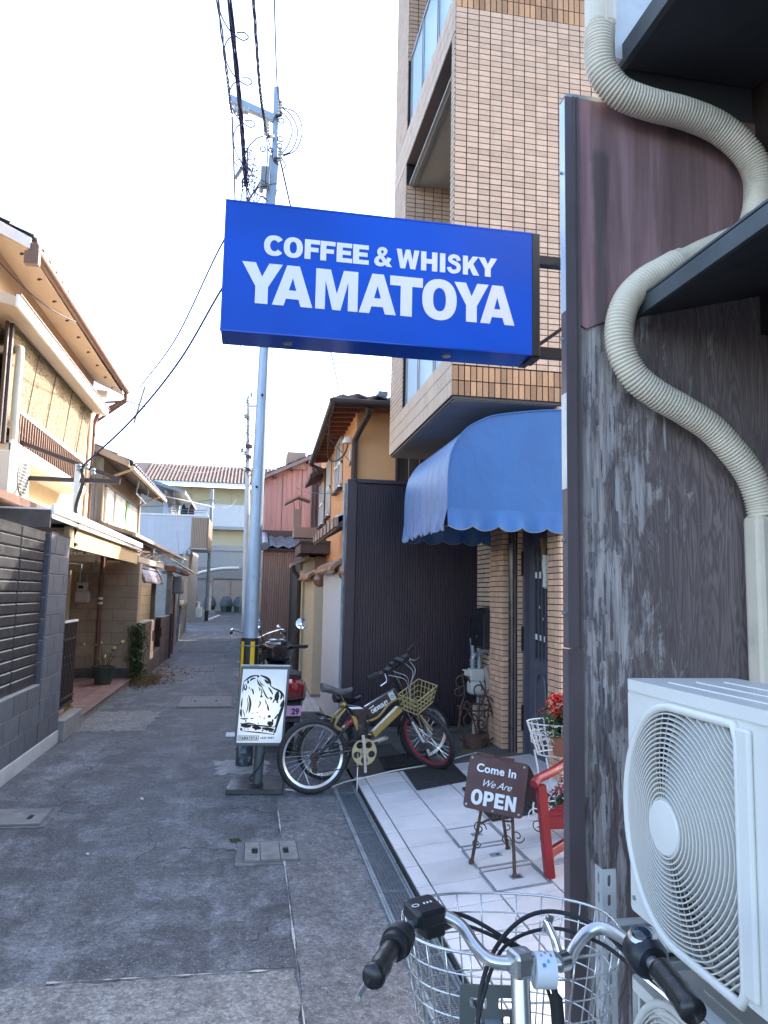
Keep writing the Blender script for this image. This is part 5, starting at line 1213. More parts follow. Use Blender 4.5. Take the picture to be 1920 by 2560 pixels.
# torn plywood splinters standing proud of the sheet
sp = MB()
def splinter(x, z, w_, h_, lift):
    n = 7; L = []; R_ = []
    for i in range(n+1):
        t_ = i/n; ww = w_*(.5+.5*math.sin(math.pi*(.15+.75*t_)))*random.uniform(.75, 1.1); zz = z-h_*t_; lf_ = .003+lift*t_**1.6
        L.append((x-ww/2+random.uniform(-.002, .002), 2.399-lf_, zz)); R_.append((x+ww/2+random.uniform(-.002, .002), 2.399-lf_*random.uniform(.5, 1), zz+random.uniform(-.006, .006)))
    sp.grid([L, R_])
for i in range(95):
    x = 1.135+abs(random.gauss(0, .105)); splinter(min(x, 1.42), random.uniform(.75, 2.52), random.uniform(.003, .013), random.uniform(.04, .17), random.uniform(.001, .008))
def flakemat():
    m, t, b = newmat('grey torn veneer'); f_ = noise(t, wpos(t, (70, 1, 4)), 1, 5, .7)
    c = mixc(t, f_, (.09, .07, .075), (.36, .33, .345)); c = scalec(t, c, mrange(t, rnd(t), 0, 1, .65, 1.15))
    t.links.new(c, b.inputs['Base Color']); b.inputs['Roughness'].default_value = .9; bump(t, b, f_, .5, .003); return m
sp.build('veneer_splinters', flakemat(), nb, kind='stuff')
# ---------------------------------------------------------------- ribbed duct
M_duct = mat('ivory duct plastic', (.73, .625, .48), .42, var=.09, vs=5, dirt=(.33, .31, .27), dirts=3, dlo=.55, dhi=.8)
du = thing('flexible_duct', 'ivory ribbed duct snaking down the dark wall', 'duct', (1.4, 2.3, 1.0))
YD = 2.31
def ribbed(pts, r, pitch=.0118):
    P = catmull(pts, 14); Ls = [0]
    for a, b in zip(P, P[1:]): Ls.append(Ls[-1]+(b-a).length)
    n = int(Ls[-1]/pitch)*4; out = []; R_ = []; k = 0
    for i in range(n+1):
        s_ = Ls[-1]*i/n
        while k < len(Ls)-2 and Ls[k+1] < s_: k += 1
        f_ = (s_-Ls[k])/max(Ls[k+1]-Ls[k], 1e-9); out.append(P[k].lerp(P[k+1], f_)); R_.append(r+(-.002, .0035, .0048, .0022)[i % 4]-.002)
    return out, R_
up = [(1.172, YD, 3.66), (1.168, YD, 3.60), (1.178, YD, 3.50), (1.245, YD, 3.425), (1.36, YD, 3.395), (1.50, YD, 3.38), (1.63, YD, 3.345), (1.73, YD, 3.28), (1.79, YD, 3.19), (1.795, YD, 3.08), (1.76, YD-.02, 2.98)]
P, R_ = ribbed(up, .052); MB().tube(P, R_, 20).build('upper_ribbed_hose', M_duct, du, smooth='all')
MB().box(1.125, YD-.045, 3.655, 1.222, YD+.045, 5.0).build('upper_straight_duct', M_duct, du, bev=.02)
MB().box(1.168, YD-.05, 3.655, 1.176, YD-.044, 5.0).build('duct_seam', M_duct, du)
lo = [(1.455, YD, 2.80), (1.40, YD, 2.765), (1.33, YD, 2.72), (1.265, YD, 2.65), (1.232, YD, 2.56), (1.236, YD, 2.46), (1.285, YD, 2.37), (1.37, YD, 2.31), (1.47, YD, 2.262), (1.57, YD, 2.205), (1.65, YD, 2.13), (1.715, YD, 2.05), (1.752, YD, 1.96), (1.762, YD, 1.90)]
P, R_ = ribbed(lo, .048); MB().tube(P, R_, 20).build('lower_ribbed_hose', M_duct, du, smooth='all')
MB().tube([(1.70, YD, 2.93), (1.56, YD, 2.86), (1.448, YD, 2.796)], .040, 14).build('middle_straight_duct', M_duct, du, smooth=True)
MB().tube([(1.475, YD, 2.812), (1.44, YD, 2.791)], .047, 14).build('coupling', M_duct, du, smooth=True)
MB().box(1.713, YD-.042, .9, 1.815, YD+.05, 1.905).build('lower_straight_duct', M_duct, du, bev=.02)
# ---------------------------------------------------------------- outdoor unit facing the lane
M_acp = mat('ivory painted steel', (.74, .715, .665), .38, var=.04, vs=2.5, dirt=(.55, .54, .50), dirts=2, dlo=.58, dhi=.85)
M_grl = mat('ivory grille plastic', (.66, .63, .575), .45, var=.05)
def outdoor_unit(label, z0, y0=1.10, y1=1.90, xf=1.02, h=.565, full=True):
    t = thing('air_conditioner', label, 'air conditioner', (xf+.16, (y0+y1)/2, z0))
    z1 = z0+h; cy, cz = 1.678, z0+.272; xb = xf+.32
    # front panel with the fan opening; local coords: a = distance from far edge (toward camera), b = height
    A = lambda y: y1-y
    hole = []
    yr = 1.437; rr = .272
    def gout(th):   # outline of the grille opening in (y,z) relative to the fan centre
        c, s_ = math.cos(th), math.sin(th)
        if c >= 0: return (c*.222, s_*rr)           # far side, squeezed
        # near side: squarish to the straight frame
        k = min(.241/max(-c, 1e-6), rr/max(abs(s_), 1e-6)); return (c*k, s_*k)
    for i in range(72):
        dy, dz = gout(2*math.pi*i/72); hole.append((cy+dy, cz+dz))
    outer = rrect(y0, z0, y1, z1-.0, .012)
    v, f = plate(outer, [hole], .012); MB().add(place(v, (xf+.012, 0, 0), (0,1,0), (0,0,1), (-1,0,0)), f).build('front_panel', M_acp, t)
    q = MB(); q.box(xf+.012, y1-.012, z0, xb, y1-.0005, z1).box(xf+.012, y0, z0, xb, y0+.012, z1).box(xb-.012, y0, z0, xb, y1, z1).box(xf+.012, y0, z0, xb, y1, z0+.012); q.build('casing', M_acp, t, bev=.003)
    MB().box(xf+.02, y0+.02, z0+.02, xf+.14, y0+.03, z1-.01).box(xf+.15, y0+.02, z0+.02, xf+.16, y1-.02, z1-.01).build('inner_dark_sheets', M_void, t)  # black sheets stand in for the shade inside the casing
    v, f = plate(rrect(y0-.004, xf-.006, y1+.004, xb+.004, .02), [], .03)
    top = MB().add(place(v, (0, 0, z1), (0,1,0), (1,0,0), (0,0,1)), f).build('top_cover', M_acp, t, bev=.008)
    for k in range(3):
        MB().box(xf+.06+k*.08, y0+.08, z1+.0295, xf+.068+k*.08, y1-.10, z1+.0325).build('pressed_rib', M_acp, top)
    # raised surround
    sur = []
    for i in range(72):
        dy, dz = gout(2*math.pi*i/72); sur.append((xf-.004, cy+dy*1.02, cz+dz*1.02))
    MB().tube(sur, .011, 8, closed=True).build('grille_surround', M_acp, t, smooth='all')
    MB().box(xf-.013, y0+.29, z0+.02, xf+.0, 1.435, z0+.548).build('grille_frame', M_acp, t, bev=.006) if full else None
    # concentric rings, bulging outwards, clipped to the opening
    # concentric fins (flat ribbons edge-on), bulging outwards, clipped to the opening
    g_ = MB()
    def fin(run):
        rows_ = [[], [], [], []]
        for (x, y, z, ny, nz_) in run:
            h_ = .0017
            for q, (sx_, so) in enumerate(((0, -1), (0, 1), (.012, 1), (.012, -1))): rows_[q].append((x+sx_, y+ny*h_*so, z+nz_*h_*so))
        g_.grid([rows_[0], rows_[1], rows_[2], rows_[3], rows_[0]])
    for k in range(25):
        r_ = .067+k*.0115; run = []
        for i in range(121):
            th = 2*math.pi*i/120; c, s_ = math.cos(th), math.sin(th)
            dy, dz = (c*r_*.82 if c >= 0 else c*r_), s_*r_
            oy, oz = gout(th); lim = math.hypot(oy, oz)
            inside = math.hypot(dy, dz) < lim*.995
            bul = .030*(1-min(1, math.hypot(dy, dz)/lim)**2.2)
            if inside: run.append((xf-.006-bul, cy+dy, cz+dz, c, s_))
            else:
                if len(run) > 2: fin(run)
                run = []
        if len(run) > 2: fin(run)
    g_.build('grille_rings', M_grl, t, smooth=True)
    s2 = MB()
    for k in range(44):
        th = 2*math.pi*k/44+.05; lim = .28; pts = []
        for j in range(9):
            q_ = .055+(lim-.055)*j/8; th2 = th+.16*(j/8)
            o2 = gout(th2); l2 = math.hypot(*o2); q_ = min(q_, l2); dy, dz = o2[0]/l2*q_, o2[1]/l2*q_
            pts.append((xf+.002-.028*(1-(q_/l2)**2.2), cy+dy, cz+dz))
        s2.tube(pts, .0013, 4)
    s2.build('grille_spokes', M_grl, t)
    MB().lathe((xf-.030, cy, cz), [(.062, .02), (.064, .0), (.06, -.006), (.004, -.009)], 28, axis=(1,0,0)).build('hub_cap', M_acp, t, smooth=True)
    fb = MB()
    for k in range(3):
        a0 = k*2.094
        rows_ = []
        for i in range(6):
            rr_ = .05+.175*i/5; rows_.append([(xf+.05+.045*(j/5-.5), cy+rr_*math.cos(a0+j*.19), cz+rr_*math.sin(a0+j*.19)) for j in range(6)])
        fb.grid(rows_)
    fb.cyl((xf+.02, cy, cz), (xf+.1, cy, cz), .055, n=16)
    fb.build('fan_blade', mat('dark fan', (.02, .02, .02), .6), t, smooth=True)  # fan colour blackened too, for the shade inside the casing
    for (y, z) in ((y1-.02, z0+.035), (1.50, z1-.012), (y0+.05, z1-.012)): MB().cyl((xf+.001, y, z), (xf-.004, y, z), .0065, n=8).build('screw', M_galv, t)
    for y in (y0+.12, y1-.14): MB().box(xf-.01, y-.04, z0-.03, xb+.01, y+.04, z0-.001).build('foot', M_acw, t, bev=.004)
    return t
outdoor_unit('ivory outdoor air conditioner with a round grille on the upper rack', .793)
outdoor_unit('second ivory air conditioner on the lower rack, mostly below the frame', .10, h=.50)
# ---------------------------------------------------------------- slotted steel rack
rk = thing('slotted_rack', 'pale slotted-angle steel rack carrying the air conditioners', 'rack', (1.18, 1.5, 0))
M_rack = mat('pale zinc angle', (.56, .57, .56), .42, .4, var=.08, vs=7)
def slotted(x, y, z0, z1, w_=.04, dirx=1):
    hs = []; z = z0+.03
    while z < z1-.02: hs.append(rrect(w_*.38, z-z0, w_*.62, z-z0+.03, .0045, 3)); z += .05
    v, f = plate([(0, 0), (w_, 0), (w_, z1-z0), (0, z1-z0)], hs, .003)
    MB().add(place(v, (x, y, z0), (dirx,0,0), (0,0,1), (0,-1,0)), f).build('upright', M_rack, rk)
    v, f = plate([(0, 0), (w_, 0), (w_, z1-z0), (0, z1-z0)], hs, .003)
    MB().add(place(v, (x, y, z0), (0,1,0), (0,0,1), (dirx,0,0)), f).build('upright_flange', M_rack, rk)
slotted(.965, 1.955, 0, .875); slotted(1.36, 1.955, 0, .875); slotted(.965, 1.02, 0, .76); slotted(1.36, 1.02, 0, .76)
for z in (.735, .045):
    for y in (1.955, 1.75, 1.25, 1.02): MB().box(.965, y-.02, z, 1.40, y+.018, z+.004).box(.965, y+.014, z-.035, 1.40, y+.018, z).build('cross_bar', M_rack, rk)
    for x in (.968, 1.372): MB().box(x, 1.02, z-.04, x+.004, 1.96, z-.001).box(x, 1.02, z-.004, x+.036, 1.96, z-.0005).build('side_bar', M_rack, rk)
for (x, y) in ((1.05, 1.80), (1.30, 1.80)): MB().box(x-.045, y-.05, .740, x+.045, y+.04, .764).build('rubber_foot', M_black, rk, bev=.004); MB().lathe((x-.02, y, .764), [(.02, 0), (.02, .006), (.012, .006), (.012, .014), (.006, .018)], 6).build('bolt', M_galv, rk)
# ---------------------------------------------------------------- heavy grotesque lettering, drawn by hand (unit cap height)
def ell(cx, cy, rx, ry, n=40, p=2.25):
    out = []
    for i in range(n):
        t_ = 2*math.pi*i/n; c, s_ = math.cos(t_), math.sin(t_)
        out.append((cx+rx*math.copysign(abs(c)**(2/p), c), cy+ry*math.copysign(abs(s_)**(2/p), s_)))
    return out
def stroke(pts, w_, k=6):
    P = catmull([(x, y, 0) for x, y in pts], k); L = []; R_ = []
    for i, p in enumerate(P):
        d = (P[min(i+1, len(P)-1)]-P[max(i-1, 0)]).normalized(); n_ = V3((-d.y, d.x, 0)); ww = w_(i/(len(P)-1)) if callable(w_) else w_
        L.append((p.x+n_.x*ww/2, p.y+n_.y*ww/2)); R_.append((p.x-n_.x*ww/2, p.y-n_.y*ww/2))
    return L, R_
def arcC():
    A = []; B = []
    for i in range(33):
        t_ = math.radians(38+284*i/32); A.append((.43+.43*math.copysign(abs(math.cos(t_))**.9, math.cos(t_)), .5+.52*math.copysign(abs(math.sin(t_))**.9, math.sin(t_))))
        B.append((.44+.185*math.cos(t_), .5+.285*math.sin(t_)))
    return A+B[::-1]
sL, sR = stroke([(.585, .70), (.50, .86), (.33, .905), (.165, .83), (.155, .68), (.30, .58), (.46, .51), (.57, .40), (.545, .20), (.38, .095), (.20, .115), (.105, .235), (.085, .31)], .205)
GL = {
 'I': ([(0,0),(.27,0),(.27,1),(0,1)], []),
 'H': ([(0,0),(.27,0),(.27,.38),(.56,.38),(.56,0),(.83,0),(.83,1),(.56,1),(.56,.62),(.27,.62),(.27,1),(0,1)], []),
 'F': ([(0,0),(.27,0),(.27,.38),(.62,.38),(.62,.60),(.27,.60),(.27,.78),(.68,.78),(.68,1),(0,1)], []),
 'E': ([(0,0),(.71,0),(.71,.225),(.27,.225),(.27,.40),(.65,.40),(.65,.61),(.27,.61),(.27,.775),(.70,.775),(.70,1),(0,1)], []),
 'T': ([(.25,0),(.52,0),(.52,.76),(.77,.76),(.77,1),(0,1),(0,.76),(.25,.76)], []),
 'K': ([(0,0),(.27,0),(.27,.27),(.36,.38),(.56,0),(.89,0),(.55,.60),(.86,1),(.53,1),(.27,.63),(.27,1),(0,1)], []),
 'Y': ([(.31,0),(.59,0),(.59,.42),(.90,1),(.60,1),(.45,.66),(.30,1),(0,1),(.31,.42)], []),
 'A': ([(0,0),(.28,0),(.335,.175),(.645,.175),(.70,0),(.99,0),(.65,1),(.34,1)], [[(.40,.385),(.49,.70),(.585,.385)]]),
 'M': ([(0,0),(.235,0),(.235,.72),(.42,0),(.62,0),(.80,.72),(.80,0),(1.04,0),(1.04,1),(.68,1),(.52,.40),(.36,1),(0,1)], []),
 'W': ([(.21,0),(.47,0),(.61,.58),(.75,0),(1.01,0),(1.22,1),(.95,1),(.86,.45),(.73,1),(.49,1),(.36,.45),(.27,1),(0,1)], []),
 'O': (ell(.44,.5,.44,.525), [ell(.44,.5,.165,.30)]),
 'C': (arcC(), []),
 'S': (sL+sR[::-1], []),
 'N': ([(0,0),(.25,0),(.25,.55),(.58,0),(.84,0),(.84,1),(.59,1),(.59,.46),(.26,1),(0,1)], []),
 'P': ([(0,0),(.27,0),(.27,.35),(.45,.35),(.62,.40),(.73,.53),(.75,.68),(.71,.85),(.60,.96),(.44,1),(0,1)], [[(.27,.56),(.40,.56),(.47,.60),(.49,.68),(.46,.76),(.40,.79),(.27,.79)]]),
 'J': ([(.0,.30),(.25,.33),(.27,.22),(.34,.20),(.40,.26),(.41,1),(.68,1),(.68,.30),(.60,.06),(.36,-.02),(.10,.06)], []),
 'Z': ([(0,0),(.72,0),(.72,.22),(.33,.22),(.72,.80),(.72,1),(.03,1),(.03,.78),(.38,.78),(0,.20)], []),
 'V': ([(.33,0),(.61,0),(.94,1),(.65,1),(.47,.33),(.29,1),(0,1)], []),
 'R': ([(0,0),(.27,0),(.27,.38),(.36,.38),(.54,0),(.86,0),(.62,.42),(.73,.54),(.75,.70),(.71,.86),(.60,.96),(.44,1),(0,1)], [[(.27,.58),(.40,.58),(.47,.62),(.48,.69),(.46,.76),(.40,.79),(.27,.79)]]),
 'L': ([(0,0),(.68,0),(.68,.24),(.27,.24),(.27,1),(0,1)], []),
}
def glyph(ch, x0, x1, y0, y1, th=.003):
    out, holes = GL[ch]; w_ = max(p[0] for p in out); m0 = min(p[0] for p in out)
    sx = (x1-x0)/(w_-m0); sy = y1-y0; tr = lambda P: [(x0+(p[0]-m0)*sx, y0+p[1]*sy) for p in P]
    return plate(tr(out), [tr(h) for h in holes], th)
def amp(x0, x1, y0, y1, th=.003):
    """ampersand as one closed outline with two counters"""
    out = [(.90,.0),(.63,.0),(.55,.09),(.44,.01),(.28,-.02),(.10,.04),(.0,.20),(.02,.34),(.10,.46),(.22,.54),(.15,.66),(.15,.82),(.25,.96),(.40,1.01),(.56,.97),(.65,.86),(.64,.72),(.56,.60),(.46,.53),(.60,.36),(.66,.50),(.86,.44),(.80,.30),(.74,.20)]
    h1 = [(.385,.65),(.45,.70),(.47,.78),(.41,.84),(.34,.81),(.33,.73)]; h2 = [(.32,.40),(.25,.35),(.22,.26),(.27,.18),(.36,.17),(.44,.23)]
    sx = (x1-x0)/.90; sy = y1-y0; tr = lambda P: [(p.x, p.y) for p in [V3((x0+a*sx, y0+b*sy, 0)) for a, b in P]]
    return plate(tr(out), [tr(h1), tr(h2)], th)
# ---------------------------------------------------------------- blue projecting sign
def signmat():
    m, t, b = newmat('backlit blue acrylic'); p = wpos(t)
    n = noise(t, wpos(t, (1.1, 1, 1.3)), 1.1, 2, .4)
    c = mixc(t, mrange(t, n, .38, .62, 0, 1), (.001, .046, .31), (.001, .064, .44))
    t.links.new(c, b.inputs['Base Color']); b.inputs['Roughness'].default_value = .38; b.inputs['Specular IOR Level'].default_value = .22
    b.inputs['Emission Color'].default_value = (0, .07, .60, 1); b.inputs['Emission Strength'].default_value = .035
    return m
M_sign = signmat(); M_let = mat('white sign vinyl', (.60, .615, .64), .5, var=.04, vs=3, emit=((.8, .88, 1), .02)); M_sgb = mat('black sign metal', (.014, .016, .022), .4, .2, var=.1)
M_sgu = mat('glossy blue sign metal', (.004, .060, .42), .14, .1, var=.06, vs=2)
ps = thing('projecting_sign', 'large blue light-box sign with white lettering on steel arms', 'sign', (.6, 3.48, 2.79))
X0, X1, Z0, Z1, YS, DP = -.182, 1.331, 2.797, 3.430, 3.386, .20
MB().box(X0, YS, Z0, X1, YS+DP, Z1).build('box', M_sgu, ps, bev=.004)
v, f = plate(rrect(X0+.003, Z0+.003, X1-.001, Z1-.003, .004), [], .006); MB().add(place(v, (0, YS-.001, 0), (1,0,0), (0,0,1), (0,-1,0)), f).build('face', M_sign, ps)
MB().box(X1+.0005, YS-.009, Z0-.002, X1+.041, YS+DP+.002, Z1+.002).build('end_cap', M_sgb, ps, bev=.003)
for a in ((X0-.003, Z0-.003, X1, Z0+.004), (X0-.003, Z1-.004, X1, Z1+.003)): MB().box(a[0], YS-.0095, a[1], a[2], YS-.0005, a[3]).build('edge_rail', M_sgu, ps)
MB().box(X0-.003, YS-.0095, Z0, X0+.004, YS-.0005, Z1).build('edge_rail', M_sgu, ps)
for x in (.13, .92): MB().lathe((x, YS+.10, Z0-.001), [(.022, 0), (.022, -.006), (.006, -.008)], 14).build('drain_plug', M_galv, ps)
# letter extents measured along the sign (metres)
def sx(p): return -.1776+(p-27)/(1490-27)*1.504   # helper only for the row layout below
row1 = [('C', .040, .126), ('O', .132, .222), ('F', .231, .303), ('F', .306, .377), ('E', .384, .459), ('E', .463, .540), ('&', .566, .655), ('W', .676, .789), ('H', .798, .880), ('I', .893, .920), ('S', .929, .999), ('K', 1.010, 1.094), ('Y', 1.090, 1.186)]
row2 = [('Y', -.074, .114), ('A', .070, .259), ('M', .272, .474), ('A', .480, .660), ('T', .630, .792), ('O', .790, .963), ('Y', .951, 1.126), ('A', 1.083, 1.260)]
def srow(rw, z0a, z0b, h, nm):
    mb = MB(); xa, xb = rw[0][1], rw[-1][2]
    for ch, a, b in rw:
        z0 = z0a+(z0b-z0a)*((a+b)/2-xa)/(xb-xa); gv = amp(a, b, z0, z0+h) if ch == '&' else glyph(ch, a, b, z0, z0+h)
        mb.add(place(gv[0], (0, YS-.0072, 0), (1,0,0), (0,0,1), (0,-1,0)), gv[1])
    return mb.build(nm, M_let, ps)
row1 = [(c, a-.040, b-.040) for c, a, b in row1]; row2 = [(c, a-.023, b-.023) for c, a, b in row2]
srow(row1, 3.178, 3.178, .097, 'upper_lettering'); srow(row2, 2.938, 2.938, .198, 'lower_lettering')
for z in (3.318, 2.833):
    MB().bar((X1+.03, YS+.06, z), (1.62, YS+.06, z), .05, .045).build('arm', M_sgb, ps)
    MB().box(1.33, YS+.01, z-.05, 1.375, YS+.12, z+.05).build('arm_plate', M_sgb, ps)
MB().bar((X1+.04, YS+.06, 2.86), (1.62, YS+.06, 3.05), .018, .018).build('brace', M_sgb, ps)
MB().bar((1.585, YS+.06, 2.6), (1.585, YS+.06, 3.5), .06, .06, (1,0,0)).build('mounting_post', M_sgb, ps)
MB().bar((1.585, YS+.06, 2.7), (1.585, 2.43, 2.7), .05, .05).bar((1.585, YS+.06, 3.38), (1.585, 2.43, 3.38), .05, .05).build('wall_strut', M_sgb, ps)
# ---------------------------------------------------------------- standing light box sign
lb = thing('light_box_sign', 'standing lit sign with a black brush drawing of a piano', 'sign', (.108, 6.36, 0), local=True, rot=(math.radians(-1.5), 0, math.radians(-5)))
M_lbf = mat('grey sign frame', (.10, .115, .125), .45, .3, var=.1)
def litmat():
    m, t, b = newmat('lit sign face'); tc = nd(t, 'TexCoord'); mp = nd(t, 'Mapping'); mp.inputs['Location'].default_value = (-.02, 0, -.62); t.links.new(tc.outputs['Object'], mp.inputs[0])
    ln = nd(t, 'VectorMath', operation='LENGTH'); t.links.new(mp.outputs[0], ln.inputs[0]); k = mrange(t, ln.outputs['Value'], .02, .32, 1, 0)
    b.inputs['Base Color'].default_value = (.62, .66, .70, 1); b.inputs['Roughness'].default_value = .35
    t.links.new(mixc(t, k, (.75, .9, 1.0), (1.0, .93, .78)), b.inputs['Emission Color']); t.links.new(mrange(t, k, 0, 1, .03, .13), b.inputs['Emission Strength']); return m
M_lit = litmat()
hw, zb, zt, dpth = .200, .35, .985, .10
MB().box(-hw, -dpth/2, zb, hw, dpth/2, zt).build('box', M_lbf, lb, bev=.005)
v, f = plate(rrect(-hw, zb, hw, zt, .004), [rrect(-hw+.017, zb+.022, hw-.017, zt-.02, .003)], .006); MB().add(place(v, (0, -dpth/2-.0005, 0), (1,0,0), (0,0,1), (0,-1,0)), f).build('frame', M_lbf, lb)
MB().box(-hw+.0175, -dpth/2-.003, zb+.0225, hw-.0175, -dpth/2-.0008, zt-.0205).build('face', M_lit, lb)
MB().box(-hw-.003, -dpth/2-.006, zt+.001, hw+.003, dpth/2+.004, zt+.009).build('top_cap', M_galv, lb)
MB().cyl((.01, 0, .03), (.01, 0, zb), .042, n=16).build('post', M_lbf, lb, smooth=True)
MB().lathe((.01, 0, .03), [(.06, 0), (.055, .012), (.043, .015)], 16).build('post_flange', M_lbf, lb)
MB().add([(-.225,-.19,.0),(.225,-.19,.0),(.225,.2,.0),(-.225,.2,.0),(-.22,-.185,.035),(.22,-.185,.035),(.22,.195,.035),(-.22,.195,.035)], [(3,2,1,0),(4,5,6,7),(0,1,5,4),(1,2,6,5),(2,3,7,6),(3,0,4,7)]).build('base', mat('black scuffed base', (.018, .020, .026), .45, .1, var=.3, vs=8, dirt=(.30, .34, .40), dirts=5, dlo=.68, dhi=.74), lb)
M_ink = mat('black ink', (.008, .008, .008), .6, var=0)
ink = MB()
def fu(x, y):   # drawing grid -> face coordinates
    t_ = (y-272)/1085; u = (x-(305-77*t_))/(690-12*t_); return (-hw+.02+u*(2*hw-.04), zt-.022-t_*(zt-zb-.046))
lay = [0]
def ink_stroke(pts, w_):
    P = [fu(*p) for p in pts]; f_ = lambda t_: 1.5*w_*(.35+.65*math.sin(math.pi*min(.98, max(.04, t_)))) ; L, R_ = stroke(P, f_, 5); lay[0] += 1; yy = -dpth/2-.0034-.00002*lay[0]
    ink.grid([[(a[0], yy, a[1]) for a in L], [(a[0], yy, a[1]) for a in R_]])
for pts, w_ in (
 ([(315,460),(380,410),(450,375),(540,362)], .010), ([(575,362),(640,385),(700,420),(728,470),(735,520)], .014), ([(735,520),(790,555),(850,580),(900,610),(938,660),(945,710)], .010),
 ([(945,720),(935,800),(900,900),(870,990),(840,1090),(812,1210)], .018), ([(925,840),(880,960),(835,1080),(800,1130)], .008), ([(312,470),(306,560),(300,620)], .006),
 ([(285,860),(282,920),(290,980)], .012), ([(300,700),(290,780),(288,850)], .008), ([(330,500),(325,560),(345,580),(360,540),(345,490)], .008), ([(375,430),(385,470),(365,480)], .010),
 ([(415,450),(440,420),(500,405)], .010), ([(440,560),(462,600),(470,650)], .009), ([(525,420),(545,480),(580,520),(610,545)], .009), ([(560,440),(590,490),(640,520)], .006),
 ([(640,425),(665,450),(690,470),(705,490)], .014), ([(605,545),(640,620),(680,690),(720,710)], .008), ([(590,560),(600,620),(585,660)], .006), ([(700,540),(740,590),(775,650)], .009),
 ([(395,660),(415,720),(425,790),(415,870),(405,920)], .012), ([(375,700),(390,790),(380,870),(360,930)], .006), ([(310,870),(330,930),(345,985)], .005),
 ([(545,540),(570,570),(560,600)], .006), ([(575,690),(595,670),(610,690)], .010), ([(560,740),(580,770),(570,800),(545,850)], .007), ([(690,790),(700,850),(712,890)], .010), ([(650,720),(670,770),(665,800)], .006),
 ([(850,600),(835,680),(840,745)], .026), ([(870,590),(910,640),(905,690),(890,720)], .012), ([(770,770),(790,740),(810,700)], .008), ([(830,770),(860,750)], .010), ([(720,690),(750,700),(740,730)], .010),
 ([(940,730),(910,790),(890,830)], .012), ([(860,930),(820,990),(800,1010)], .010), ([(700,965),(720,975),(725,990)], .018), ([(695,1060),(740,1080),(785,1075)], .026), ([(720,1040),(725,1070)], .010), ([(770,1060),(778,1010)], .010),
 ([(278,1000),(340,1010),(400,1000)], .008), ([(350,1040),(370,1045)], .012), ([(430,1005),(480,1000)], .006), ([(275,1075),(320,1085),(410,1075),(520,1090)], .008), ([(300,1090),(430,1100),(600,1110),(720,1120),(800,1130)], .008),
 ([(285,1105),(440,1122)], .020), ([(460,1130),(600,1148)], .020), ([(612,1145),(800,1168)], .018), ([(290,1140),(295,1185)], .012), ([(300,1185),(450,1200),(620,1215),(800,1240)], .006), ([(800,1170),(795,1240)], .006), ([(545,1090),(560,1060)], .004),
 ([(340,1150),(338,1165)], .006), ([(400,1152),(398,1168)], .006), ([(500,1160),(530,1168)], .010), ([(620,1165),(622,1190)], .010), ([(680,1170),(680,1190)], .006), ([(735,1175),(738,1200)], .012), ([(765,1180),(768,1205)], .010),
 ([(460,920),(465,930)], .008), ([(525,915),(545,912)], .006), ([(560,975),(590,980)], .005), ([(640,970),(645,1020)], .004), ([(395,545),(410,560)], .008), ([(420,570),(425,580)], .006), ([(535,365),(545,395)], .014)):
    ink_stroke(pts, w_)
ink.build('piano_drawing', M_ink, lb)
tx = MB(); yt = -dpth/2-.0036
def word(mb, s, x0, x1, z0, z1, y, gap=.12, o=(1,0,0)):
    ws = [max(p[0] for p in GL[c][0])-min(p[0] for p in GL[c][0]) if c != ' ' else .35 for c in s]; k = (x1-x0)/(sum(ws)+gap*(len(s)-1)); x = x0
    for c, w_ in zip(s, ws):
        if c != ' ':
            gv = glyph(c, x, x+w_*k, z0, z1, .001); mb.add(place(gv[0], (0, y, 0), (1,0,0), (0,0,1), (0,-1,0)), gv[1])
        x += (w_+gap)*k
a, b = fu(262, 1312), fu(545, 1270); word(tx, 'YAMATOYA', a[0], b[0], a[1], b[1], yt)
a, b = fu(583, 1305), fu(795, 1268); word(tx, 'JAZZ SPOT', a[0], b[0], a[1]+.002, b[1]-.002, yt, .22)
a, b = fu(240, 1325), fu(565, 1255); v, f = plate([(a[0], a[1]), (b[0], a[1]), (b[0], b[1]), (a[0], b[1])], [[(a[0]+.004, a[1]+.004), (b[0]-.004, a[1]+.004), (b[0]-.004, b[1]-.004), (a[0]+.004, b[1]-.004)]], .001)
tx.add(place(v, (0, yt, 0), (1,0,0), (0,0,1), (0,-1,0)), f); tx.build('lettering', M_ink, lb)
MB().tube(catmull([(.05, -.04, .30), (.03, -.055, .2), (-.03, -.05, .12), (-.05, -.02, .08), (-.02, .03, .05), (.06, -.06, .048), (.02, -.07, .045), (-.04, -.05, .045)], 6), .005, 6).build('power_cord', M_rub, lb)
MB().tube(catmull([(.35, 6.26, .012), (.5, 6.2, .012), (.7, 6.22, .03), (.85, 6.35, .04), (1.0, 6.38, .06), (1.3, 6.45, .10), (1.7, 6.5, .145), (1.95, 6.62, .175), (2.1, 6.7, .185)], 8), .006, 6).build('extension_cord', mat('white cord', (.6, .6, .58), .5), label='thin white cord running across the edge of the tiles', cat='cord', smooth=True)
for o_ in [lb]:
    for c_ in o_.children:
        if c_.type == 'MESH':
            for vv in c_.data.vertices: vv.co.x += .05*max(0, vv.co.z-.04)
    
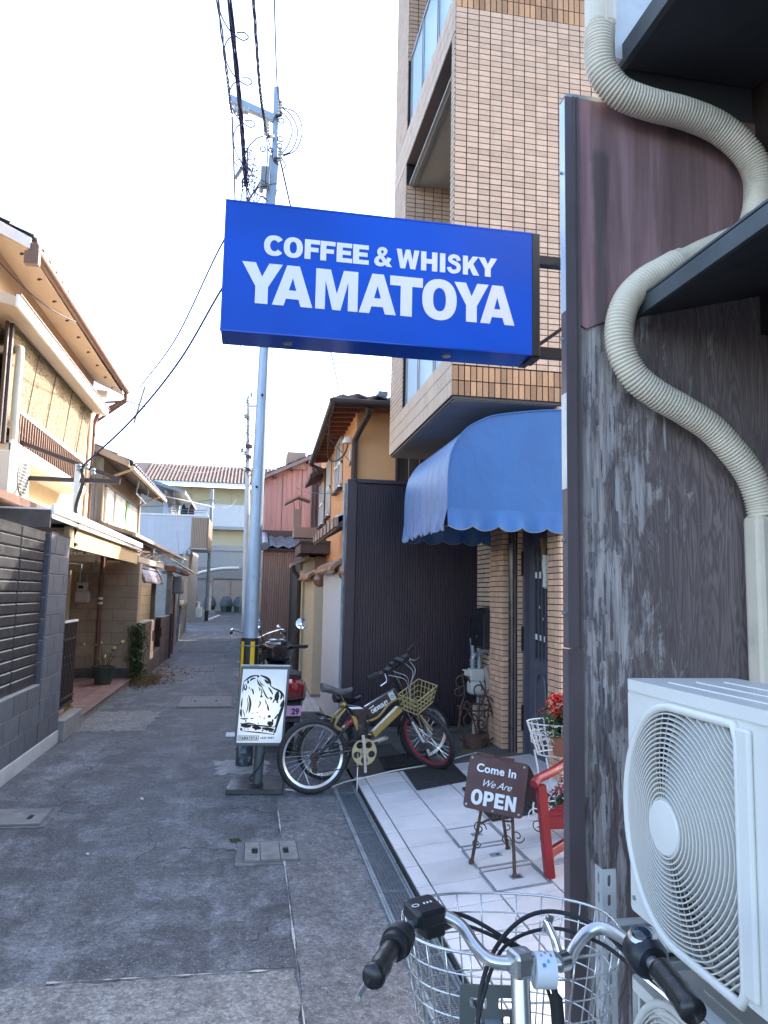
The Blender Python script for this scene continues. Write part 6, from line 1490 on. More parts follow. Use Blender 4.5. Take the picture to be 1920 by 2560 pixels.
# ---------------------------------------------------------------- open sign on its easel
M_osg = mat('maroon sheet metal', (.060, .028, .030), .5, .1, var=.12, vs=8); M_iron = mat('rusty wrought iron', (.085, .055, .045), .7, .3, var=.35, vs=25)
M_vin = mat('pale blue white paint', (.62, .70, .78), .6)
es = thing('open_sign', 'maroon folding open sign on a wrought-iron easel', 'sign', (1.5, 4.2, .07))
C1, C2, C3, C4 = V3((1.262, 4.18, 0)), V3((1.545, 4.02, 0)), V3((1.80, 4.24, 0)), V3((1.60, 4.42, 0))
fx = (C2-C1).normalized()
A1, A2 = V3((1.258, 4.14, .72)), V3((1.558, 4.015, .68))   # top edge of the front board
ex = (A2-A1).normalized(); dn = V3((.002, -.055, -.28)).normalized(); dn = (dn-ex*dn.dot(ex)).normalized(); ez_ = ex.cross(-dn); 
if ez_.y > 0: ez_ = -ez_
Wd = (A2-A1).length; Hd = .285
def bpt(u, v_, d=0): return A1+ex*(u*Wd)+dn*(v_*Hd)+ez_*d
v, f = plate(rrect(0, 0, Wd, Hd, .022), [], .006); MB().add(place(v, A1+dn*Hd, ex, -dn, ez_), f).build('front_board', M_osg, es)
bk2 = V3((.15, .10, -.25)).normalized(); nb2 = ex.cross(bk2).normalized()
v, f = plate(rrect(0, 0, Wd, .30, .022), [], .005); MB().add(place(v, A1+bk2*.30-ez_*.012, ex, -bk2, nb2), f).build('back_board', M_osg, es)
MB().bar(bpt(.15, -.02), bpt(.4, -.02), .02, .02).bar(bpt(.5, -.02), bpt(.75, -.02), .02, .02).build('hinge', M_osg, es)
for (a, b) in ((.05, .06), (.93, .06), (.05, .93), (.93, .93), (.5, .96)): MB().cyl(bpt(a, b, .006), bpt(a, b, .010), .006, n=8).build('rivet', M_galv, es)
tt = MB()
def ftext(s, cx, base, size, off=0, shear=0, spc=1.0):
    v, f = text2d(s, size, off, shear, .001, 'CENTER', spc); tt.add(place(v, bpt(cx, base, .0075), ex, -dn, ez_), f)
def serif(s, cx, base, size):
    v, f = text2d(s, size, .0016, 0, .001, 'CENTER', 1.05); tt.add(place(v, bpt(cx, base, .0075), ex, -dn, ez_), f)
serif('Come In', .48, .29, .060); ftext('We Are', .50, .545, .052, 0, .45, .95)
xx = .115
for ch, w_ in (('O', .19), ('P', .165), ('E', .155), ('N', .175)):
    gv = glyph(ch, 0, w_*Wd, 0, .27*Hd, .001); tt.add(place(gv[0], bpt(xx, .90, .0075), ex, -dn, ez_), gv[1]); xx += w_+.022
tt.build('lettering', M_vin, es)
def leg(p, q):
    p, q = V3(p), V3(q); MB().tube([p, q], [.009, .0105], 8).lathe(q, [(.016, 0), (.017, .012), (.011, .028)], 8).build('leg', M_iron, es, smooth=True)
legs = [((1.335, 4.15, .45), (1.30, 4.24, .09)), ((1.485, 4.08, .42), (1.456, 3.96, .105)), ((1.46, 4.20, .43), (1.56, 4.36, .115)), ((1.655, 4.09, .43), (1.745, 4.17, .135))]
for p, q in legs: leg(p, q)
def spiral(c, ax, ay, r0, turns, n=26, rev=False):
    c, ax, ay = V3(c), V3(ax), V3(ay); return [c+(ax*math.cos((-1 if rev else 1)*2*math.pi*turns*i/n)+ay*math.sin((-1 if rev else 1)*2*math.pi*turns*i/n))*(r0*(1-.8*i/n)) for i in range(n+1)]
zz = V3((0,0,1))
for (c, r_, t_, rv, d) in (((1.40, 4.10, .395), .034, 1.4, 0, ex), ((1.45, 4.08, .392), .034, 1.4, 1, ex), ((1.33, 4.19, .30), .04, 1.3, 0, ex), ((1.315, 4.20, .215), .026, 1.5, 1, ex), ((1.50, 4.20, .30), .038, 1.3, 0, ex), ((1.53, 4.12, .27), .04, 1.3, 1, ex), ((1.52, 4.28, .20), .03, 1.4, 0, ex), ((1.66, 4.14, .32), .04, 1.3, 1, ex), ((1.70, 4.15, .235), .028, 1.5, 0, ex)):
    MB().tube(spiral(c, d, zz, r_, t_, rev=bool(rv)), .0035, 5).build('scroll', M_iron, es)
MB().tube(catmull([(1.34, 4.14, .40), (1.41, 4.10, .435), (1.48, 4.07, .40)], 6), .005, 5).build('arch', M_iron, es)
MB().tube([(1.325, 4.17, .33), (1.45, 4.22, .355)], .007, 6).build('crossbar', M_iron, es)
# ---------------------------------------------------------------- red bench end
M_red = mat('red painted wood', (.21, .004, .010), .42, var=.14, vs=7, bmp=.1, bs_=40)
bn = thing('bench', 'red painted wooden bench partly hidden by the dark wall', 'bench', (1.95, 4.1, .12))
def bb_(p, q, w_, h_, nm, **k): return MB().bar(p, q, w_, h_, **k).build(nm, M_red, bn, bev=.005)
bb_((1.628, 3.895, .115), (1.585, 3.915, .60), .048, .050, 'front_leg', up=(1,0,0))
bb_((1.86, 4.10, .14), (1.88, 4.20, .98), .048, .05, 'back_leg', up=(1,0,0))
MB().tube(catmull([(1.525, 3.86, .615), (1.56, 3.89, .635), (1.64, 3.95, .645), (1.75, 4.04, .66), (1.88, 4.16, .69)], 5), [.024]*21, 10).build('armrest', M_red, bn, smooth=True)
bb_((1.625, 3.92, .235), (1.86, 4.11, .25), .03, .05, 'side_stretcher')
bb_((1.60, 3.92, .40), (1.875, 4.13, .42), .035, .075, 'side_rail')
d_ = V3((.93, -.36, .11)).normalized(); s_ = V3((.27, .21, .015))
for k in range(6):
    o_ = V3((1.60, 3.91, .447))+s_*(k/5); bb_(o_, o_+d_*1.15, .045, .018, 'seat_slat')
bb_(V3((1.60, 3.905, .405)), V3((1.60, 3.905, .405))+d_*1.15, .022, .07, 'front_rail')
e1 = d_*1.15
bb_(V3((1.628, 3.895, .115))+e1-V3((0,0,.0)), V3((1.585, 3.915, .60))+e1, .048, .05, 'front_leg', up=(1,0,0)); bb_(V3((1.86, 4.10, .14))+e1, V3((1.88, 4.20, .98))+e1, .048, .05, 'back_leg', up=(1,0,0))
for z in (.62, .76, .92): bb_(V3((1.872, 4.16, z)), V3((1.872, 4.16, z))+e1, .02, .06, 'back_slat')
# ---------------------------------------------------------------- white wire plant stand with red flowers
M_ww = mat('white wire', (.72, .72, .70), .5, var=.05)
ws = thing('plant_stand', 'white wire plant stand with basket tiers beside the red bench', 'stand', (2.02, 4.62, .15))
def wbasket(cx, cy, z0, z1, a0, a1, nm):
    mb = MB(); n = 40
    for t_ in (0, .33, .66, 1):
        a = a0+(a1-a0)*t_; b_ = a*.62; z = z0+(z1-z0)*t_; mb.tube([(cx+a*math.cos(2*math.pi*i/n), cy+b_*math.sin(2*math.pi*i/n), z) for i in range(n)], .0045 if t_ in (0, 1) else .003, 5, closed=True)
    for i in range(26):
        c, s2_ = math.cos(2*math.pi*i/26), math.sin(2*math.pi*i/26); mb.tube([(cx+a0*c, cy+a0*.62*s2_, z0), (cx+a1*c, cy+a1*.62*s2_, z1)], .003, 4)
    for i in range(14):
        c, s2_ = math.cos(2*math.pi*(i+.5)/14), math.sin(2*math.pi*(i+.5)/14); m_ = (a0+a1)/2*1.02; tg = V3((-s2_, c*.62, 0)).normalized()
        mb.tube(spiral((cx+m_*c, cy+m_*.62*s2_, (z0+z1)/2), tg, zz, .05, 1.5, 18), .003, 4)
    mb.build(nm, M_ww, ws)
wbasket(2.06, 4.66, .60, .80, .19, .26, 'upper_basket'); wbasket(2.03, 4.5, .20, .32, .13, .19, 'lower_basket')
for (x, y) in ((1.88, 4.55), (2.24, 4.55), (1.90, 4.80), (2.22, 4.80)):
    MB().tube(catmull([(x, y, .60), (x+.02, y-.02, .42), (x-.02, y-.03, .25), (x-.01, y-.04, .14)], 6), .006, 6).build('leg', M_ww, ws)
    MB().tube(spiral((x-.02, y-.04, .19), (1,0,0), zz, .05, 1.4), .004, 5).build('foot_scroll', M_ww, ws)
M_flr = mat('red petal', (.55, .018, .012), .5, var=.2, vs=60, island=.35); M_flc = mat('dark crimson petal', (.28, .008, .012), .55, var=.2, vs=60, island=.35); M_lfd = mat('deep green leaf', (.03, .075, .02), .5, island=.35)
def flowers(nm, label, cx, cy, z0, rx, ry, h, m, n=26, pm=None):
    t = thing(nm, label, 'flowers', (cx, cy, z0)); fl = MB(); lf2 = MB()
    MB().lathe((cx, cy, z0), [(.07, 0), (.095, .12), (.1, .12), (.09, .115)], 14).build('pot', pm or M_clay, t, smooth=True)
    for i in range(n*9): leafquad(lf2, (cx+random.gauss(0, rx*.5), cy+random.gauss(0, ry*.5), z0+.12+random.random()*h*.75), random.uniform(.014, .032), 1)
    for i in range(n):
        c = V3((cx+random.gauss(0, rx*.55), cy+random.gauss(-.02, ry*.5), z0+.12+h*random.uniform(.45, 1.05)))
        for k in range(16):
            a = random.uniform(0, 6.28); b_ = random.uniform(-.5, 1.4); q = c+V3((math.cos(a)*math.cos(b_), math.sin(a)*math.cos(b_), math.sin(b_)))*.024; leafquad(fl, q, random.uniform(.009, .016), 1)
    lf2.build('leaves', M_lfd, t); fl.build('petals', m, t); return t
flowers('flower_pot', 'bright red flowers in the upper basket of the white stand', 2.01, 4.56, .61, .13, .09, .24, M_flr, 62)
flowers('flower_pot', 'dark crimson flowers in the lower basket of the white stand', 2.01, 4.42, .20, .12, .08, .15, M_flc, 40)
# ---------------------------------------------------------------- rusty scroll stand by the gas meter
ir = thing('iron_stand', 'rusty wrought-iron scroll stand leaning before the gas meter', 'stand', (2.15, 6.95, .15))
im = MB(); ax_ = V3((.95, -.25, 0)).normalized()
def sc3(x, z, r_, t_, rev=False, y=6.95): im.tube(spiral((x, y, z), (1,0,0), zz, r_, t_, 30, rev), .0075, 6)
sc3(2.02, .78, .085, 1.1); sc3(1.99, .70, .05, 1.3, True); sc3(2.20, .72, .085, 1.1, True); sc3(2.27, .60, .06, 1.3); sc3(2.10, .42, .09, 1.1); sc3(2.22, .40, .06, 1.2, True); sc3(2.28, .48, .05, 1.2); sc3(2.08, .58, .05, 1.2, True)
for pts in ([(2.02, 6.95, .86), (2.05, 6.94, .7), (2.0, 6.93, .5), (2.02, 6.9, .3), (2.12, 6.85, .14)], [(2.2, 6.95, .80), (2.30, 6.96, .6), (2.36, 6.97, .35), (2.40, 7.0, .18)], [(2.0, 7.02, .56), (2.1, 6.9, .53), (2.25, 6.9, .53), (2.33, 7.02, .57)], [(2.0, 7.02, .54), (2.14, 7.12, .56), (2.33, 7.04, .56)],
            [(2.02, 6.93, .54), (1.98, 6.9, .35), (2.05, 6.86, .16)], [(2.28, 6.92, .54), (2.26, 6.9, .35), (2.3, 6.88, .17)], [(2.12, 7.0, .56), (2.17, 6.95, .3), (2.12, 6.9, .15)], [(2.0, 6.92, .26), (2.15, 6.86, .22), (2.33, 6.92, .27)], [(2.05, 6.9, .55), (2.14, 6.88, .44), (2.24, 6.9, .55)]):
    im.tube(catmull(pts, 7), .008, 6)
im.build('scrolls', M_iron, ir)
MB().lathe((2.16, 6.96, .16), [(.08, 0), (.11, .02), (.12, .12), (.10, .125)], 14).build('old_pot', mat('rusty pot', (.10, .06, .045), .9, var=.3), ir)
MB().box(1.98, 6.80, .155, 2.09, 6.86, .185).build('wood_chock', M_stem, ir)
# ---------------------------------------------------------------- door mats
def matt(label, pts, waf=False):
    P = [V3((x, y, flz(x)+.004)) for x, y in pts]; mb = MB().prism([P[0], P[1], P[2], P[3]], EZ*.008)
    t = thing('door_mat', label, 'mat', sum(P, V3())/4); mb.build('sheet', M_rub, t)
    if waf:
        g2 = MB()
        for i in range(22):
            a = P[0].lerp(P[1], i/21); b = P[3].lerp(P[2], i/21); g2.bar(a+EZ*.010, b+EZ*.010, .006, .005)
        for i in range(14):
            a = P[0].lerp(P[3], i/13); b = P[1].lerp(P[2], i/13); g2.bar(a+EZ*.011, b+EZ*.011, .006, .005)
        g2.build('ridges', M_rub, t)
    return t
matt('flat black rubber mat under the front bicycle wheel', [(1.355, 6.40), (1.335, 5.80), (1.775, 5.86), (1.80, 6.44)])
matt('black ridged rubber mat behind the open sign', [(1.66, 5.66), (1.63, 4.86), (2.14, 4.90), (2.22, 5.72)], True)
matt('worn dark ridged mat on the concrete beside the bicycles', [(1.24, 6.98), (1.22, 6.55), (1.62, 6.55), (1.70, 7.0)], True)
# ---------------------------------------------------------------- two-wheelers
def xf(mb, M): mb.v = [tuple(M @ V3(v)) for v in mb.v]; return mb
M_chr = mat('chrome', (.72, .72, .72), .16, .95, var=.05); M_alum = mat('brushed aluminium', (.55, .55, .54), .3, .85, var=.08)
M_tyre = mat('tyre rubber', (.022, .022, .024), .75, var=.2, vs=30); M_gold = mat('gold paint', (.27, .195, .055), .35, .35, var=.12, vs=9, coat=.3); M_fblk = mat('gloss black paint', (.012, .013, .017), .25, .1, var=.1, coat=.5)
M_rimr = mat('red rim', (.35, .04, .07), .35, .3); M_refl = mat('reflector', (.75, .78, .72), .2)
def wheel(parent, c, ax, R, tr=.024, rim=None, spokes=32, M=None, nm='wheel', hub=.022, rimw=.011):
    c, ax = V3(c), V3(ax).normalized(); M = M or Matrix.Identity(4)
    w_ = xf(MB().torus(c, ax, R-tr, tr, 48, 10), M).build(nm, M_tyre, parent, smooth='all')
    r1 = R-2*tr-.004; mb = MB(); A = MB().ring(c-ax*rimw, ax, r1+.012, 48); B = MB().ring(c+ax*rimw, ax, r1+.012, 48); C_ = MB().ring(c, ax, r1-.012, 48)
    mb.grid([list(A), list(C_), list(B)], True); mb.torus(c-ax*rimw, ax, r1+.010, .0035, 48, 5); mb.torus(c+ax*rimw, ax, r1+.010, .0035, 48, 5); xf(mb, M).build('rim', rim or M_alum, w_, smooth=True)
    sp = MB(); a = V3((0,0,1)) if abs(ax.z) < .9 else V3((1,0,0)); a = (a-ax*a.dot(ax)).normalized(); b = ax.cross(a)
    for i in range(spokes):
        t = 2*math.pi*i/spokes; t2 = t+(.42 if i % 4 < 2 else -.42); s = ax*(.025 if i % 2 else -.025)
        sp.cyl(c+s+(a*math.cos(t2)+b*math.sin(t2))*hub, c+(a*math.cos(t)+b*math.sin(t))*(r1-.008), .0012, n=4, cap=False)
    xf(sp, M).build('spokes', M_chr, w_)
    h = MB(); h.cyl(c-ax*.03, c+ax*.03, .014, n=10).cyl(c-ax*.03, c-ax*.026, hub+.004, n=14).cyl(c+ax*.026, c+ax*.03, hub+.004, n=14).cyl(c-ax*.055, c+ax*.055, .005, n=8)
    xf(h, M).build('hub', M_alum, w_, smooth=True)
    return w_
def part(parent, nm, m, fn, M=None, smooth=True, bev=0):
    mb = MB(); fn(mb)
    if M: xf(mb, M)
    return mb.build(nm, m, parent, smooth=smooth, bev=bev)
def saddle(parent, x, z, m, L=.26, W=.075):
    rows = []
    for i in range(11):
        t = i/10; wd = W*(1-.78*min(1, max(0, (t-.25)/.6))**.8) if t > .25 else W*(.75+.25*t/.25); h = .028*(1-.5*t); zz_ = z+.018*math.cos(t*5)-.012*t; row = []
        for k in range(12): a = 2*math.pi*k/12; row.append((x-L/2+L*t, wd*math.cos(a), zz_+h*math.sin(a)*(1 if math.sin(a) > 0 else 1.7)))
        rows.append(row)
    mb = MB().grid(rows, True); mb.add(rows[0], [tuple(range(12))]); mb.add(rows[-1], [tuple(range(12))[::-1]]); return mb.build('saddle', m, parent, smooth='all')
# gold-and-black mountain bicycle
gb = thing('mountain_bicycle', 'gold and black mountain bicycle with a yellow basket and one red rim', 'bicycle', (.6, 6.15, 0), local=True, rot=(math.radians(-3), 0, math.atan2(.17, 1)))
wr = wheel(gb, (-.045, 0, .295), (0,1,0), .295, rim=M_alum)
part(wr, 'spoke_reflector', M_refl, lambda b: b.obox((-.10, -.03, .13), (.012, 0, -.022), (0, .003, 0), (.030, 0, .05) if False else (-.018, 0, .048)), bev=.004)
part(gb, 'main_tube', M_fblk, lambda b: b.prism([(.30, -.028, .69), (.38, -.028, .665), (.66, -.028, .82), (.715, -.028, .745), (.70, -.028, .715), (.43, -.028, .565), (.40, -.028, .36), (.335, -.028, .36), (.325, -.028, .57), (.24, -.028, .66), (.20, -.028, .70)], (0, .056, 0)), bev=.012, smooth=False)
part(gb, 'head_tube', M_fblk, lambda b: b.tube([(.785, 0, .68), (.675, 0, .90)], .026, 12))
part(gb, 'seat_post', M_fblk, lambda b: b.tube([(.25, 0, .62), (.165, 0, .80)], .014, 10))
saddle(gb, .15, .825, mat('grey black saddle', (.10, .10, .105), .6, var=.3, vs=12))
part(gb, 'clamp', M_gold, lambda b: b.cyl((.19, 0, .70), (.215, 0, .685), .03, n=12))
for s in (-.03, .03): part(gb, 'gold_brace', M_gold, lambda b: b.tube(catmull([(.40, s, .55), (.50, s, .585), (.60, s, .69), (.70, s*.7, .735)], 6), .0115, 8))
bat = part(gb, 'battery_case', M_gold, lambda b: b.prism([(.445, -.042, .455), (.475, -.042, .415), (.725, -.042, .625), (.69, -.042, .67)], (0, .084, 0)), bev=.01, smooth=False)
part(bat, 'battery_edge', M_fblk, lambda b: b.prism([(.435, -.03, .44), (.46, -.03, .405), (.468, -.03, .412), (.442, -.03, .448)], (0, .06, 0)), smooth=False)
part(gb, 'swing_arm', M_fblk, lambda b: [b.tube([(.24, s, .52), (.10, s*1.4, .40), (-.045, s*1.7, .295)], .013, 8) for s in (-.035, .035)] and [b.tube([(.36, s, .34), (.15, s*1.4, .315), (-.045, s*1.7, .295)], .012, 8) for s in (-.035, .035)])
for s in (-.04, .04): part(gb, 'gold_stay', M_gold, lambda b: b.tube(catmull([(.21, s, .66), (.15, s*1.5, .60), (.12, s*1.5, .53), (.18, s, .49)], 5), .011, 8))
part(gb, 'gold_link', M_gold, lambda b: b.prism([(.27, -.02, .60), (.31, -.02, .60), (.345, -.02, .50), (.32, -.02, .48)], (0, .04, 0)), smooth=False)
part(gb, 'shock_absorber', M_alum, lambda b: b.tube([(.20, 0, .505), (.31, 0, .575)], .012, 8))
part(gb, 'shock_spring', mat('red spring', (.28, .02, .02), .4), lambda b: b.tube([(.215+.075*i/60+.0*i, .024*math.cos(i*.75), .515+.05*i/60+.024*math.sin(i*.75)) for i in range(61)], .0045, 5))
part(gb, 'rear_fender', M_fblk, lambda b: b.grid([[(-.045+.335*math.cos(a), y, .295+.335*math.sin(a)+zz_) for (y, zz_) in ((-.03, -.012), (0, 0), (.03, -.012))] for a in [math.radians(15+i*9) for i in range(9)]]))
cr = part(gb, 'chainring', mat('cream gold ring', (.40, .34, .19), .4, .3, var=.2, vs=25), lambda b: b.add(place(plate([(.108*math.cos(2*math.pi*i/88)*(1 if i % 2 else .97), .108*math.sin(2*math.pi*i/88)*(1 if i % 2 else .97)) for i in range(88)], [ell(.066*math.cos(a), .066*math.sin(a), .030, .027, 16, 2) for a in [math.pi*2*k/5-math.pi/2 for k in range(5)]], .005)[0], (.37, -.062, .315), (1,0,0), (0,0,1), (0,-1,0)), plate([(.108*math.cos(2*math.pi*i/88)*(1 if i % 2 else .97), .108*math.sin(2*math.pi*i/88)*(1 if i % 2 else .97)) for i in range(88)], [ell(.066*math.cos(a), .066*math.sin(a), .030, .027, 16, 2) for a in [math.pi*2*k/5-math.pi/2 for k in range(5)]], .005)[1]), smooth=False)
part(gb, 'crank', M_alum, lambda b: (b.bar((.355, -.075, .45), (.37, -.075, .31), .026, .012, (0,1,0)), b.bar((.37, -.075, .32), (.376, -.078, .155), .022, .010, (0,1,0)), b.cyl((.37, -.085, .315), (.37, .085, .315), .016, n=12)), smooth=False)
part(gb, 'pedal', M_alum, lambda b: b.obox((.53, .09, .385), (.06, 0, .016), (0, .035, 0), (0, 0, .008)), smooth=False)
part(gb, 'kickstand', M_alum, lambda b: b.tube([(.33, -.02, .33), (.30, -.09, .01)], .007, 6))
part(gb, 'derailleur', M_dbrown, lambda b: (b.box(-.06, -.075, .22, -.03, -.05, .28), b.cyl((-.045, -.07, .195), (-.045, -.06, .195), .025, n=12), b.cyl((-.045, -.066, .295), (-.045, -.05, .295), .04, n=18)))
part(gb, 'chain', M_rub, lambda b: b.tube([(-.045, -.062, .345), (.37, -.066, .42)], .004, 5) and b.tube([(-.045, -.062, .17), (.37, -.066, .21)], .004, 5))
part(gb, 'cable', M_rub, lambda b: b.tube(catmull([(.42, -.05, .60), (.40, -.06, .45), (.41, -.055, .35)], 6), .004, 5))
# lettering and emblem on the tube
tv = MB(); d1 = V3((.28, 0, .155)).normalized(); n1 = V3((-.155, 0, .28)).normalized(); ws_ = .0
o1 = V3((.45, -.0305, .612)); k_ = .165/(sum(max(p[0] for p in GL[c][0]) for c in 'CHEVROLET')+.1*8); x_ = 0
for ch in 'CHEVROLET':
    w2 = max(p[0] for p in GL[ch][0])*k_; gv = glyph(ch, x_, x_+w2, 0, .034, .001); tv.add(place(gv[0], o1, d1, n1, (0,-1,0)), gv[1]); x_ += w2+.1*k_
tv.build('lettering', mat('silver print', (.72, .73, .74), .4), gb)
v, f = plate([(0,0),(.05,0),(.05,.082),(0,.082)], [], .001); bdg = MB().add(place(v, (.625, -.0303, .700), d1, n1, (0,-1,0)), f).build('badge', mat('silver badge', (.48, .51, .53), .4), gb)
bow = [(-.014,-.006),(-.006,-.006),(-.004,-.014),(.010,-.014),(.008,-.006),(.018,-.006),(.014,.006),(.006,.006),(.004,.014),(-.010,.014),(-.008,.006),(-.018,.006)]
v, f = plate([(.025+a*1.05, .042+b*1.05) for a, b in bow], [[(.025+a*.72, .042+b*.72) for a, b in bow]], .0008); MB().add(place(v, (.625, -.0315, .700), d1, n1, (0,-1,0)), f).build('emblem', M_fblk, bdg)
part(gb, 'white_stripe', mat('white decal', (.7, .75, .78), .4), lambda b: (b.prism([(.24, -.0295, .672), (.34, -.0295, .672), (.37, -.0295, .655), (.27, -.0295, .655)], (0, -.001, 0)), b.prism([(.42, -.0295, .655), (.46, -.0295, .682), (.465, -.0295, .676), (.425, -.0295, .650)], (0, -.001, 0))), smooth=False)
# steered front end
hp = V3((.745, 0, .76)); ha = V3((-.45, 0, .89)).normalized()
MS = Matrix.Translation(hp) @ Matrix.Rotation(math.radians(-66), 4, ha) @ Matrix.Translation(-hp)
axl = hp-ha*.42+V3((.89, 0, .45)).normalized()*.035
wheel(gb, axl, (0,1,0), .285, rim=M_rimr, M=MS, nm='front_wheel')
part(gb, 'fork_crown', M_gold, lambda b: b.obox(hp-ha*.10, (.02, 0, 0), (0, .065, 0), (0, 0, .016)), MS, False, .006)
for s in (-.058, .058): part(gb, 'fork_leg', M_fblk, lambda b: b.tube([hp-ha*.06+V3((0, s, 0)), hp-ha*.22+V3((.01, s, 0))], .017, 10), MS)
for s in (-.058, .058): part(gb, 'fork_slider', M_alum, lambda b: b.tube([hp-ha*.20+V3((.01, s, 0)), axl+V3((0, s, .0))], .014, 10), MS)
part(gb, 'gold_fork_arch', M_gold, lambda b: b.tube(catmull([hp-ha*.12+V3((.02, .03, 0)), hp-ha*.25+V3((.05, .04, 0)), axl+V3((.02, .045, .06))], 6), .012, 8), MS)
part(gb, 'stem', M_fblk, lambda b: (b.tube([hp+ha*.10, hp+ha*.24], .015, 10), b.tube([hp+ha*.24, hp+ha*.27+V3((.06, 0, .01))], .014, 10)), MS)
bc = hp+ha*.27+V3((.06, 0, .01))
hb = part(gb, 'handlebar', M_fblk, lambda b: b.tube(catmull([bc+V3((-.05, -.29, .03)), bc+V3((-.01, -.14, .02)), bc, bc+V3((-.01, .14, .02)), bc+V3((-.05, .29, .03))], 6), .0125, 10), MS)
for s in (-1, 1): part(hb, 'grip', M_rub, lambda b: b.tube([bc+V3((-.03, s*.20, .025)), bc+V3((-.052, s*.31, .031))], .018, 10), MS)
for s in (-1, 1): part(hb, 'brake_lever', M_alum, lambda b: b.tube(catmull([bc+V3((.0, s*.15, .01)), bc+V3((.05, s*.19, -.02)), bc+V3((.045, s*.27, -.03))], 5), .006, 6), MS)
for s in (-1, 1): part(hb, 'shifter', M_black, lambda b: b.obox(bc+V3((.01, s*.12, .03)), (.025, 0, 0), (0, .03, 0), (0, 0, .02)), MS, False, .005)
part(hb, 'lamp', M_black, lambda b: (b.obox(bc+V3((.03, .02, .055)), (.045, 0, 0), (0, .024, 0), (0, 0, .02)), b.obox(bc+V3((.0, -.05, .04)), (.02, 0, 0), (0, .02, 0), (0, 0, .025))), MS, False, .006)
part(hb, 'cable', mat('grey cable', (.30, .30, .29), .5), lambda b: [b.tube(catmull([bc+V3((.03, s*.14, .0)), bc+V3((.14, s*.08, -.03)), bc+V3((.13, s*.02, -.14)), hp-ha*.05+V3((.04, 0, 0))], 7), .0035, 5) for s in (-1, -.5, .6, 1)], MS)
def wire_box(b, o, L, W0, W1, Hh, n=6, rows=4):
    o = V3(o)
    for k in range(rows):
        t = k/(rows-1); wq = W0+(W1-W0)*t; l = L*(.82+.18*t); z = Hh*t
        b.tube([o+V3((0, -wq, z)), o+V3((l, -wq, z)), o+V3((l, wq, z)), o+V3((0, wq, z))], .0055 if k in (0, rows-1) else .004, 5, closed=True)
    for i in range(n):
        s = i/(n-1)
        for sg in (-1, 1): b.tube([o+V3((L*.82*s, sg*W0, 0)), o+V3((L*s, sg*W1, Hh))], .004, 5)
        b.tube([o+V3((L*.82, W0*(2*s-1), 0)), o+V3((L, W1*(2*s-1), Hh))], .004, 5); b.tube([o+V3((0, W0*(2*s-1), 0)), o+V3((0, W1*(2*s-1), Hh))], .004, 5)
        b.tube([o+V3((0, W0*(2*s-1), 0)), o+V3((L*.82, W0*(2*s-1), 0))], .004, 5)
part(gb, 'basket', mat('yellow wire', (.36, .30, .13), .45), lambda b: wire_box(b, (.80, 0, .70), .20, .11, .14, .155), MS)
part(gb, 'basket_bracket', mat('rusty bracket', (.22, .13, .08), .6), lambda b: b.bar((.74, 0, .70), (.82, 0, .675), .05, .012), MS, False)
part(gb, 'front_reflector', M_refl, lambda b: b.obox(axl+V3((.02, -.03, -.10)), (.012, 0, 0), (0, .003, 0), (0, 0, .016)), MS, False)
# second bicycle behind
b2 = thing('bicycle', 'plain black bicycle standing behind the gold mountain bicycle', 'bicycle', (.72, 6.62, .0), local=True, rot=(0, math.radians(-5.5), math.atan2(.23, .93)))
wheel(b2, (0, 0, .255), (0,1,0), .255, tr=.02, rim=M_alum, nm='rear_wheel'); wheel(b2, (.98, 0, .255), (.0,1,0), .255, tr=.02, rim=M_alum, nm='front_wheel')
part(b2, 'frame', M_fblk, lambda b: (b.tube([(0, .04, .255), (.38, .03, .27)], .01, 7), b.tube([(0, .04, .255), (.30, .02, .52)], .009, 7), b.tube([(.38, 0, .27), (.26, 0, .62)], .015, 8), b.tube([(.38, 0, .27), (.80, 0, .55)], .018, 8), b.tube([(.31, 0, .47), (.79, 0, .62)], .014, 8), b.tube([(.82, 0, .52), (.76, 0, .74)], .017, 8)))
part(b2, 'fork', M_fblk, lambda b: [b.tube([(.82, s, .52), (.98, s, .255)], .01, 7) for s in (-.04, .04)])
for cx in (0, .98): part(b2, 'mudguard', M_fblk, lambda b: b.grid([[(cx+.275*math.cos(a), y, .255+.275*math.sin(a)+z2) for (y, z2) in ((-.022, -.01), (0, 0), (.022, -.01))] for a in [math.radians(20+i*12) for i in range(14)]]))
saddle(b2, .24, .665, M_fblk, .25, .08); part(b2, 'handlebar', M_fblk, lambda b: b.tube(catmull([(.62, -.26, .80), (.73, -.14, .83), (.77, 0, .76), (.73, .14, .83), (.62, .26, .80)], 6), .011, 8)); part(b2, 'chain_case', M_fblk, lambda b: b.bar((.02, -.05, .26), (.40, -.05, .27), .02, .09), smooth=False, bev=.006)
part(b2, 'pedal', M_alum, lambda b: b.obox((.50, -.1, .28), (.05, 0, .01), (0, .03, 0), (0, 0, .01)), smooth=False)
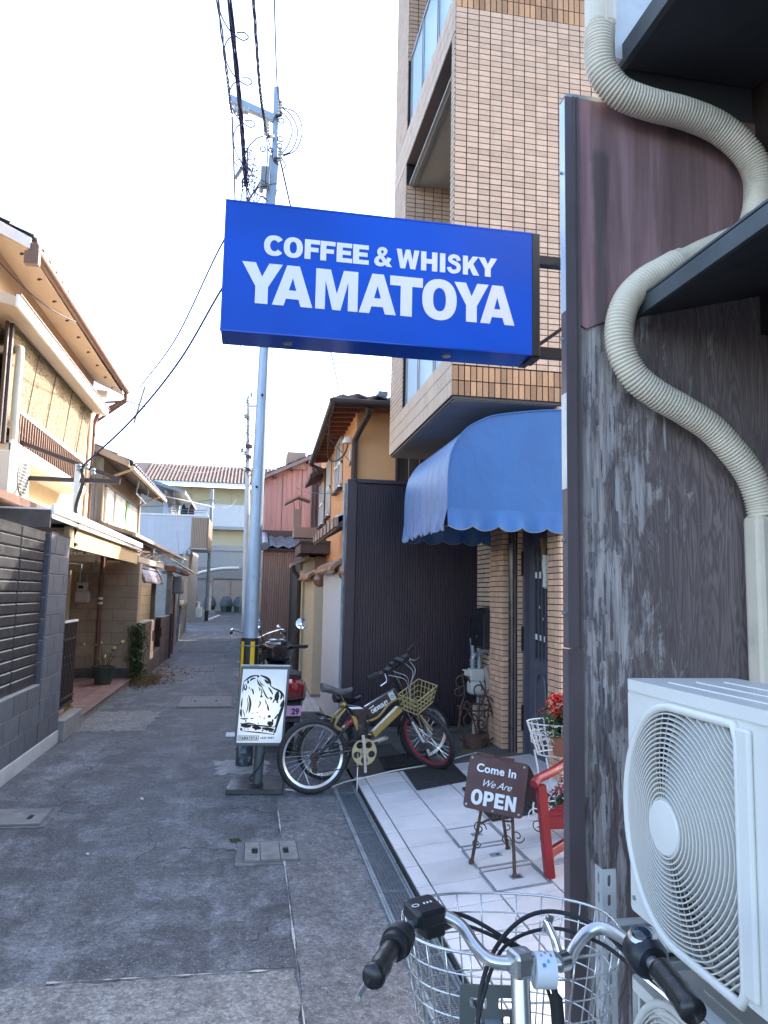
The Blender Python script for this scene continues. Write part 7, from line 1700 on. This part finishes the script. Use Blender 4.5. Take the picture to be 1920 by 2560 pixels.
# ---------------------------------------------------------------- scooter
M_sblk = mat('scooter gloss black', (.012, .013, .016), .12, var=.05, coat=.8); M_sred = mat('scooter red', (.30, .008, .014), .18, var=.08, coat=.7)
so_ = thing('scooter', 'black and red motor scooter parked behind the light box sign', 'scooter', (.43, 7.55, 0), local=True, rot=(0, 0, math.radians(95)))
def loft(rows, n=16, p=2.6):
    R_ = []
    for (x, hw_, z0, z1, cy_) in rows:
        cz = (z0+z1)/2; hz = (z1-z0)/2; row = []
        for k in range(n):
            a = 2*math.pi*k/n; c, s = math.cos(a), math.sin(a); row.append((x, cy_+hw_*math.copysign(abs(c)**(2/p), c), cz+hz*math.copysign(abs(s)**(2/p), s)))
        R_.append(row)
    mb = MB().grid(R_, True); mb.add(R_[0], [tuple(range(n))]); mb.add(R_[-1], [tuple(range(n))[::-1]]); return mb
def wheelm(c, R, w_, nm):
    t = MB().torus(c, (0,1,0), R-w_, w_, 32, 10).build(nm, M_tyre, so_, smooth='all'); MB().cyl(V3(c)-V3((0,.03,0)), V3(c)+V3((0,.03,0)), R-2*w_+.006, n=24).build('rim', M_galv, t)
wheelm((.12, 0, .215), .215, .05, 'rear_wheel'); wheelm((1.28, 0, .215), .215, .045, 'front_wheel')
loft([(-.06, .06, .52, .66, 0), (.02, .13, .42, .74, 0), (.15, .165, .36, .76, 0), (.35, .17, .34, .74, 0), (.55, .14, .32, .68, 0), (.65, .10, .32, .5, 0)]).build('rear_body', M_sblk, so_, smooth='all')
for s in (-1, 1): loft([(-.10, .022, .60, .70, s*.08), (.0, .04, .54, .73, s*.125), (.18, .04, .50, .72, s*.155), (.42, .03, .52, .66, s*.16)], 12).build('side_cowl', M_sred, so_, smooth='all')
loft([(-.12, .07, .62, .72, 0), (-.06, .11, .60, .75, 0), (.02, .12, .60, .76, 0)], 12).build('tail_cowl', M_sred, so_, smooth='all')
loft([(-.125, .09, .56, .63, 0), (-.09, .11, .55, .64, 0)], 12).build('tail_light', mat('smoky lens', (.16, .05, .05), .1, var=0), so_, smooth='all')
loft([(.0, .11, .73, .79, 0), (.2, .14, .74, .82, 0), (.5, .14, .72, .80, 0), (.72, .10, .70, .77, 0)]).build('seat', M_rub, so_, smooth='all')
MB().box(.55, -.16, .27, 1.05, .16, .32).build('footboard', M_black, so_, bev=.02)
loft([(.98, .18, .25, .55, 0), (1.05, .19, .25, .95, 0), (1.14, .13, .28, .92, 0), (1.24, .07, .4, .75, 0)]).build('leg_shield', M_sblk, so_, smooth='all')
MB().bar((-.06, 0, .55), (-.2, 0, .36), .16, .02, (0,0,1)).build('rear_mudguard', M_black, so_)
pl = MB().box(-.205, -.085, .42, -.198, .07, .515).build('number_plate', mat('pink plate', (.90, .50, .70), .5), so_)
v, f = text2d('29', .075, .003, 0, .001, 'LEFT'); MB().add(place(v, (-.2065, .01, .438), (0,-1,0), (0,0,1), (-1,0,0)), f).build('plate_number', mat('plate green', (.05, .03, .10), .6), pl)
loft([(.97, .08, .84, 1.02, 0), (1.04, .18, .82, 1.06, 0), (1.14, .18, .84, 1.06, 0), (1.22, .09, .90, 1.0, 0)]).build('handlebar_cowl', M_sblk, so_, smooth='all')
loft([(1.03, .085, 1.035, 1.066, 0), (1.07, .11, 1.05, 1.078, 0), (1.13, .08, 1.045, 1.07, 0)], 14).build('dashboard', mat('dash glass', (.10, .13, .15), .06, var=0), so_, smooth='all')
for s in (-1, 1):
    MB().tube([(1.05, s*.13, .99), (.98, s*.33, 1.0)], .019, 10).build('grip', M_rub, so_, smooth=True)
    MB().tube([(1.10, s*.14, .985), (1.06, s*.32, .97)], .007, 6).build('brake_lever', M_chr, so_, smooth=True)
    MB().tube([(1.07, s*.15, 1.02), (1.08, s*.20, 1.14), (1.06, s*.245, 1.20)], .007, 6).build('mirror_stem', M_black, so_, smooth=True)
    mr = MB().lathe((1.06, s*.26, 1.25), [(.004, .03), (.050, .024), (.070, .006), (.068, 0)], 20, axis=(1, 0, -.3)).build('mirror_back', M_black, so_, smooth=True)
    MB().lathe((1.06, s*.26, 1.25), [(.066, 0), (.062, -.002), (.002, -.003)], 20, axis=(1,0,-.3)).build('mirror_glass', mat('mirror glass', (.62, .63, .62), .1, .9, var=0), mr, smooth=True)
MB().tube(catmull([(.10, -.15, .22), (-.05, -.17, .26), (-.22, -.17, .33)], 5), .045, 10).build('muffler', M_sblk, so_, smooth=True)
MB().tube([(.04, .12, .22), (.12, .13, .55)], .025, 8).build('shock_absorber', M_alum, so_, smooth=True)
# third bicycle: only its bars and bell show behind the pole
b3 = thing('bicycle', 'old bicycle with chrome handlebars parked behind the steel pole', 'bicycle', (.14, 8.05, 0), local=True, rot=(0, 0, math.radians(93)))
wheel(b3, (0, 0, .33), (0,1,0), .33, tr=.018, nm='rear_wheel'); wheel(b3, (1.08, 0, .33), (0,1,0), .33, tr=.018, nm='front_wheel')
part(b3, 'frame', M_fblk, lambda b: (b.tube([(0, .04, .33), (.42, .02, .30)], .01, 7), b.tube([(0, .04, .33), (.27, 0, .75)], .009, 7), b.tube([(.42, 0, .30), (.25, 0, .85)], .016, 8), b.tube([(.42, 0, .30), (.88, 0, .72)], .018, 8), b.tube([(.34, 0, .56), (.87, 0, .80)], .016, 8), b.tube([(.91, 0, .68), (.84, 0, 1.02)], .018, 8)))
part(b3, 'fork', M_fblk, lambda b: [b.tube([(.91, s, .68), (1.08, s, .33)], .01, 7) for s in (-.045, .045)])
hb3 = part(b3, 'handlebar', M_chr, lambda b: b.tube(catmull([(.55, .30, 1.14), (.70, .28, 1.17), (.84, .14, 1.12), (.86, 0, 1.06), (.84, -.14, 1.12), (.70, -.28, 1.17), (.55, -.30, 1.14)], 6), .012, 8))
for s in (-1, 1):
    part(hb3, 'grip', M_rub, lambda b: b.tube([(.53, s*.30, 1.138), (.63, s*.29, 1.158)], .017, 8)); part(hb3, 'brake_lever', M_chr, lambda b: b.tube([(.74, s*.27, 1.13), (.60, s*.30, 1.085)], .006, 6))
part(hb3, 'bell', M_chr, lambda b: b.sphere((.72, -.24, 1.2), .028, 12, 8))
saddle(b3, .2, .90, M_rub); part(b3, 'basket', M_dbrown, lambda b: wire_box(b, (.92, 0, .80), .26, .13, .17, .2)); part(b3, 'kickstand', M_chr, lambda b: b.tube([(0, -.1, .33), (-.05, -.12, .01)], .008, 6))
# ---------------------------------------------------------------- foreground city bicycle
fb = thing('city_bicycle', 'silver city bicycle with a wire basket in the near foreground', 'bicycle', (.5, 1.2, 0))
M_basw = mat('stainless wire', (.60, .61, .61), .25, .85, var=.1, vs=10)
bars = [(.215,1.215,1.004), (.236,1.26,1.004), (.274,1.33,1.004), (.32,1.385,1.006), (.372,1.412,1.008), (.408,1.392,.996), (.425,1.35,.975), (.445,1.318,.966), (.49,1.305,.966), (.545,1.30,.964), (.575,1.30,.966), (.60,1.325,.975), (.635,1.345,.992), (.662,1.33,1.003), (.675,1.27,1.006), (.678,1.20,1.006), (.677,1.12,.997), (.677,1.085,.992)]
M_grip = mat('worn glossy black grip', (.016, .016, .017), .33, var=.2, vs=30)
hbf = MB().tube(catmull(bars, 6), .0112, 14).build('handlebar', M_alum, fb, smooth='all')
MB().tube(catmull([(.212,1.212,1.004), (.228,1.240,1.004), (.245,1.275,1.004), (.270,1.322,1.004)], 5), [.017, .0195, .019, .018, .0175, .0175, .018, .018, .0175, .017, .017, .017, .0165, .0165, .0165, .0185], 14).build('grip', M_grip, hbf, smooth='all')
MB().tube(catmull([(.680,1.175,1.005), (.679,1.13,.999), (.6775,1.105,.995), (.677,1.075,.990)], 5), [.0205, .019, .019, .019, .019, .0195, .020, .020, .0195, .0195, .0195, .020, .021, .0215, .0215, .019], 14).build('grip', M_grip, hbf, smooth='all')
MB().cyl((.262,1.305,1.004), (.290,1.352,1.005), .0235, n=18).cyl((.272,1.322,1.004), (.280,1.336,1.004), .0275, n=18).build('shift_collar', M_black, hbf, smooth=True)
ctl = MB().obox((.338, 1.392, 1.024), V3((.040, .018, 0))*.72, V3((-.012, .028, .006))*.9, V3((0, -.004, .016))).build('control_box', mat('satin black plastic', (.014, .016, .020), .38, var=.05), hbf, bev=.007)
v, f = plate(ell(0, 0, .008, .0045, 16, 2), [ell(0, 0, .006, .003, 16, 2)], .0006); mbc = MB().add(place(v, (.318, 1.378, 1.0412), V3((.91,.41,0)), V3((-.4,.9,.18)), (0,0,1)), f)
for k in range(3): mbc.box(.334+k*.007, 1.383+k*.003, 1.0412, .3375+k*.007, 1.389+k*.003, 1.0420)
mbc.build('printed_symbols', M_let, ctl)
MB().obox((.352, 1.405, .995), (.02, .008, 0), (-.008, .02, 0), (0, 0, .016)).build('control_clamp', M_black, hbf, bev=.004)
MB().tube(catmull([(.285, 1.36, .985), (.235, 1.325, .968), (.210, 1.265, .968), (.190, 1.215, .974)], 5), .005, 8).build('brake_lever', M_alum, hbf, smooth=True)
MB().tube(catmull([(.672, 1.22, .975), (.700, 1.16, .955), (.712, 1.09, .940), (.70, 1.0, .930)], 5), .005, 8).build('brake_lever', M_chr, hbf, smooth=True)
MB().lathe((.681, 1.222, 1.006), [(.024, -.034), (.030, -.026), (.034, 0), (.032, .018), (.025, .026)], 18, axis=(-.02, -1, -.06)).build('bell_body', mat('black bell', (.012, .014, .020), .35), hbf, smooth=True)
MB().lathe((.677, 1.225, 1.036), [(.023, -.008), (.024, .0), (.019, .005), (.018, .002)], 18, axis=(-.2, -.25, 1)).build('bell_ring', M_alum, hbf, smooth=True)
MB().lathe((.676, 1.224, 1.036), [(.0175, 0), (.014, .006), (.002, .008)], 16, axis=(-.2, -.25, 1)).build('bell_button', mat('glossy dark button', (.02, .03, .045), .08, var=0), hbf, smooth=True)
# stem, head tube, fork, wheel, frame
stf = MB().tube([(.49, 1.305, .966), (.487, 1.297, .94), (.478, 1.262, .86), (.455, 1.17, .64)], [.0175, .0165, .0165, .0165], 14).build('stem', M_alum, fb, smooth=True)
MB().obox((.490, 1.302, .968), (.020, .004, 0), (-.004, .020, 0), (0, 0, .021)).build('stem_clamp', M_alum, stf, bev=.008)
MB().lathe((.488, 1.297, .982), [(.006, .0), (.010, .004), (.009, .007), (.004, .004)], 14, axis=(0, -.25, 1)).build('stem_bolt', M_galv, stf, smooth=True)
bd = MB().cyl((.514, 1.304, .954), (.549, 1.301, .953), .029, n=26).build('printed_band', mat('white band', (.66, .70, .74), .4), hbf, smooth=True)
for (px_, an_, wd_, c_) in ((.524, 2.15, .006, (.06, .25, .60)), (.533, 2.35, .005, (.10, .45, .65)), (.524, 2.75, .003, (.35, .15, .45)), (.533, 2.95, .003, (.5, .15, .25)), (.541, 2.70, .003, (.15, .12, .3)), (.529, 3.25, .004, (.15, .5, .25)), (.540, 3.1, .003, (.4, .2, .5))):
    ra = .0297; MB().grid([[(x_, 1.3025-ra*math.sin(an_+q_), .9537-ra*math.cos(an_+q_)) for q_ in (0, .1, .2)] for x_ in (px_-wd_/2, px_+wd_/2)]).build('print_dot', mat('band print', c_, .5), bd)
MB().tube([(.562, 1.305, .975), (.556, 1.312, 1.0), (.545, 1.325, 1.028)], [.009, .0075, .007], 10).obox((.548, 1.322, 1.02), (.007, 0, -.002), (0, .003, .001), (.004, -.004, .016)).build('clamp_lever', M_chr, hbf, bev=.002)
MB().cyl((.556, 1.297, .967), (.574, 1.303, .967), .0165, n=16).build('lever_collar', M_chr, hbf, smooth=True)
MB().tube([(.455, 1.17, .66), (.44, 1.11, .50)], .021, 12).build('head_tube', M_alum, fb, smooth=True)
dirf = V3((.2, .98, 0)).normalized()
wc = V3((.475, 1.20, 0))+dirf*.16+V3((0,0,.31))
sdv = V3((.98, -.2, 0))
MB().tube([V3((.455, 1.17, .64))+sdv*.05, wc+sdv*.05], .011, 8).tube([V3((.455, 1.17, .64))-sdv*.05, wc-sdv*.05], .011, 8).tube([V3((.455, 1.17, .64))+sdv*.05, V3((.455, 1.17, .64))-sdv*.05], .014, 8).build('fork', M_alum, fb, smooth=True)
wheel(fb, wc, sdv, .31, tr=.019, nm='front_wheel')
rc = V3((.20, .05, .31))
wheel(fb, rc, sdv, .31, tr=.019, nm='rear_wheel')
bbk = V3((.30, .52, .28))
MB().tube([(.445, 1.13, .54), (.36, .82, .36), bbk], .02, 10).tube([bbk, (.255, .30, .62)], .015, 10).tube([bbk+sdv*.04, rc+sdv*.05], .01, 8).tube([bbk-sdv*.04, rc-sdv*.05], .01, 8).tube([V3((.26, .32, .56))+sdv*.03, rc+sdv*.05], .008, 8).build('frame', M_alum, fb, smooth=True)
MB().sphere((.245, .26, .70), .1, 14, 8, 1, 1.3, .4).build('saddle', M_rub, fb, smooth=True)
# basket: rings and uprights of stainless wire
bs = MB(); cx, cy = .600, 1.665; nR = 9; NS = 48
def bsk(t, a):
    rx, ry = .185+.055*t, .145+.045*t; c, s = math.cos(a), math.sin(a); p_ = 2.5
    q = V3((rx*math.copysign(abs(c)**(2/p_), c), ry*math.copysign(abs(s)**(2/p_), s), 0))
    q = sdv*q.x+dirf*q.y; return V3((cx, cy, .575+.305*t))+q+V3((0, 0, -.012*t*s))
nR = 8
for k in range(nR): bs.tube([bsk(k/(nR-1), 2*math.pi*i/NS) for i in range(NS)], .0032 if k in (0, nR-1) else .0019, 6, closed=True)
for i in range(26): bs.tube([bsk(t/5, 2*math.pi*i/26) for t in range(6)], .0019, 5)
for i in range(9):
    u_ = -.16+.04*i; bs.tube([V3((cx, cy, .575))+sdv*u_+dirf*math.sqrt(max(.02-u_*u_*.6, .001)), V3((cx, cy, .575))+sdv*u_-dirf*math.sqrt(max(.02-u_*u_*.6, .001))], .0021, 5)
bsk_o = bs.build('basket', M_basw, fb, smooth='all')
# mounting plate between basket and stem
pc_ = V3((.505, 1.50, .79)); v, f = plate(rrect(-.065, -.045, .065, .045, .006), [rrect(-.045, .0, -.012, .022, .004), rrect(.012, .0, .045, .022, .004), rrect(-.034, -.034, -.022, -.012, .003), rrect(.022, -.034, .034, -.012, .003)], .004)
MB().add(place(v, pc_, sdv, (0,0,1), -dirf), f).build('basket_plate', mat('dark zinc plate', (.16, .165, .16), .45, .5), bsk_o)
for a in (-.03, .03): MB().cyl(pc_+sdv*a-dirf*.004+V3((0,0,-.03)), pc_+sdv*a-dirf*.012+V3((0,0,-.03)), .007, n=6).build('plate_bolt', M_galv, bsk_o)
MB().bar(pc_-V3((0,0,.02)), V3((.47, 1.24, .78)), .03, .006).build('basket_arm', M_galv, bsk_o)
# cables
cb = MB()
cb.tube(catmull([(.345, 1.42, .985), (.42, 1.47, .985), (.50, 1.43, .955), (.56, 1.36, .92), (.58, 1.33, .80), (.53, 1.24, .66)], 10), .0042, 8)
cb.tube(catmull([(.36, 1.42, .975), (.43, 1.46, .968), (.51, 1.42, .945), (.55, 1.36, .92), (.57, 1.32, .80), (.52, 1.24, .62)], 10), .0035, 8)
cb.tube(catmull([(.672, 1.25, .985), (.66, 1.36, .995), (.60, 1.42, 1.0), (.53, 1.42, .985), (.46, 1.38, .94), (.425, 1.34, .86), (.42, 1.28, .74), (.45, 1.20, .62)], 10), .0042, 8)
cb.tube(catmull([(.672, 1.24, .975), (.655, 1.34, .975), (.59, 1.40, .978), (.50, 1.40, .955), (.44, 1.35, .90), (.405, 1.30, .80), (.41, 1.24, .68), (.44, 1.17, .56)], 10), .0035, 8)
cb.build('cables', M_rub, fb, smooth='all')
MB().tube(catmull([(.555, 1.318, .93), (.56, 1.31, .88), (.556, 1.29, .80), (.54, 1.25, .70)], 6), [.006]*4+[.012]*15, 10).build('lamp_cable_sleeve', M_rub, fb, smooth='all')
MB().tube([(.365, 1.41, .99), (.408, 1.44, .985)], [.013, .010], 10).build('cable_boot', M_black, fb, smooth=True)
# ---------------------------------------------------------------- steel utility pole by the forecourt and its wires
M_psteel = mat('weathered galvanised pole', (.34, .41, .49), .45, .35, var=.12, vs=6, stretch=(3,3,.6), dirt=(.24, .29, .35), dirts=3)
M_wire = mat('dark cable with blue glare', (.035, .035, .10), .6, var=.1)  # blue of the sky glare put into the cable colour
M_por = mat('porcelain', (.62, .62, .60), .25, var=.05)
mp_ = thing('steel_pole', 'blue-grey steel utility pole with a yellow-striped guard', 'pole', (.01, 7.2, 0))
px = lambda z: .008+.0095*z
MB().cyl((px(0), 7.2, 0), (px(5.5), 7.2, 5.5), .077, .043, 20).build('shaft', M_psteel, mp_, smooth=True)
MB().bar((px(5.4)-.02, 7.2, 5.35), (px(6.0), 7.2, 6.0), .10, .10, (1,0,0)).build('sleeve', M_psteel, mp_)
MB().bar((px(5.6)+.01, 7.19, 5.6), (.066, 7.19, 6.76), .058, .058, (1,0,0)).build('square_extension', M_psteel, mp_, bev=.004)
gd2 = MB().cyl((px(.6), 7.2, .50), (px(1.1), 7.2, 1.17), .086, .083, 24).build('guard_sleeve', mat('black guard', (.018, .018, .020), .55), mp_, smooth=True)
M_yel = mat('yellow reflective tape', (.85, .50, .01), .5)
for k in range(5):
    a0 = 2*math.pi*k/5+.02-.25; rows = []
    for z in (.52, 1.14): rows.append([(px(z)+.0875*math.cos(a0+j*.125)*(1.0 if z < 1 else .97), 7.2+.0875*math.sin(a0+j*.125)*(1.0 if z < 1 else .97), z) for j in range(5)])
    MB().grid(rows).build('yellow_stripe', M_yel, gd2)
MB().cyl((px(0), 7.2, .004), (px(.4), 7.2, .36), .0785, .0765, 24).build('painted_foot', mat('scuffed dark foot paint', (.05, .06, .075), .6, var=.4, vs=14, dirt=(.32, .38, .45), dirts=9, dlo=.55, dhi=.66), mp_, smooth=True)
MB().add(*ragged(-.25, .2, 6.85, 7.4, .006, 14, .05)).build('pavement_patch', mat('pale cement patch', (.27, .275, .28), .9, var=.3, vs=9, bmp=.3), kind='structure')
for z in (1.10, .62): MB().torus((px(z), 7.2, z), (0,0,1), .089, .004, 24, 6).build('guard_band', M_galv, gd2)
for (z, dx) in ((1.52, .0), (1.75, .004), (2.6, -.01), (3.5, .0)): MB().cyl((px(z)+dx, 7.12, z), (px(z)+dx, 7.105, z), .012, n=10).build('step_hole', M_void if z > 2 else M_galv, mp_)
MB().bar((-.40, 7.16, 6.55), (.05, 7.16, 6.40), .065, .07).build('crossarm', M_psteel, mp_, bev=.004)
def insul(p, ax=(0,0,1), r_=.035, L=.14):
    prof_ = []
    for k in range(5): prof_ += [(r_*.55, L*k/5), (r_, L*(k+.35)/5), (r_, L*(k+.5)/5), (r_*.55, L*(k+.8)/5)]
    return MB().lathe(p, prof_, 10, axis=ax).build('insulator', M_por, mp_, smooth=True)
insul((-.36, 7.1, 6.40), (1, 0, 0), .045, .17); insul((-.02, 7.08, 6.16), (0, 0, 1), .03, .16); insul((.10, 7.12, 6.42), (0, -.4, .9), .03, .14); insul((.12, 7.12, 5.92), (0, -.4, .9), .03, .14); insul((-.05, 7.08, 5.55), (0,0,1), .025, .1)
MB().bar((-.31, 7.12, 6.50), (-.31, 7.12, 6.36), .02, .02, (1,0,0)).bar((.05, 7.14, 6.2), (.0, 7.08, 6.15), .03, .03).bar((.07, 7.14, 6.42), (.12, 7.1, 6.42), .03, .03).bar((.07, 7.14, 5.95), (.13, 7.1, 5.95), .03, .03).build('bracket', M_dbrown, mp_)
MB().box(-.06, 7.05, 5.62, .03, 7.15, 5.82).build('junction_box', mat('grey box', (.30, .32, .34), .5), mp_, bev=.01)
jw = MB()
for pts in ([(.11, 7.1, 6.5), (.22, 7.1, 6.42), (.29, 7.1, 6.25), (.24, 7.1, 6.05), (.14, 7.1, 5.98)], [(.12, 7.1, 6.5), (.27, 7.1, 6.45), (.335, 7.1, 6.27), (.28, 7.1, 6.06), (.15, 7.1, 5.97)], [(.11, 7.1, 6.45), (.19, 7.1, 6.38), (.235, 7.1, 6.27), (.2, 7.1, 6.1), (.13, 7.1, 5.98)],
            [(-.02, 7.05, 6.15), (.03, 7.05, 6.0), (.06, 7.05, 5.88), (.12, 7.05, 5.84)], [(.14, 7.1, 5.95), (.18, 7.1, 5.88), (.16, 7.1, 5.84)], [(-.02, 7.02, 6.1), (.0, 7.0, 5.9), (-.01, 7.0, 5.65), (.0, 7.05, 5.6)], [(-.25, 7.0, 5.75), (-.2, 7.02, 5.95), (-.12, 7.04, 6.08), (-.04, 7.06, 6.14)], [(-.12, 7.0, 5.45), (-.08, 7.02, 5.56), (.0, 7.05, 5.6)], [(-.08, 7.0, 5.40), (-.04, 7.0, 5.47), (.02, 7.05, 5.45)]):
    jw.tube(catmull(pts, 6), .006, 5)
for k in range(22):
    p = V3((-.17+random.gauss(0, .05), 6.98, random.uniform(5.38, 5.95))); q = [p]
    for j in range(4): p = p+V3((random.gauss(.01, .05), random.gauss(0, .02), random.gauss(-.05, .07))); q.append(p)
    jw.tube(catmull(q, 4), .0045, 4)
for (x, z, r_) in ((.12, 6.35, .028), (.12, 6.15, .028), (.115, 6.08, .024), (-.05, 6.02, .026), (.03, 6.02, .022)): jw.torus((x, 7.1, z), (0,1,0), r_, .006, 14, 5)
jw.build('jumper_wires', M_wire, mp_)
MB().bar((-.30, 7.0, 5.62), (-.24, 7.0, 5.74), .035, .03).build('splice_case', mat('grey splice', (.2, .21, .23), .5), mp_)
# lashed and twisted span wires running over the lane
def span(label, pts, r_, twist=None, n=60, nm='overhead_cable'):
    P = catmull(pts, n//max(1, len(pts)-1)); t = thing(nm, label, 'cable', P[0])
    if not twist: MB().tube(P, r_, 7).build('wire', M_wire, t)
    else:
        k, amp_, per = twist
        for j in range(k):
            MB().tube([p+V3((amp_*math.cos(i*per+j*6.283/k), 0, amp_*math.sin(i*per+j*6.283/k))) for i, p in enumerate(P)], r_, 6).build('strand', M_wire, t)
    return t
far = lambda x, z: (x, 27.9, z)
span('twisted cable at the far left of the overhead bundle', [(-.95, -2, 6.75), (-.457, 5.7, 6.42), (-.37, 7.1, 6.36)], .007, (2, .008, .5), 150)
tk = span('thick lashed bundle with spiral hanger in the overhead cables', [(-.95, -2, 7.4), (-.335, 5.3, 6.08), (-.195, 7.0, 5.55)], .009, (4, .013, .2), 150)
hl = MB(); base = [V3(p) for p in catmull([(-.95, -2, 7.4), (-.335, 5.3, 6.08), (-.195, 7.0, 5.55)], 200)]
def bpos(y):
    for p0, p1 in zip(base, base[1:]):
        if p0.y <= y <= p1.y: return p0.lerp(p1, (y-p0.y)/max(p1.y-p0.y, 1e-6))
    return base[-1]
y = 3.2
while y < 6.8:
    L_ = .40; q = lambda f_, dx, dz=0: bpos(min(y+L_*f_, 6.95))+V3((dx, 0, dz))
    hl.tube(catmull([q(0, .0), q(.12, -.05), q(.35, -.085), q(.62, -.075), q(.85, -.02, -.02), q(.98, .06, -.03), q(1.0, .10, -.02), q(.98, .12, .0), q(.93, .09, .012), q(.92, .03, 0)], 5), .005, 5); y += L_
hl.build('spiral_hanger', M_wire, tk)

span('pair of twisted cables just left of the pole top', [(-.6, -2, 6.9), (-.163, 5.6, 6.36), (-.03, 7.05, 6.18)], .0065, (3, .009, .4), 150)
span('thin wire running to the top of the pole', [(-.4, -2, 7.1), (.003, 5.8, 6.56), (.10, 7.1, 6.5)], .006)
span('stay wire slanting down to the right behind the blue sign', [(.12, 7.1, 5.95), (.42, 8.2, 5.55), (1.0, 10.2, 5.0), (1.28, 10.9, 4.3)], .009, nm='stay_wire')
span('left one of the two wires dropping behind the sign to the lane', [(-.365, 7.1, 6.32), (-.355, 8.5, 6.17), (-.37, 14, 6.3), far(-.42, 8.3)], .009)
span('second wire beside the bundle dropping behind the sign', [(-.2, 7.05, 5.98), (-.22, 8.5, 6.15), (-.28, 14, 6.5), far(-.36, 8.6)], .008)
span('upper service wire from the pole to the ochre house aerial', [(-.02, 7.1, 5.75), (-.50, 8.5, 5.62), (-1.18, 10.5, 5.13), (-2.02, 13.1, 5.1)], .010, nm='service_wire')
span('lower service wire from the pole to the dark bracket', [(-.02, 7.1, 5.20), (-.41, 7.5, 4.69), (-.83, 7.9, 4.03), (-1.35, 8.3, 3.44), (-1.9, 8.62, 2.95)], .011, nm='service_wire')
span('thin line from the antenna to the far pole', sag((-2.8, 13.7, 4.3), (-.3, 27.9, 6.6), .6, 6), .006, nm='service_wire')
span('wire from the grey lane pole toward the balcony house', sag((-2.3, 41.4, 6.6), (-7.0, 38.5, 5.7), .15, 6), .014, nm='service_wire')
span('wire from the grey lane pole to the far building', sag((-2.2, 41.5, 6.6), (-1.2, 60, 9.3), .7, 6), .016, nm='service_wire')
span('guy wire slanting from the balcony house wall to the pent roof', [(-3.9, 37.5, 6.4), (-2.5, 27, 2.85)], .010, nm='guy_wire')
span('thin wire from the pink house to the orange house', sag((1.1, 19.7, 4.4), (1.25, 9.45, 2.95), .1, 6), .006, nm='service_wire')
span('thin wire crossing before the orange house wall', sag((.98, 10.6, 3.95), (1.62, 9.3, 3.0), .08, 6), .005, nm='service_wire')
span('wire above the orange house roof running to the brick building', sag((1.05, 6.5, 4.8), (1.6, 9.2, 4.3), .02, 4), .006, nm='service_wire')
span('cable from the ochre house gable running out over the fence', sag((-2.95, 8.2, 5.25), (-2.3, 9.6, 4.95), .12, 6), .007, nm='service_wire')
